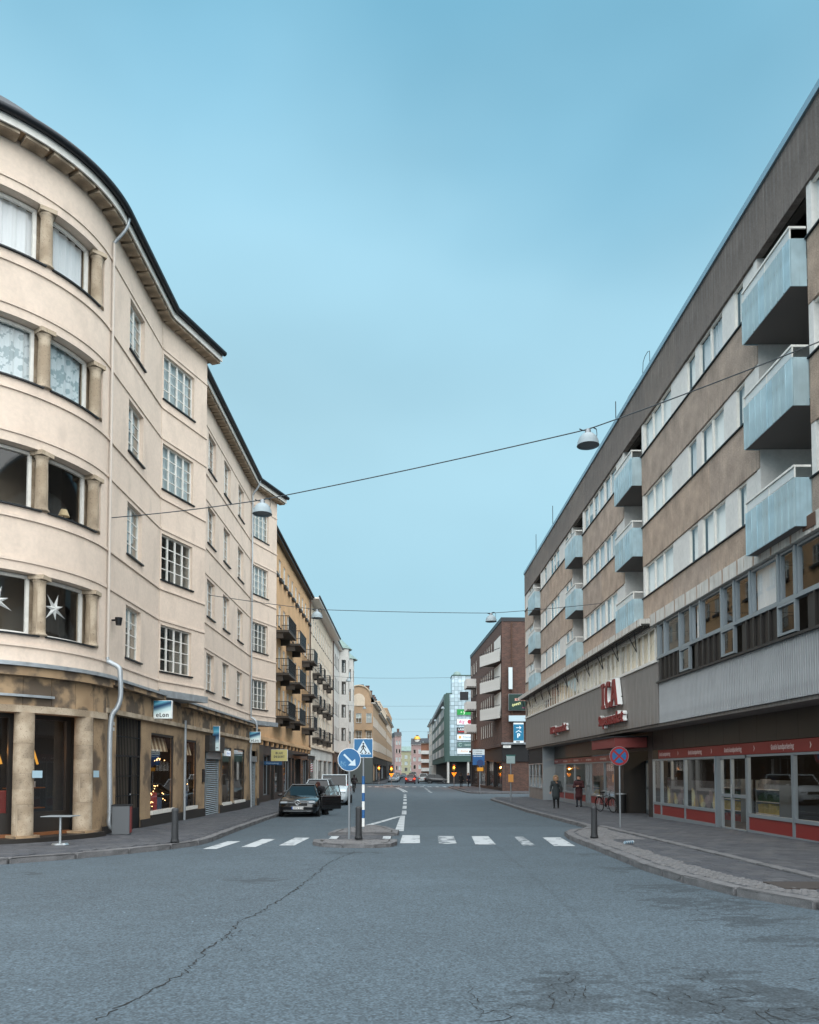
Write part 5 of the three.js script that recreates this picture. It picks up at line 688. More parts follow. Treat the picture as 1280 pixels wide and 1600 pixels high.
// left side beyond the crossing
{
  const b = house('gable_house', 'beige house with a rounded gable facing the crossing', { pos: [-14, 0, -131], turn: 0, w: 8.6, h: 12.2, mat: M.beige, g: 6.3, gmat: std(0x565b58, 0.8), roof: 0, depth: 18, wins: [{ x: 2.4, step: 1.7, n: 4, w: 0.95, h: 1.6, sills: [6.7, 9.7], cols: 2, rows: 2 }], shops: [[1, 3.6, 0, 2.8]] });
  const sh = new THREE.Shape(); sh.moveTo(4.3, 0); sh.lineTo(4.3, 1.7); sh.absarc(6.3, 1.7, 2.0, Math.PI, 0, true); sh.lineTo(8.3, 0); const gg = new THREE.ExtrudeGeometry(sh, { depth: 0.4, bevelEnabled: false }); part('rounded_gable', wuv(gg), M.beige, b, 0, 12.2, -0.4);
  const ar = new THREE.TorusGeometry(2.02, 0.16, 6, 24, Math.PI); part('gable_moulding', clean(ar), M.travertine, b, 6.3, 13.9, 0.02); const ni = new THREE.Shape(); ni.moveTo(-1, 0); ni.lineTo(-1, 1.1); ni.absarc(0, 1.1, 1, Math.PI, 0, true); ni.lineTo(1, 0); part('gable_niche', wuv(new THREE.ExtrudeGeometry(ni, { depth: 0.08, bevelEnabled: false })), M.cream, b, 6.3, 12.5, 0.005);
  for (const x of [2.88, 4.58, 6.28, 7.95]) part('window_hood', [rbx(x - 0.65, x + 0.6, 8.4, 8.6, 0.01, 0.3, 0.03), bx(x - 0.6, x - 0.5, 8.1, 8.4, 0.01, 0.2), bx(x + 0.48, x + 0.58, 8.1, 8.4, 0.01, 0.2)], M.soot, b);
  part('gable_roof', bx(0.5, 8.3, 12.15, 13.6, -17.8, -0.5), M.roofRed, b);
  house('street_house', 'beige side front of the gable house towards the street', { pos: [-5.38, 0, -131.4], turn: LT - 0.02, inset: 0.02, w: 18, h: 13, mat: M.beige, g: 4.2, gmat: M.darkFrame, roof: { rise: 2, run: 2 }, depth: 8, wins: [{ x: 1.2, step: 2.4, n: 7, w: 1.1, h: 1.7, sills: [5.2, 9.2], cols: 2 }], shops: [[1, 8, 0, 2.8], [9, 17, 0, 2.8]] });
  const m = house('mansard_house', 'beige house with dark mansard roof and dormers down the street', { pos: [-5.1, 0, -150], turn: LT - 0.016, inset: 0.02, w: 38, h: 12.6, mat: M.beige, g: 4.2, gmat: M.darkFrame, roof: { rise: 4.4, run: 2.2 }, depth: 9, wins: [{ x: 1.4, step: 2.6, n: 14, w: 1.1, h: 1.7, sills: [5.4, 9.2], cols: 2 }], shops: [[1, 12, 0, 2.8], [13, 24, 0, 2.8], [25, 37, 0, 2.8]] });
  for (let i = 0; i < 9; i++) part('dormer', [bx(2 + i * 4, 3.6 + i * 4, 12.9, 15, -1.2, 0.1), bx(1.9 + i * 4, 3.7 + i * 4, 15, 15.25, -1.2, 0.2)], M.cream, m);
  const g2 = house('tall_house', 'brown beige house with pointed gable beyond the mansard house', { pos: [-4.45, 0, -188.2], turn: LT - 0.012, inset: 0.02, w: 46, h: 14.5, mat: M.beige, g: 4.2, gmat: M.darkFrame, roof: { rise: 4, run: 3 }, depth: 9, wins: [{ x: 1.4, step: 2.8, n: 16, w: 1.1, h: 1.7, sills: [5.4, 8.8, 12], cols: 2 }] });
  for (let i = 0; i < 8; i++) part('dormer', [bx(3 + i * 5.4, 5 + i * 5.4, 14.8, 16.8, -1.4, 0.05), bx(2.9 + i * 5.4, 5.1 + i * 5.4, 16.8, 17.05, -1.4, 0.15)], M.beige, g2);
  house('pink_house', 'dusty pink house far down the left side', { pos: [-3.9, 0, -300], turn: 0.1, w: 2.5, h: 15, mat: M.pink, depth: 12, roof: { rise: 1.5, run: 2 }, wins: [{ x: 0.4, step: 1.1, n: 2, w: 0.7, h: 1.7, sills: [2, 5.2, 8.4, 11.6] }] });
  house('yellow_green_house', 'yellow-green house closing the view at the end of the street', { pos: [-6, 0, -345], turn: 0, w: 14, h: 10.2, mat: M.yellowGreen, depth: 12, roof: { mat: M.copper, rise: 2.2, run: 3 }, wins: [{ x: 0.8, step: 2.5, n: 5, w: 1.3, h: 1.6, sills: [1.6, 4.2, 7.0], cols: 2 }] });
}
// right side beyond the side street
{
  const th = RT + 0.036, bk = house('brick_house', 'dark brown brick house with white angled balconies across the side street', { pos: [8.7, 0, -104], turn: th, w: 26, h: 16.6, mat: M.brick, g: 4.2, gmat: M.dark, roof: 0, depth: 14, sideMat: M.brick, wins: [{ x: 0.8, step: 2.3, n: 3, w: 0.9, h: 1.5, sills: [5.6, 8.4, 11.2, 14.0] }, { x: 10, step: 1.7, n: 6, w: 0.8, h: 1.5, sills: [5.4, 8.4, 11.2, 14.0] }], shops: [[1, 7, 0, 2.8], [8, 14, 0, 2.8], [15, 20, 0, 2.8], [20.6, 25.4, 0, 2.6]] });
  part('parapet', [bx(-0.05, 26.05, 16.6, 17.0, -13.9, 0.06)], M.gutter, bk); part('roof_hut', bx(8, 14, 17, 18.6, -8, -3), M.paleGrey, bk);
  for (const y of [7.0, 9.85, 12.7]) {
    const f = fr(21.0, 0.3, 0); const sh = new THREE.Shape([[0, 0], [4.9, 0], [4.9, -0.15], [0, -1.5]].map((p) => new THREE.Vector2(...p))); const sl = new THREE.ExtrudeGeometry(sh, { depth: 0.16, bevelEnabled: false }); sl.rotateX(-Math.PI / 2); const bal = part('balcony', wuv(sl), std(0x55504c, 0.9), bk); bal.position.set(20.9, y, 0.01);
    const ang = Math.atan2(1.35, 4.9), n = 12, LL = Math.hypot(4.9, 1.35) / n; for (let i = 0; i < n; i++) { const p = part('balcony_panel', cached('wbp', () => rbx(-LL / 2 + 0.01, LL / 2 - 0.01, 0, 1.15, -0.03, 0, 0.008)), M.whitePanel, bal, (i + 0.5) / n * 4.9, -0.05, 1.53 - 1.35 * (i + 0.5) / n); p.rotation.y = ang; }
    part('side_panel', bx(0, 0.04, -0.05, 1.1, 0, 1.5), M.whitePanel, bal); part('rail', bar([0.02, 1.25, 1.52], [4.88, 1.25, 0.17], 0.03), M.blackMetal, bal); part('white_wall', bx(0.2, 4.6, 0.16, 2.6, 0.005, 0.02), M.whitePanel, bal);
    const b2 = part('balcony', [bx(3.2, 6.0, y - 0.6, y - 0.45, 0.005, 1.2)], std(0x55504c, 0.9), bk); for (let i = 0; i < 7; i++) part('balcony_panel', bx(3.2 + i * 0.4 + 0.01, 3.2 + i * 0.4 + 0.39, y - 0.62, y + 0.5, 1.2, 1.23), M.whitePanel, b2); part('side_panel', [bx(5.97, 6.0, y - 0.62, y + 0.5, 0.02, 1.2)], M.whitePanel, b2);
  }
  // end wall towards the side street, with a corner shop
  const FE = fr(26.003, 0, Math.PI / 2), ew = part('end_wall', gridWall(0, 14, -1, 16.6, [[0.3, 3.2, -0.1, 2.5], [4.2, 8.0, -0.1, 2.5]], 0.3), M.brick, bk); put(ew, FE, 0, 0, 0);
  const dk = part('shop_fascia', bx(0, 14, 2.6, 4.3, 0.005, 0.12), M.dark, bk); put(dk, FE, 0, 0, 0); put(part('ledge', bx(-0.1, 14, 4.3, 4.5, 0.005, 0.35), M.zinc, bk), FE, 0, 0, 0);
  for (const [a, b] of [[0.3, 3.2], [4.2, 8]]) win(bk, FE, a, b, -0.1, 2.5, { cols: 2, rows: 1, inset: 0.15, fm: M.darkFrame, name: 'shop_window' });
  put(part('downpipe', bar([1.0, 4.5, 0.1], [1.0, 16.5, 0.1], 0.05), M.rust, bk), FE, 0, 0, 0);
  const nz = -77.8, ex = (x) => 9.64 + x;
  const wallSign = (name, label, x, y, w, h, t, e, dz = 0.15) => { const s = thing(name, label, 'sign', [ex(x), y, nz + 0.02]); part('sign_box', rbx(0, w, 0, h, 0, dz, 0.02), M.greyFrame, s); part('sign_face', plane(w - 0.06, h - 0.06), signMat(t, e), s, w / 2, h / 2, dz + 0.003); return s; };
  wallSign('neon_sign', 'dark green restaurant sign with lit lettering on the brick end wall', 0.6, 7.65, 2.3, 1.65, canvasTex(256, 192, (x, w, h) => { x.fillStyle = '#14302a'; x.fillRect(0, 0, w, h); x.textAlign = 'center'; x.fillStyle = '#e8e2b0'; x.font = 'bold 28px sans-serif'; x.fillText('★ ✦ ★ ✦', w / 2, 36); x.fillStyle = '#e5a596'; x.font = 'bold 42px serif'; x.fillText('KROG', w / 2, 80); x.fillStyle = '#e6e7a2'; x.save(); x.translate(70, 140); x.rotate(-0.3); x.font = 'bold 34px sans-serif'; x.fillText('ÖPPET', 20, 0); x.restore(); x.fillStyle = '#c24a7a'; x.font = '26px sans-serif'; x.fillText('Pizza', 180, 172); }), 0.35);
  wallSign('blank_sign', 'long blank white sign box on the brick end wall', 0.6, 6.55, 2.3, 0.62, canvasTex(64, 16, (x, w, h) => { x.fillStyle = '#b9cdd6'; x.fillRect(0, 0, w, h); }), 0.1);
  wallSign('vertical_sign', 'tall narrow white sign high on the brick end wall', 0.6, 9.75, 0.42, 2.2, canvasTex(16, 64, (x, w, h) => { x.fillStyle = '#c4d0d4'; x.fillRect(0, 0, w, h); }), 0.1);
  wallSign('parking_sign', 'tall blue parking sign with white arrow on the brick corner', 1.05, 4.4, 1.05, 2.05, canvasTex(160, 320, (x, w, h) => { x.fillStyle = '#dfe7ea'; x.fillRect(0, 0, w, h); x.fillStyle = '#1f7397'; x.fillRect(0, 22, w, h - 60); x.strokeStyle = x.fillStyle = '#e9f3f6'; x.lineWidth = 10; x.beginPath(); x.moveTo(40, 76); x.lineTo(115, 76); x.moveTo(92, 52); x.lineTo(118, 76); x.lineTo(92, 100); x.stroke(); x.beginPath(); x.moveTo(35, 150); x.lineTo(80, 122); x.lineTo(125, 150); x.stroke(); x.font = 'bold 100px sans-serif'; x.textAlign = 'center'; x.fillText('P', w / 2, 240); x.fillStyle = '#1d2a33'; x.fillRect(40, 292, 60, 20); }), 0.15);
  { const sc = thing('shop_display', 'lit pink and orange picture boards in the corner shop', 'display', [ex(0.4), 0, nz - 0.7]); part('board', plane(1.3, 0.8), signMat(canvasTex(128, 80, (x, w, h) => { x.fillStyle = '#f0a0c4'; x.fillRect(0, 0, w, h); x.fillStyle = '#fff0f0'; x.fillRect(20, 24, 80, 14); x.fillStyle = '#d8426a'; x.fillRect(14, 48, 96, 12); }), 0.9), sc, 0.65, 1.9, 0); part('board', plane(1.5, 0.8), signMat(canvasTex(128, 80, (x, w, h) => { x.fillStyle = '#ff8a4c'; x.fillRect(0, 0, w, h); x.fillStyle = '#ffd9a0'; x.beginPath(); x.arc(60, 44, 26, 0, 7); x.fill(); x.fillStyle = '#a8381c'; x.fillRect(30, 40, 64, 9); }), 0.9), sc, 4.6, 1.9, 0); part('board', plane(1.0, 0.8), signMat(canvasTex(128, 80, (x, w, h) => { x.fillStyle = '#f3f3f0'; x.fillRect(0, 0, w, h); x.fillStyle = '#d23a3a'; x.fillRect(0, 0, w, 22); x.fillStyle = '#3a56a0'; x.fillRect(0, 58, w, 22); }), 0.9), sc, 6.2, 1.9, 0); part('neon_strip', [bx(0.7, 1.5, 1.2, 1.28, 0, 0.02), bx(4.3, 5.2, 1.2, 1.28, 0, 0.02)], glow(0x30e050, 1.0), sc); part('counter', [bx(0.1, 2.6, 0, 0.6, -0.3, 0), bx(4, 7.2, 0, 0.6, -0.3, 0)], std(0xc98a4a, 0.7), sc); lightAt(sc, 0xffb090, 6, 2, 1.9, 0.25); }
  const nm = thing('street_name_sign', 'small white street name sign on the brick corner', 'sign', [9.7, 3.95, -77.76]); part('plate', bx(0, 0.75, 0, 0.24, 0, 0.03), M.white, nm); part('lettering', plane(0.7, 0.18), signMat(canvasTex(128, 32, (x, w, h) => { x.fillStyle = '#e8e8e2'; x.fillRect(0, 0, w, h); x.fillStyle = '#2a3038'; x.font = '20px sans-serif'; x.fillText('Storgatan', 16, 23); })), nm, 0.375, 0.12, 0.032);
  // green and glass-block house
  M.tiles = new THREE.MeshStandardMaterial({ map: tex(256, 2.5, (u, v) => { const fx = (u * 4) % 1, fy = (v * 4) % 1, m = fx < 0.07 || fy < 0.07; return m ? c8(86, 108, 116) : mulc(c8(176, 196, 204), 0.9 + 0.2 * hash(Math.floor(u * 4), Math.floor(v * 4), 521)); }), roughness: 0.3 });
  M.green = std(0x37504b, 0.6);
  const gh = thing('green_house', 'green commercial house with a pale tiled end wall and stacked signs', 'building', [6.9, 0, -130]);
  part('tiled_wall', [bx(0, 14, 4.2, 14.4, -4, 0), bx(0.9, 14, 14.4, 17.4, -4, 0)], M.tiles, gh); part('roof_edge', [bx(-0.1, 0.9, 14.4, 14.6, -4, 0.05), bx(0.85, 14, 17.4, 17.6, -4, 0.05)], M.green, gh); part('roof_dome', clean(new THREE.SphereGeometry(0.7, 14, 7, 0, 6.283, 0, 1.57).translate(1.8, 17.6, -1)), M.copper, gh);
  part('square_window', [bx(2.2, 3.6, 13.4, 14.8, 0.005, 0.06)], M.dark, gh); part('green_band', [bx(-0.3, 14, 3.2, 4.2, -4, 0.5), bx(-0.05, 0.5, 4.2, 14.4, 0.003, 0.12)], M.green, gh);
  part('corner_pier', [bx(-0.4, 0, 3.2, 14.4, -2.2, 0)], M.green, gh); part('shop_storey', bx(0.6, 14, -1, 3.2, -4, -1), M.dark, gh); for (const x of [0.2, 3.5, 7]) part('pillar', cyl(0.2, 0.2, 4.2, 12, x, -1, 0.2), M.paleGrey, gh);
  const gf = part('street_front', bx(0.2, 14, 3.2, 13.9, -75, -4), M.green, gh); for (let k = 0; k < 4; k++) for (let i = 0; i < 16; i++) { part('window_band', bx(0.12, 0.19, 4.4 + k * 2.4, 5.9 + k * 2.4, -5.2 - i * 4.3 - 3.9, -5.2 - i * 4.3), i % 4 === 1 ? M.whitePanel : M.greyFrame, gf); }
  part('sawtooth', [bx(-0.3, 0.2, 13.9, 14.6, -75, -4)], M.greyFrame, gh); part('street_shops', bx(1.2, 14, -1, 3.2, -75, -4), M.dark, gh);
  const sgn = [[2.25, 10.9, 'green', (x, w, h) => { x.fillStyle = '#1d8a3e'; x.fillRect(0, 0, w, h); x.fillStyle = '#d8f0d0'; x.font = 'bold 44px sans-serif'; x.fillText('+ y ✓', 40, 48); }], [2.25, 9.3, 'pink lettered', (x, w, h) => { x.fillStyle = '#e6e9ea'; x.fillRect(0, 0, w, h); x.fillStyle = '#c13a70'; x.font = 'italic bold 46px sans-serif'; x.fillText('Big', 20, 48); x.fillStyle = '#a8283c'; x.beginPath(); x.arc(150, 32, 24, 0, 7); x.fill(); }], [2.25, 7.9, 'black', (x, w, h) => { x.fillStyle = '#1b1f26'; x.fillRect(0, 0, w, h); x.fillStyle = '#e9e9e9'; x.font = 'bold 34px sans-serif'; x.fillText('LASERDOME', 14, 34); x.fillStyle = '#c23434'; x.fillRect(14, 44, 200, 10); }], [2.25, 6.75, 'white', (x, w, h) => { x.fillStyle = '#dfe8ec'; x.fillRect(0, 0, w, h); x.fillStyle = '#e0a85a'; x.fillRect(20, 18, 30, 30); x.fillStyle = '#3f6a86'; x.font = '36px sans-serif'; x.fillText('Tönne', 70, 46); }], [2.25, 5.5, 'grey green', (x, w, h) => { x.fillStyle = '#4f6a68'; x.fillRect(0, 0, w, h); x.strokeStyle = '#a8c4bc'; x.lineWidth = 5; x.beginPath(); x.arc(40, 32, 18, 0.6, 5.6); x.stroke(); x.fillStyle = '#c8d8d4'; x.font = '26px sans-serif'; x.fillText('Center', 90, 42); }], [2.25, 4.45, 'pale orange', (x, w, h) => { x.fillStyle = '#dde6ea'; x.fillRect(0, 0, w, h); x.fillStyle = '#e08a4a'; x.font = '34px sans-serif'; x.fillText('Arena', 40, 44); }]];
  for (const [x, y, c, f] of sgn) { const s = thing('wall_sign', c + ' shop sign in the stack on the pale tiled wall', 'sign', [6.9 + x - 0.6, y, -129.96]); part('sign_box', bx(0, 3.6, 0, 1.0, 0, 0.12), M.greyFrame, s); part('sign_face', plane(3.5, 0.92), signMat(canvasTex(256, 64, f), 0.12), s, 1.8, 0.5, 0.125); }
  house('white_house', 'white rendered house past the green commercial house', { pos: [7.3, 0, -240], turn: RT, w: 34, h: 15, mat: M.paleGrey, wins: [{ x: 1, step: 2.6, n: 12, w: 1.2, h: 1.5, sills: [3, 6, 9, 12] }] });
  const ob = house('orange_house', 'orange brick house with white balconies far down the right side', { pos: [5.1, 0, -250], turn: -0.15, w: 9, h: 10.5, mat: M.orangeBrick, roof: { rise: 1.6, run: 3 }, wins: [{ x: 3.4, step: 2.2, n: 2, w: 1.1, h: 1.4, sills: [2.2, 4.9, 7.6] }] }); for (const y of [1.6, 4.3, 7.0]) part('balcony', bx(0.2, 2.6, y, y + 1.1, 0.02, 1.3), M.whitePanel, ob);
  const dm = house('domed_house', 'pinkish house with a golden dome far down the right side', { pos: [2.4, 0, -305], turn: -0.05, w: 9, h: 11.8, mat: M.pink, wins: [{ x: 0.8, step: 2, n: 4, w: 1.0, h: 1.6, sills: [2.4, 5.4, 8.4] }] }); part('turret', cyl(1.1, 1.1, 2.2, 12, 2.2, 11.8, -2), M.paleGrey, dm); part('golden_dome', clean(new THREE.SphereGeometry(1.35, 16, 8, 0, 6.283, 0, 1.57).translate(2.2, 14, -2)), std(0xd9a343, 0.4, { metalness: 0.5 }), dm);
}

// ---------- signs, posts, lamps ----------
const onPave = (d) => gy(d) + 0.12;
function bollard(x, d, label, h = 0.85) {
  const t = thing('bollard', label, 'bollard', [x, onPave(d), -d]);
  part('post', clean(new THREE.LatheGeometry([[0, 0], [0.105, 0], [0.1, 0.06], [0.085, 0.1], [0.078, h - 0.1], [0.085, h - 0.09], [0.085, h - 0.05], [0.07, h - 0.01], [0.04, h], [0, h]].map((p) => new THREE.Vector2(...p)), 18)), mapped(tex(64, 1, (u, v) => mulc(c8(48, 49, 51), 0.8 + 0.4 * fbm(u, v, 6, 3, 601))), 0.55), t);
}
bollard(-5.62, 19.3, 'black bollard on the slabs where the pavement rounds the corner house'); bollard(4.98, 20.8, 'black bollard among the setts at the tip of the supermarket pavement'); bollard(-1.2, 20.45, 'black bollard on the traffic island beside the round sign');
{
  const disc = (r, z = 0) => { const g = new THREE.CylinderGeometry(r, r, 0.006, 40); g.rotateX(Math.PI / 2); return clean(g.translate(0, 0, z)); };
  const face = (r, t) => { const g = new THREE.CircleGeometry(r, 40); return [g, signMat(t)]; };
  const a = thing('direction_sign', 'round blue sign with white slanting arrow on the traffic island', 'sign', [-1.45, onPave(20.5), -20.5]); part('pole', cyl(0.03, 0.03, 2.2, 14), M.pole, a); part('sign_plate', disc(0.3), M.white, a, 0, 2.06, 0.04);
  { const [g, m] = face(0.288, canvasTex(256, 256, (x) => { x.fillStyle = '#165b8a'; x.fillRect(0, 0, 256, 256); x.strokeStyle = x.fillStyle = '#bccbd2'; x.lineWidth = 22; x.beginPath(); x.moveTo(66, 66); x.lineTo(160, 160); x.stroke(); x.beginPath(); x.moveTo(202, 198); x.lineTo(196, 118); x.lineTo(116, 194); x.fill(); x.globalAlpha = 0.35; for (let i = 0; i < 60; i++) { x.fillRect(20 + 70 * hash(i, 1, 611), 140 + 70 * hash(i, 2, 611), 3, 4 + 18 * hash(i, 3, 611)); } })); part('arrow_face', g, m, a, 0, 2.06, 0.045); }
  part('bracket', [bx(-0.04, 0.04, 1.9, 1.94, -0.035, 0.036), bx(-0.04, 0.04, 2.18, 2.22, -0.035, 0.036)], M.pole, a);
  const b = thing('crossing_sign', 'square blue pedestrian crossing sign on a blue and white banded pole', 'sign', [-1.3, onPave(24.6), -24.6]); part('pole', cyl(0.035, 0.035, 2.5, 14), M.pole, b);
  for (let i = 0; i < 6; i++) part('pole_band', cyl(0.045, 0.045, 0.26, 16, 0, 0.08 + i * 0.262), i % 2 ? std(0x2b5f94, 0.5) : M.white, b); part('sign_plate', rbx(-0.3, 0.3, -0.3, 0.3, 0, 0.02, 0.008), M.white, b, 0.0, 2.52, 0.04);
  part('crossing_face', plane(0.57, 0.57), signMat(canvasTex(256, 256, (x) => { x.fillStyle = '#17618f'; x.fillRect(0, 0, 256, 256); x.fillStyle = '#c3d0d6'; x.beginPath(); x.moveTo(128, 18); x.lineTo(240, 214); x.lineTo(16, 214); x.fill(); x.fillStyle = '#14181c'; x.beginPath(); x.arc(128, 66, 13, 0, 7); x.fill(); x.lineCap = 'round'; x.strokeStyle = '#14181c'; x.lineWidth = 22; x.beginPath(); x.moveTo(127, 92); x.lineTo(126, 130); x.stroke(); x.lineWidth = 13; x.beginPath(); x.moveTo(124, 132); x.lineTo(104, 164); x.lineTo(86, 190); x.moveTo(130, 132); x.lineTo(148, 160); x.lineTo(170, 190); x.stroke(); x.lineWidth = 9; x.beginPath(); x.moveTo(120, 90); x.lineTo(102, 112); x.lineTo(100, 130); x.moveTo(134, 90); x.lineTo(152, 112); x.lineTo(160, 124); x.stroke(); x.fillRect(40, 192, 26, 14); x.fillRect(100, 192, 22, 14); x.fillRect(146, 192, 22, 14); x.fillRect(192, 192, 24, 14); })), b, 0, 2.52, 0.062);
  const c = thing('no_stopping_sign', 'round blue and red no-stopping sign on a pole before the supermarket', 'sign', [6.92, onPave(25.4), -25.4]); part('pole', cyl(0.03, 0.03, 2.45, 14), M.pole, c); part('sign_plate', disc(0.31), M.greyFrame, c, -0.02, 2.3, 0.04);
  { const [g, m] = face(0.3, canvasTex(256, 256, (x) => { x.fillStyle = '#8c1f26'; x.fillRect(0, 0, 256, 256); x.fillStyle = '#19598a'; x.beginPath(); x.arc(128, 128, 98, 0, 7); x.fill(); x.strokeStyle = '#8c1f26'; x.lineWidth = 26; x.beginPath(); x.moveTo(50, 50); x.lineTo(206, 206); x.moveTo(206, 50); x.lineTo(50, 206); x.stroke(); })); part('sign_face', g, m, c, -0.02, 2.3, 0.046); }
  const e = thing('bus_stop_sign', 'grey pole with pale board and orange notice beside the far kerb', 'sign', [6.85, onPave(51), -51]); part('pole', cyl(0.04, 0.04, 2.9, 12), M.pole, e); part('board', rbx(-0.28, 0.28, 2.45, 2.95, -0.04, 0.04, 0.02), std(0x9fb4b4, 0.5), e); part('board_cap', bx(-0.3, 0.3, 2.95, 3.02, -0.05, 0.05), std(0x2c6a64, 0.5), e); part('timetable', rbx(-0.18, 0.16, 1.25, 1.75, 0.04, 0.08, 0.01), std(0xd8954a, 0.6), e);
  const f = thing('road_sign_board', 'white and blue direction board on a pole before the brick house', 'sign', [7.2, onPave(76), -76]); part('pole', cyl(0.05, 0.05, 4.1, 12), M.pole, f); part('board', plane(1.15, 1.5), signMat(canvasTex(192, 256, (x, w, h) => { x.fillStyle = '#c9d3d6'; x.fillRect(0, 0, w, 92); x.fillStyle = '#22588c'; x.fillRect(0, 92, w, h); x.fillStyle = '#2a3036'; x.font = 'bold 26px sans-serif'; x.fillText('C  Centrum', 14, 36); x.fillText('H  Hamnen', 14, 78); x.fillStyle = '#dfe8ee'; x.fillRect(14, 110, 40, 8); x.fillRect(60, 110, 90, 8); })), f, -0.1, 3.3, 0.07); part('board_back', bx(-0.68, 0.48, 2.55, 4.06, 0.04, 0.065), M.pole, f); part('round_sign', disc(0.32), std(0x243a66, 0.5), f, 0.05, 2.75, 0.1); part('orange_sign', rbx(-0.25, 0.35, 1.95, 2.3, 0.04, 0.1, 0.02), std(0xdb9424, 0.5), f);
}
const amber = [];
function signal(x, d, label, tri = true) {
  const t = thing('traffic_light', label, 'traffic light', [x, d > 100 && x > -3 && x < 0 ? gy(d) : onPave(d), -d]); part('pole', cyl(0.05, 0.05, 2.6, 12), M.pole, t); part('housing', rbx(-0.16, 0.16, 1.95, 2.85, -0.05, 0.2, 0.03), M.blackMetal, t); part('backboard', rbx(-0.28, 0.28, 1.85, 2.95, -0.07, -0.055, 0.02), M.dark, t);
  const lens = (y, m) => { const g = new THREE.CylinderGeometry(0.1, 0.1, 0.02, 18); g.rotateX(Math.PI / 2); part('lens', clean(g), m, t, 0, y, 0.21); }; lens(2.68, std(0x2a0d0c, 0.3)); lens(2.4, glow(0xff9a2a, 6)); lens(2.12, std(0x0c2418, 0.3)); lightAt(t, 0xff9a30, 4, 0, 2.4, 0.4);
  if (tri) { const s = new THREE.Shape([[-0.32, 0.28], [0.32, 0.28], [0, -0.28]].map((p) => new THREE.Vector2(...p))); part('warning_plate', wuv(new THREE.ExtrudeGeometry(s, { depth: 0.02, bevelEnabled: false })), std(0xe0a020, 0.5), t, 0, 1.5, 0.06); }
}
signal(-1.85, 107, 'traffic light with yellow triangle on the small far island'); signal(-3.7, 112, 'traffic light beside the dark shopfronts across the crossing', false); signal(6.15, 99, 'traffic light with yellow triangle at the brick house corner');
{ const i = struct('far_island', [rbx(-1.2, 1.2, 0, 0.13, -1.6, 1.6, 0.05)], M.granite, 'small kerbed island under the far traffic light'); i.position.set(-1.85, gy(107), -107); }
function span(label, pts, sag, lampsAt, lab2) {
  const v = []; for (let i = 0; i + 1 < pts.length; i++) for (let k = 0; k <= 8; k++) { if (i && !k) continue; const t = k / 8; v.push([0, 1, 2].map((c) => pts[i][c] + (pts[i + 1][c] - pts[i][c]) * t - (c === 1 ? sag * 4 * t * (1 - t) : 0))); }
  const w = part('span_wire', [tube(v, pts.wire ?? 0.014, 5, 60)], std(0x3b4246, 0.7), scene); tag(w, label, 'wire', 'wires slung across the street');
  lampsAt.forEach(([x, y, d], i) => {
    const t = thing('hanging_lamp', lab2[i], 'street lamp', [x, y, -d], 0, 'lamps slung above the street');
    part('shade', clean(new THREE.LatheGeometry([[0.05, 0.0], [0.13, -0.03], [0.2, -0.1], [0.24, -0.2], [0.255, -0.29], [0.262, -0.3], [0.25, -0.3], [0.235, -0.2], [0.19, -0.1], [0.1, -0.05], [0, -0.04]].map((p) => new THREE.Vector2(...p)), 28)), std(0x8f9ca1, 0.5), t, 0, -0.09, 0); part('reflector', clean(new THREE.CylinderGeometry(0.235, 0.235, 0.01, 24)), std(0x6d7376, 0.4), t, 0, -0.36, 0);
    part('cap', [cyl(0.075, 0.06, 0.1, 14, 0, -0.1)], M.pole, t); part('clamp', [tube([[-0.2, 0.01, 0], [-0.1, -0.03, 0], [0, 0.0, 0], [0.12, 0.04, 0], [0.2, 0.0, 0]], 0.014, 5, 12, true), bar([0, 0, 0], [0, -0.1, 0], 0.012), tube([[0.2, 0, 0], [0.21, -0.12, 0], [0.2, -0.2, 0]], 0.008, 4, 8, true)], M.blackMetal, t);
  });
}
span('thin span wire from the pale corner house across to the brown block', [[-8.38, 8.9, -22.2], [-3.82, 8.93, -20.8], [4.28, 9.66, -18.1], [9.17, 10.95, -16.4]], 0.04, [[-3.82, 8.93, 20.8], [4.28, 9.66, 18.1]], ['pale dome lamp slung beside the pale corner house', 'pale dome lamp slung close to the brown block roofline']);
span('span wire between the pale house windows and the brown block', [[-8.42, 9.2, -33.4], [-3.9, 8.82, -34.6], [3.9, 8.82, -35.4], [9.17, 9.5, -36.5]], 0.03, [[-3.9, 8.82, 34.6], [3.9, 8.82, 35.4]], ['pale dome lamp slung in front of the cream house eaves', 'pale dome lamp slung above the brick house roof corner']);
span('span wire from the grey oriel house to the brick house', [[-8.9, 11.2, -77], [-5.6, 10.9, -77.5], [0, 10.9, -78], [9.6, 11.2, -79]], 0.02, [[-5.6, 10.9, 77.5]], ['pale dome lamp slung before the grey oriel house']);
for (const [d, y] of [[108, 10.6], [135, 10.6], [178, 10.6], [225, 10.2]]) { const l = ['gable house', 'mansard house', 'tall beige house', 'pink house'][[108, 135, 178, 225].indexOf(d)]; span('distant span wire level with the ' + l, [[-9, y + 0.2, -d], [-5.6, y, -d], [5.6, y, -d], [9.5, y + 0.2, -d]], 0.02, [[-5.6, y, d], [5.2, y, d]], ['distant dome lamp slung on the left before the ' + l, 'distant dome lamp on the right span level with the ' + l]); }

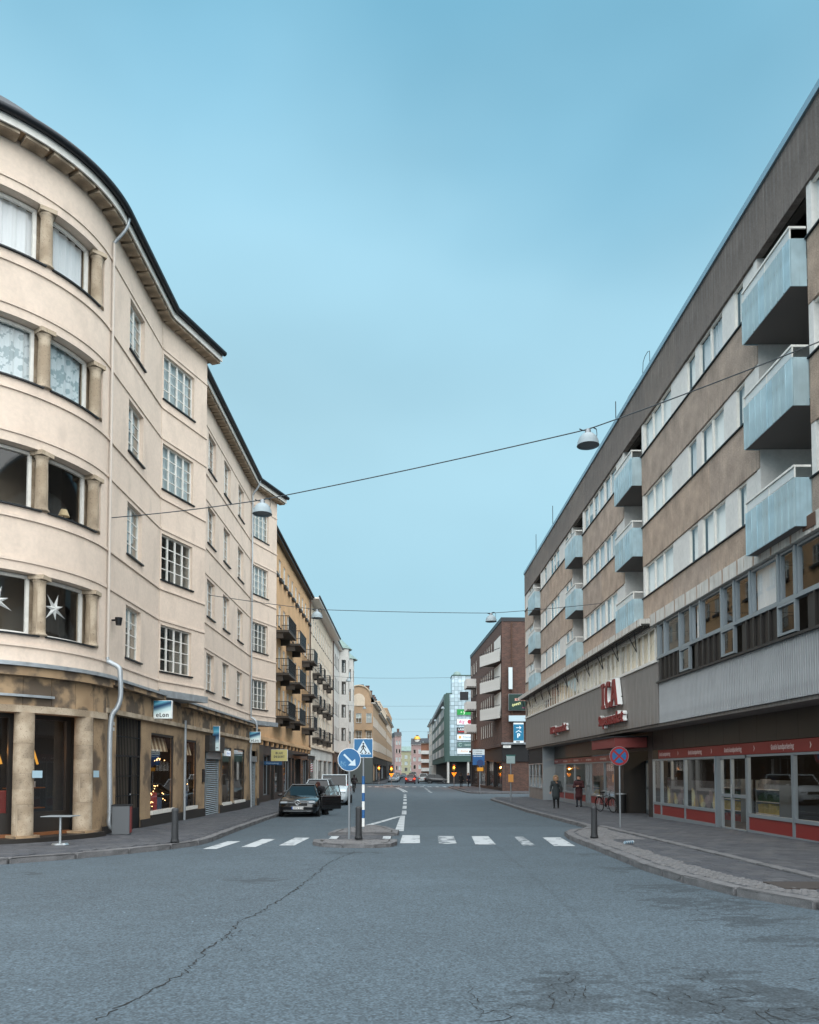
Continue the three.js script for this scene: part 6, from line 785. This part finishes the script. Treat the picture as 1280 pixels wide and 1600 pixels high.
// ---------- cars ----------
const paint = (c, r = 0.3) => new THREE.MeshPhysicalMaterial({ color: c, roughness: r, metalness: 0.0, clearcoat: 1, clearcoatRoughness: 0.03 });
M.carGlass = new THREE.MeshPhysicalMaterial({ color: 0x0b0f11, roughness: 0.04, specularIntensity: 0.7 }); M.tyre = std(0x151515, 0.9); M.rim = std(0x9a9ea2, 0.3, { metalness: 0.8 }); M.chrome = std(0xd0d3d5, 0.15, { metalness: 1 }); M.plastic = std(0x111214, 0.6);
// o: len, w, stations [[t along 0 front..1 rear, ybottom, ytop, half width factor]], glass [windscreen base, roof front, roof rear, rear base] as t, belt, top
function car(label, pos, turn, c, o) {
  const t = thing('car', label, 'car', pos, turn, o.group), P = paint(c, o.rough), Lc = o.len, hw = o.w / 2, Z = (q) => Lc / 2 - q * Lc;
  const ring = ([q, yb, yt, k]) => { const w = hw * k, pts = [[0, yb], [w - 0.14, yb], [w - 0.04, yb + 0.1], [w, yb + (yt - yb) * 0.45], [w - 0.015, yb + (yt - yb) * 0.68], [w - 0.06, yt - 0.06], [w - 0.17, yt], [w * 0.45, yt + 0.025], [0, yt + 0.035]]; return [...pts, ...pts.slice(1, -1).reverse().map(([x, y]) => [-x, y])].map(([x, y]) => [x, y, Z(q)]); };
  const rings = o.st.map(ring), n = rings[0].length, pos_ = [], tri = (a, b, d) => pos_.push(...a, ...b, ...d);
  for (let i = 0; i + 1 < rings.length; i++) for (let j = 0; j < n; j++) { const a = rings[i][j], b = rings[i][(j + 1) % n], d = rings[i + 1][(j + 1) % n], e = rings[i + 1][j]; tri(a, d, b); tri(a, e, d); }
  for (const [r, f] of [[rings[0], 1], [rings[rings.length - 1], 0]]) { const cx = [0, r.reduce((s, p) => s + p[1], 0) / n, r[0][2] + (f ? 0.03 : -0.03)]; for (let j = 0; j < n; j++) f ? tri(r[j], r[(j + 1) % n], cx) : tri(r[(j + 1) % n], r[j], cx); }
  const g = new THREE.BufferGeometry(); g.setAttribute('position', new THREE.Float32BufferAttribute(pos_, 3)); g.computeVertexNormals(); part('body', wuv(toCreasedNormals(g, 0.7)), P, t);
  // greenhouse: glass shell with painted roof and pillars
  const [wb, rf, rr, rb] = o.gl, b0 = hw - 0.1, b1 = hw - (o.tumble ?? 0.27), Bt = o.belt, Tp = o.top - 0.03, cor = (s) => [[s * b0 * 0.96, Bt - 0.03, Z(wb)], [s * b1 * 0.97, Tp, Z(rf)], [s * b1 * 0.95, Tp, Z(rr)], [s * b0 * 0.93, Bt - 0.01, Z(rb)]];
  const Lf = cor(-1), Rt = cor(1), quad = (a, b, c_, d) => { const q = new THREE.BufferGeometry(); q.setAttribute('position', new THREE.Float32BufferAttribute([...a, ...b, ...c_, ...a, ...c_, ...d], 3)); q.computeVertexNormals(); return wuv(q); };
  part('windscreen', quad(Lf[0], Rt[0], Rt[1], Lf[1]), M.carGlass, t); part('rear_window', quad(Rt[3], Lf[3], Lf[2], Rt[2]), M.carGlass, t);
  part('side_windows', [quad(Rt[0], Rt[3], Rt[2], Rt[1]), quad(Lf[3], Lf[0], Lf[1], Lf[2])], M.carGlass, t);
  const zr0 = Z(rf) + 0.05, zr1 = Z(rr) - 0.05; part('roof', wuv(new RoundedBoxGeometry(b1 * 2 + 0.04, 0.07, zr0 - zr1, 3, 0.03).translate(0, Tp + 0.015, (zr0 + zr1) / 2)), P, t);
  for (const s of [Lf, Rt]) { part('pillar', [bar(s[0], s[1], 0.035, 6), bar(s[2], s[3], 0.05, 6)], P, t); const mid = (u) => [0, 1, 2].map((k) => (k === 2 ? 0 : 0) + u); const m0 = s[0].map((v, k) => v + (s[3][k] - v) * 0.48), m1 = s[1].map((v, k) => v + (s[2][k] - v) * 0.42); part('pillar', [bar(m0, m1, 0.03, 6)], M.plastic, t); }
  for (const zc of o.axles) for (const s of [-1, 1]) { const w = part('wheel', (() => { const q = new THREE.TorusGeometry(o.wr - 0.075, 0.085, 10, 26); q.rotateY(Math.PI / 2); return clean(q); })(), M.tyre, t, s * (hw - 0.1), o.wr, Z(zc)); const rm = new THREE.CylinderGeometry(o.wr - 0.09, o.wr - 0.09, 0.12, 20); rm.rotateZ(Math.PI / 2); part('rim', clean(rm), M.rim, w, s * 0.03, 0, 0); const ar = new THREE.CylinderGeometry(o.wr + 0.06, o.wr + 0.06, 0.12, 22); ar.rotateZ(Math.PI / 2); part('wheel_arch', clean(ar), M.plastic, t, s * (hw - 0.07), o.wr + 0.02, Z(zc)); }
  for (const s of [-1, 1]) { part('headlight', wuv(new RoundedBoxGeometry(0.34, 0.11, 0.22, 3, 0.05).translate(s * (hw - 0.3), o.hl, Lc / 2 - 0.1)), new THREE.MeshPhysicalMaterial({ color: 0x7e888e, roughness: 0.08, clearcoat: 1 }), t); part('tail_light', wuv(new RoundedBoxGeometry(0.26, 0.2, 0.14, 3, 0.04).translate(s * (hw - 0.2), o.tl ?? 0.85, -Lc / 2 + 0.04)), o.lit ? glow(0xff3a18, 1.5) : std(0x8a1414, 0.3), t); const mr = part('mirror', wuv(new RoundedBoxGeometry(0.2, 0.13, 0.1, 3, 0.04)), P, t, s * (hw + 0.08), Bt + 0.04, Z(wb + 0.09)); }
  part('grille', [rbx(-0.42, 0.42, o.hl - 0.14, o.hl + 0.06, Lc / 2 - 0.08, Lc / 2 + 0.035, 0.03)], M.plastic, t); part('lower_intake', [rbx(-hw + 0.25, hw - 0.25, 0.24, 0.36, Lc / 2 - 0.1, Lc / 2 + 0.03, 0.03)], M.plastic, t); part('rear_bumper_strip', [rbx(-hw + 0.2, hw - 0.2, 0.3, 0.42, -Lc / 2 - 0.03, -Lc / 2 + 0.1, 0.03)], M.plastic, t);
  const pl = canvasTex(128, 32, (x, w, h) => { x.fillStyle = '#e8e8e4'; x.fillRect(0, 0, w, h); x.fillStyle = '#2050a0'; x.fillRect(0, 0, 12, h); x.fillStyle = '#16181a'; x.font = 'bold 26px sans-serif'; x.fillText(o.plate ?? 'KTR 418', 18, 26); });
  part('number_plate', plane(0.52, 0.11), signMat(pl), t, 0, o.py ?? 0.43, Lc / 2 + 0.05); part('number_plate', plane(0.52, 0.11), signMat(pl), t, 0, 0.62, -Lc / 2 - 0.045, Math.PI);
  return t;
}
const sedan = { len: 4.68, w: 1.83, belt: 0.92, top: 1.43, wr: 0.33, axles: [0.19, 0.78], hl: 0.66, tumble: 0.38, gl: [0.25, 0.47, 0.69, 0.93], st: [[0, 0.34, 0.58, 0.66], [0.008, 0.27, 0.66, 0.8], [0.03, 0.22, 0.73, 0.92], [0.08, 0.2, 0.8, 0.98], [0.16, 0.18, 0.86, 1], [0.28, 0.18, 0.92, 1], [0.5, 0.18, 0.95, 1], [0.78, 0.18, 0.97, 1], [0.92, 0.2, 0.97, 0.97], [0.98, 0.26, 0.92, 0.9], [1, 0.34, 0.8, 0.84]] };
const estate = { ...sedan, len: 4.5, w: 1.8, top: 1.48, gl: [0.26, 0.42, 0.86, 0.97], st: sedan.st.map((s) => s[0] > 0.9 ? [s[0], s[1], 0.96, s[3]] : s) };
const hatch = { ...sedan, len: 4.0, w: 1.74, top: 1.5, belt: 0.96, gl: [0.22, 0.42, 0.84, 0.97], st: sedan.st.map((s) => s[0] > 0.9 ? [s[0], s[1], 0.98, s[3]] : s) };
const suv = { ...hatch, len: 4.4, w: 1.84, top: 1.68, belt: 1.06, wr: 0.36, st: hatch.st.map((s) => [s[0], s[1] + 0.06, s[2] + 0.1, s[3]]) };
const van = { len: 4.8, w: 1.88, belt: 1.18, top: 1.86, wr: 0.33, axles: [0.17, 0.8], hl: 0.78, tumble: 0.18, gl: [0.17, 0.33, 0.97, 0.995], st: [[0, 0.32, 0.8, 0.84], [0.02, 0.26, 0.9, 0.93], [0.06, 0.22, 1.0, 0.98], [0.16, 0.2, 1.16, 1], [0.25, 0.2, 1.2, 1], [0.9, 0.2, 1.2, 1], [0.98, 0.24, 1.2, 0.97], [1, 0.3, 1.15, 0.94]] };
const rd = (d) => gy(d);
{
  const m = car('black saloon parked at the kerb with its street-side door open', [-4.78, rd(37), -37.15], 0.02, 0x050506, { ...sedan, rough: 0.25, plate: 'HFN 51W' });
  // star in the grille, chrome bars, open door
  const ring = new THREE.TorusGeometry(0.1, 0.014, 8, 24); part('emblem', [clean(ring), clean(bar([0, 0, 0], [0, 0.1, 0], 0.01, 5)), clean(bar([0, 0, 0], [0.087, -0.05, 0], 0.01, 5)), clean(bar([0, 0, 0], [-0.087, -0.05, 0], 0.01, 5))], M.chrome, m, 0, 0.66, 2.4); part('grille_bar', [bx(-0.42, -0.11, 0.65, 0.675, 2.375, 2.39), bx(0.11, 0.42, 0.65, 0.675, 2.375, 2.39), bx(-0.6, 0.6, 0.285, 0.305, 2.37, 2.385)], M.chrome, m);
  const dr = part('door', [rbx(0, 0.09, 0.3, 0.92, -1.08, 0, 0.044, 4)], paint(0x050506, 0.2), m, 0.88, 0, 0.98, -0.95); part('door_window', bx(0.02, 0.035, 0.95, 1.36, -1.0, -0.25), new THREE.MeshPhysicalMaterial({ color: 0xd8e4e6, transmission: 0.85, thickness: 0, roughness: 0.02 }), dr); part('window_frame', [bar([0.03, 0.93, -0.02], [0.03, 1.38, -0.42], 0.022), bar([0.03, 1.38, -0.42], [0.03, 1.4, -0.95], 0.02), bar([0.03, 1.4, -0.95], [0.03, 0.93, -1.08], 0.022)], M.plastic, dr); part('trim', bx(0.0, 0.07, 0.925, 0.945, -1.1, -0.05), M.chrome, dr);
  car('silver estate car parked behind the black saloon', [-4.75, rd(43), -43.4], 0, 0x9aa3a8, { ...estate, top: 1.64, belt: 1.0, plate: 'BDO 772' });
  car('white van parked behind the silver estate car', [-4.42, rd(49), -50.2], 0, 0xc9d3d8, { ...van, plate: 'LSC 306', rough: 0.4 });
  car('dark grey car parked behind the white van', [-4.8, rd(56), -56.6], 0, 0x33383d, { ...estate, plate: 'OKA 951' });
  car('red hatchback driving away with lit tail lights', [0.85, -0.42, -129], Math.PI, 0x641417, { ...hatch, lit: 1, plate: 'RMN 203' });
  car('silver off-roader waiting beyond the far crossing', [3.1, -0.42, -134], Math.PI, 0xa0a4a4, { ...suv, plate: 'YDE 884' });
  car('black hatchback turning across the far crossing', [5.3, -0.42, -131], Math.PI / 2 - 0.12, 0x101215, { ...hatch, plate: 'GPX 140' });
  car('silver car parked before the mansard house', [-2.2, -0.42, -146], 0, 0xa9b2b8, { ...hatch, plate: 'TUV 517' }); car('pale car parked past the silver car by the mansard house', [-2.0, -0.42, -156], 0, 0xb9bdbe, { ...estate, plate: 'CFH 629' });
  for (const [x, d, c, k, l, r] of [[-2.1, 166, 0x2a2d33, hatch, 'dark hatchback parked in the far row by the tall beige house', 0], [-2.0, 177, 0x8f989e, estate, 'grey estate car parked in the far row by the tall beige house', 0], [-1.9, 198, 0x30343a, suv, 'dark off-roader parked in the far row before the pink house', 0], [4.4, 150, 0x23262a, estate, 'black estate car parked past the green commercial house corner', Math.PI], [4.5, 162, 0x6a7076, hatch, 'grey hatchback parked along the green commercial house', Math.PI], [4.6, 178, 0xb4b8ba, estate, 'silver estate car parked along the white rendered house', Math.PI]]) car(l, [x, -0.42, -d], r, c, { ...k, plate: 'AKL 27' + (d % 10) });
  car('dark car driving far down the street', [1.6, -0.42, -190], Math.PI, 0x1b1e22, { ...suv, plate: 'NNE 735' }); car('blue-grey car far down the street past the dark car', [-0.4, -0.42, -215], 0, 0x4a5a68, { ...hatch, plate: 'JRB 068' }); car('white van far down the street by the domed house', [2.6, -0.42, -240], Math.PI, 0xc4c8c8, { ...van, plate: 'WLA 490' });
}

// ---------- people and bicycles ----------
// bones: [ax, ay, az, bx, by, bz, ra, rb, colour]; one continuous skin by smooth minimum, meshed on a grid
function figure(bones, cell = 0.021, k = 0.035) {
  let lo = [9, 9, 9], hi = [-9, -9, -9]; for (const b of bones) for (let e = 0; e < 2; e++) for (let c = 0; c < 3; c++) { const r = b[6 + e] + 0.06; lo[c] = Math.min(lo[c], b[e * 3 + c] - r); hi[c] = Math.max(hi[c], b[e * 3 + c] + r); }
  const N = [0, 1, 2].map((c) => Math.ceil((hi[c] - lo[c]) / cell) + 1), [nx, ny, nz] = N, f = new Float32Array(nx * ny * nz);
  const dist = (b, x, y, z) => { const dx = b[3] - b[0], dy = b[4] - b[1], dz = b[5] - b[2], t = clamp(((x - b[0]) * dx + (y - b[1]) * dy + (z - b[2]) * dz) / (dx * dx + dy * dy + dz * dz + 1e-9)); return Math.hypot(x - b[0] - dx * t, y - b[1] - dy * t, z - b[2] - dz * t) - (b[6] + (b[7] - b[6]) * t); };
  const field = (x, y, z) => { let d = 9; for (const b of bones) { const e = dist(b, x, y, z), h = Math.max(k - Math.abs(d - e), 0) / k; d = Math.min(d, e) - h * h * k * 0.25; } return d; };
  for (let z = 0; z < nz; z++) for (let y = 0; y < ny; y++) for (let x = 0; x < nx; x++) f[(z * ny + y) * nx + x] = field(lo[0] + x * cell, lo[1] + y * cell, lo[2] + z * cell);
  const id = new Int32Array(nx * ny * nz).fill(-1), P = [], idx = [], I = (x, y, z) => (z * ny + y) * nx + x;
  for (let z = 0; z < nz - 1; z++) for (let y = 0; y < ny - 1; y++) for (let x = 0; x < nx - 1; x++) {
    let m = 0, s = [0, 0, 0], c = 0; const v = []; for (let q = 0; q < 8; q++) { v[q] = f[I(x + (q & 1), y + (q >> 1 & 1), z + (q >> 2))]; if (v[q] < 0) m |= 1 << q; } if (!m || m === 255) continue;
    for (let a = 0; a < 8; a++) for (const bit of [1, 2, 4]) { if (a & bit) continue; const b = a | bit; if ((v[a] < 0) === (v[b] < 0)) continue; const t = v[a] / (v[a] - v[b]); for (let w = 0; w < 3; w++) { const pa = a >> w & 1, pb = b >> w & 1; s[w] += pa + (pb - pa) * t; } c++; }
    id[I(x, y, z)] = P.length / 3; P.push(lo[0] + (x + s[0] / c) * cell, lo[1] + (y + s[1] / c) * cell, lo[2] + (z + s[2] / c) * cell);
  }
  for (let z = 1; z < nz - 1; z++) for (let y = 1; y < ny - 1; y++) for (let x = 1; x < nx - 1; x++) { const a = f[I(x, y, z)] < 0; for (const [ex, ey, ez, u, w] of [[1, 0, 0, [0, 1, 0], [0, 0, 1]], [0, 1, 0, [0, 0, 1], [1, 0, 0]], [0, 0, 1, [1, 0, 0], [0, 1, 0]]]) { if (a === (f[I(x + ex, y + ey, z + ez)] < 0)) continue; const q = [id[I(x, y, z)], id[I(x - u[0], y - u[1], z - u[2])], id[I(x - u[0] - w[0], y - u[1] - w[1], z - u[2] - w[2])], id[I(x - w[0], y - w[1], z - w[2])]]; if (q.some((i) => i < 0)) continue; a ? idx.push(q[0], q[1], q[2], q[0], q[2], q[3]) : idx.push(q[0], q[2], q[1], q[0], q[3], q[2]); } }
  const col = [], nor = [], e = 0.006; for (let i = 0; i < P.length; i += 3) { const [x, y, z] = [P[i], P[i + 1], P[i + 2]]; let best = 9, cc = bones[0][8]; for (const b of bones) { const d = dist(b, x, y, z); if (d < best) { best = d; cc = b[8]; } } const q = new THREE.Color(cc); col.push(q.r, q.g, q.b); const g = [field(x + e, y, z) - field(x - e, y, z), field(x, y + e, z) - field(x, y - e, z), field(x, y, z + e) - field(x, y, z - e)], L_ = Math.hypot(...g) || 1; nor.push(g[0] / L_, g[1] / L_, g[2] / L_); }
  const g = new THREE.BufferGeometry(); g.setAttribute('position', new THREE.Float32BufferAttribute(P, 3)); g.setAttribute('normal', new THREE.Float32BufferAttribute(nor, 3)); g.setAttribute('color', new THREE.Float32BufferAttribute(col, 3)); g.setIndex(idx); return g.toNonIndexed();
}
const dab = (geo, c) => { const g = geo.index ? geo.toNonIndexed() : geo, q = new THREE.Color(c), a = []; for (let i = 0; i < g.attributes.position.count; i++) a.push(q.r, q.g, q.b); g.setAttribute('color', new THREE.Float32BufferAttribute(a, 3)); g.deleteAttribute('uv'); return g; };
const finger = (a, b, r, c) => { const A = new THREE.Vector3(...a), B = new THREE.Vector3(...b), d = B.clone().sub(A), g = new THREE.CapsuleGeometry(r, d.length(), 3, 6); g.applyQuaternion(new THREE.Quaternion().setFromUnitVectors(new THREE.Vector3(0, 1, 0), d.clone().normalize())); return dab(g.translate((A.x + B.x) / 2, (A.y + B.y) / 2, (A.z + B.z) / 2), c); };
function hand(w, dir, side, c) {                                 // palm end at w, fingers along dir, curled a little
  const D = new THREE.Vector3(...dir).normalize(), U = new THREE.Vector3(side, 0, 0.3).normalize(), out = [], Wv = new THREE.Vector3(...w), at = (s, u, n = 0) => Wv.clone().addScaledVector(D, s).addScaledVector(U, u).add(new THREE.Vector3(0, 0, n)).toArray();
  out.push(finger(at(0, 0), at(0.05, 0), 0.034, c)); [[-0.03, 0.062], [-0.01, 0.074], [0.011, 0.07], [0.031, 0.055]].forEach(([u, l]) => { out.push(finger(at(0.07, u), at(0.07 + l * 0.6, u, 0.006), 0.0095, c), finger(at(0.07 + l * 0.6, u, 0.006), at(0.07 + l, u, 0.022), 0.0085, c)); }); out.push(finger(at(0.01, -0.034), at(0.055, -0.062, 0.02), 0.011, c)); return out;
}
function person(label, pos, turn, o) {
  const t = thing('person', label, 'person', pos, turn, o.group), S_ = o.skin ?? 0xb98d76, C = o.coat, T = o.trousers, Sh = 0x141414, j = { hd: [0, 1.57, 0.03], ...o.j };
  const B = []; const b = (a, c, ra, rb, col) => B.push([...a, ...c, ra, rb, col]);
  const { hipL = [-0.1, 0.92, 0], hipR = [0.1, 0.92, 0], knL = [-0.11, 0.5, 0.02], knR = [0.11, 0.5, 0.02], anL = [-0.11, 0.09, -0.02], anR = [0.11, 0.09, -0.02], ch = [0, 1.3, 0], nk = [0, 1.44, 0.0], shL = [-0.19, 1.37, 0], shR = [0.19, 1.37, 0], elL, elR, wrL, wrR } = j, pel = [(hipL[0] + hipR[0]) / 2, (hipL[1] + hipR[1]) / 2 + 0.03, (hipL[2] + hipR[2]) / 2];
  b(hipL, knL, 0.095, 0.065, T); b(knL, anL, 0.065, 0.045, T); b(hipR, knR, 0.095, 0.065, T); b(knR, anR, 0.065, 0.045, T); for (const a of [anL, anR]) b([a[0], a[1] - 0.045, a[2] - 0.03], [a[0] * 1.1, a[1] - 0.055, a[2] + 0.15], 0.045, 0.035, Sh);
  b([pel[0] - 0.07, pel[1], pel[2]], [pel[0] + 0.07, pel[1], pel[2]], 0.135, 0.135, o.coatLen ? C : T); b(pel, ch, 0.145, 0.16, C); b([ch[0] - 0.09, ch[1], ch[2]], [ch[0] + 0.09, ch[1], ch[2]], 0.135, 0.135, C); b(shL, shR, 0.085, 0.085, C); b(nk, j.hd, 0.055, 0.055, o.hood ?? S_);
  if (o.coatLen) b([pel[0], pel[1] + 0.05, pel[2]], [pel[0], pel[1] - o.coatLen, pel[2]], 0.17, 0.2, C);
  b(shL, elL, 0.075, 0.06, C); b(elL, wrL, 0.06, 0.045, C); b(shR, elR, 0.075, 0.06, C); b(elR, wrR, 0.06, 0.045, C);
  b([j.hd[0], j.hd[1] - 0.03, j.hd[2] + 0.02], [j.hd[0], j.hd[1] + 0.05, j.hd[2]], 0.075, 0.095, S_);
  const H_ = o.hair ?? 0x2a211c; b([j.hd[0], j.hd[1] + 0.085, j.hd[2] - 0.012], [j.hd[0], j.hd[1] - 0.02, j.hd[2] - 0.05], 0.1, o.hood ? 0.12 : 0.085, o.hood ?? H_);
  const geo = [figure(B)], [hx, hy, hz] = j.hd;
  for (const s of [-1, 1]) geo.push(dab(new THREE.SphereGeometry(0.012, 6, 5).translate(hx + s * 0.033, hy + 0.02, hz + 0.092), 0x1c1512), dab(new THREE.SphereGeometry(0.02, 6, 5).scale(0.6, 1.2, 1).translate(hx + s * 0.092, hy + 0.005, hz + 0.005), S_)); geo.push(dab(new THREE.ConeGeometry(0.016, 0.05, 6).translate(hx, hy - 0.002, hz + 0.102), S_), dab(new THREE.SphereGeometry(0.02, 6, 4).scale(1.1, 0.3, 0.5).translate(hx, hy - 0.045, hz + 0.088), 0x8a4f48));
  const dv = (a, c) => c.map((v, i) => v - a[i]); geo.push(...hand(wrL, dv(elL, wrL), -1, o.glove ?? S_), ...hand(wrR, dv(elR, wrR), 1, o.glove ?? S_));
  part('body', mergeGeometries(geo.map((g) => { g = g.index ? g.toNonIndexed() : g; if (g.attributes.uv) g.deleteAttribute('uv'); return g; })), new THREE.MeshStandardMaterial({ vertexColors: true, roughness: 0.9 }), t);
  if (o.fur) part('fur_hood', (() => { const g = new THREE.TorusGeometry(0.115, 0.04, 10, 26), p = g.attributes.position; for (let i = 0; i < p.count; i++) { const k = 1 + 0.14 * (hash(i, 5, 701) - 0.5); p.setXYZ(i, p.getX(i) * k, p.getY(i) * k * 1.1, p.getZ(i) * (1 + hash(i, 6, 701))); } g.computeVertexNormals(); return g; })(), std(0x8a7256, 1), t, hx, hy + 0.02, hz + 0.05);
  if (o.bag) part('bag', rbx(-0.07, 0.07, -0.14, 0.14, -0.16, 0.16, 0.04), std(0x18181a, 0.7), t, ...o.bag);
  if (o.scarf) part('scarf', (() => { const g = new THREE.TorusGeometry(0.085, 0.04, 8, 18); g.rotateX(Math.PI / 2 - 0.2); return g; })(), std(o.scarf, 0.95), t, hx, hy - 0.13, hz - 0.02);
  return t;
}
person('person in a dark quilted coat and fur-edged hood with a shoulder bag', [8.0, onPave(41.8), -41.8], -0.25, { coat: 0x2b3234, trousers: 0x111214, coatLen: 0.3, hood: 0x2b3234, fur: 1, bag: [0.27, 0.98, 0.0], j: { elL: [-0.26, 1.12, 0.02], wrL: [-0.28, 0.9, 0.08], elR: [0.27, 1.12, 0.1], wrR: [0.1, 1.32, 0.24], knL: [-0.1, 0.5, 0.06], anL: [-0.09, 0.09, 0.05], anR: [0.11, 0.09, -0.12] } });
person('person in a long dark red coat holding something with both hands', [9.55, onPave(43.3), -43.3], -0.5, { coat: 0x3a1a1e, trousers: 0x2a3038, coatLen: 0.36, hair: 0x17120f, scarf: 0x15151a, j: { elL: [-0.27, 1.1, 0.06], wrL: [-0.07, 1.12, 0.25], elR: [0.27, 1.1, 0.06], wrR: [0.07, 1.14, 0.25] } });
person('person in dark clothes bending into the open door of the black saloon', [-3.72, rd(37), -37.25], -1.9, { coat: 0x15161a, trousers: 0x1a1c22, hair: 0x3a1d18, coatLen: 0.1, j: { ch: [0, 1.2, 0.22], nk: [0, 1.3, 0.34], hd: [0, 1.38, 0.44], shL: [-0.19, 1.26, 0.27], shR: [0.19, 1.26, 0.27], elL: [-0.25, 1.02, 0.38], wrL: [-0.2, 0.95, 0.6], elR: [0.25, 1.02, 0.38], wrR: [0.2, 0.95, 0.6] } });
person('person in black standing by the far traffic light', [6.9, onPave(97), -97], 2.6, { coat: 0x121316, trousers: 0x15161a, coatLen: 0.25, j: { elL: [-0.26, 1.12, 0], wrL: [-0.27, 0.9, 0.06], elR: [0.26, 1.12, 0], wrR: [0.27, 0.9, 0.06] } });
person('person in dark blue walking past the far traffic light', [7.9, onPave(98), -98.5], 0.4, { coat: 0x1a2030, trousers: 0x15161a, coatLen: 0.2, j: { elL: [-0.26, 1.12, 0.1], wrL: [-0.27, 0.95, 0.2], elR: [0.26, 1.12, -0.08], wrR: [0.27, 0.92, -0.04], knL: [-0.1, 0.5, 0.15], anL: [-0.1, 0.1, 0.2], anR: [0.1, 0.1, -0.25] } });
function bicycle(label, pos, turn, lean, c) {
  const t = thing('bicycle', label, 'bicycle', pos, turn); t.rotation.z = lean;
  for (const z of [-0.53, 0.53]) { const g = new THREE.TorusGeometry(0.33, 0.02, 8, 32); g.rotateY(Math.PI / 2); const w = part('wheel', clean(g), M.tyre, t, 0, 0.35, z), sp = []; for (let i = 0; i < 9; i++) { const a = i / 9 * Math.PI; sp.push(clean(bar([0, -0.32 * Math.cos(a), -0.32 * Math.sin(a)], [0, 0.32 * Math.cos(a), 0.32 * Math.sin(a)], 0.003, 4))); } part('spokes', sp, M.steel, w); const md = new THREE.TorusGeometry(0.37, 0.02, 5, 18, Math.PI * 0.9); md.rotateY(Math.PI / 2); part('mudguard', clean(md), M.plastic, t, 0, 0.35, z); }
  part('frame', [bar([0, 0.35, -0.53], [0, 0.32, -0.08], 0.014), bar([0, 0.32, -0.08], [0, 0.85, -0.2], 0.018), bar([0, 0.35, -0.53], [0, 0.8, -0.19], 0.011), bar([0, 0.32, -0.08], [0, 0.78, 0.36], 0.02), bar([0, 0.72, -0.17], [0, 0.84, 0.35], 0.018), bar([0, 0.95, 0.32], [0, 0.35, 0.53], 0.018)], std(c, 0.4), t); part('handlebar', [tube([[-0.28, 1.02, 0.12], [-0.24, 1.04, 0.26], [0, 1.0, 0.32], [0.24, 1.04, 0.26], [0.28, 1.02, 0.12]], 0.012, 6, 20, true), bar([0, 0.9, 0.33], [0, 1.0, 0.32], 0.014)], M.steel, t); part('saddle', wuv(new RoundedBoxGeometry(0.16, 0.06, 0.26, 3, 0.03).translate(0, 0.93, -0.22)), M.plastic, t); part('rack', [bx(-0.06, 0.06, 0.74, 0.76, -0.75, -0.3), bar([0.05, 0.75, -0.6], [0.04, 0.35, -0.53], 0.006), bar([-0.05, 0.75, -0.6], [-0.04, 0.35, -0.53], 0.006)], M.steel, t); part('crank', [clean(new THREE.CylinderGeometry(0.09, 0.09, 0.01, 18).rotateZ(Math.PI / 2).translate(0.03, 0.32, -0.08)), bar([0.06, 0.32, -0.08], [0.06, 0.17, 0.0], 0.01), bar([-0.06, 0.32, -0.08], [-0.06, 0.47, -0.16], 0.01), bx(0.06, 0.15, 0.155, 0.175, -0.03, 0.05), bx(-0.15, -0.06, 0.465, 0.485, -0.2, -0.12)], M.plastic, t); part('front_lamp', cyl(0.03, 0.03, 0.05, 10, 0, 0.95, 0.4), M.steel, t); return t;
}
bicycle('black bicycle parked by the shop windows beside the red canopy', [9.55, onPave(37.4), -37.4], 0.35, 0.08, 0x141518);
bicycle('dark bicycle ridden down the street past the parked cars', [-4.9, rd(76), -76], Math.PI, 0, 0x1a1a1c);
person('cyclist in dark clothes riding away past the parked cars', [-4.9, rd(76), -76], Math.PI, { coat: 0x1d1618, trousers: 0x141519, coatLen: 0.06, hair: 0x151210, j: { hipL: [-0.09, 0.98, -0.2], hipR: [0.09, 0.98, -0.2], knL: [-0.1, 0.78, 0.2], anL: [-0.1, 0.55, -0.1], knR: [0.1, 0.6, 0.1], anR: [0.1, 0.24, -0.02], ch: [0, 1.32, -0.08], nk: [0, 1.46, 0.0], hd: [0, 1.58, 0.05], shL: [-0.19, 1.38, -0.04], shR: [0.19, 1.38, -0.04], elL: [-0.27, 1.18, 0.08], wrL: [-0.26, 1.06, 0.2], elR: [0.27, 1.18, 0.08], wrR: [0.26, 1.06, 0.2] } });
{ const b = thing('litter_bin', 'dark round litter bin against the entrance pier', 'bin', [9.95, onPave(36), -36.3]); part('body', cyl(0.2, 0.24, 0.85, 20), M.plastic, b); part('rim', cyl(0.26, 0.25, 0.06, 20, 0, 0.85), M.pole, b); }
{ const l = thing('paper_tube', 'crumpled silver and blue paper tube lying on the slabs', 'litter', [5.35, onPave(18.9) + 0.045, -18.9], 0.6); const g = new THREE.CylinderGeometry(0.035, 0.04, 0.3, 12, 6); g.rotateZ(Math.PI / 2); part('tube', clean(g), signMat(canvasTex(64, 64, (x, w, h) => { x.fillStyle = '#a9b4b8'; x.fillRect(0, 0, w, h); x.fillStyle = '#51748e'; for (let i = 0; i < 4; i++) x.fillRect(0, i * 16, w, 7); })), l); }
renderer.render(scene, camera);
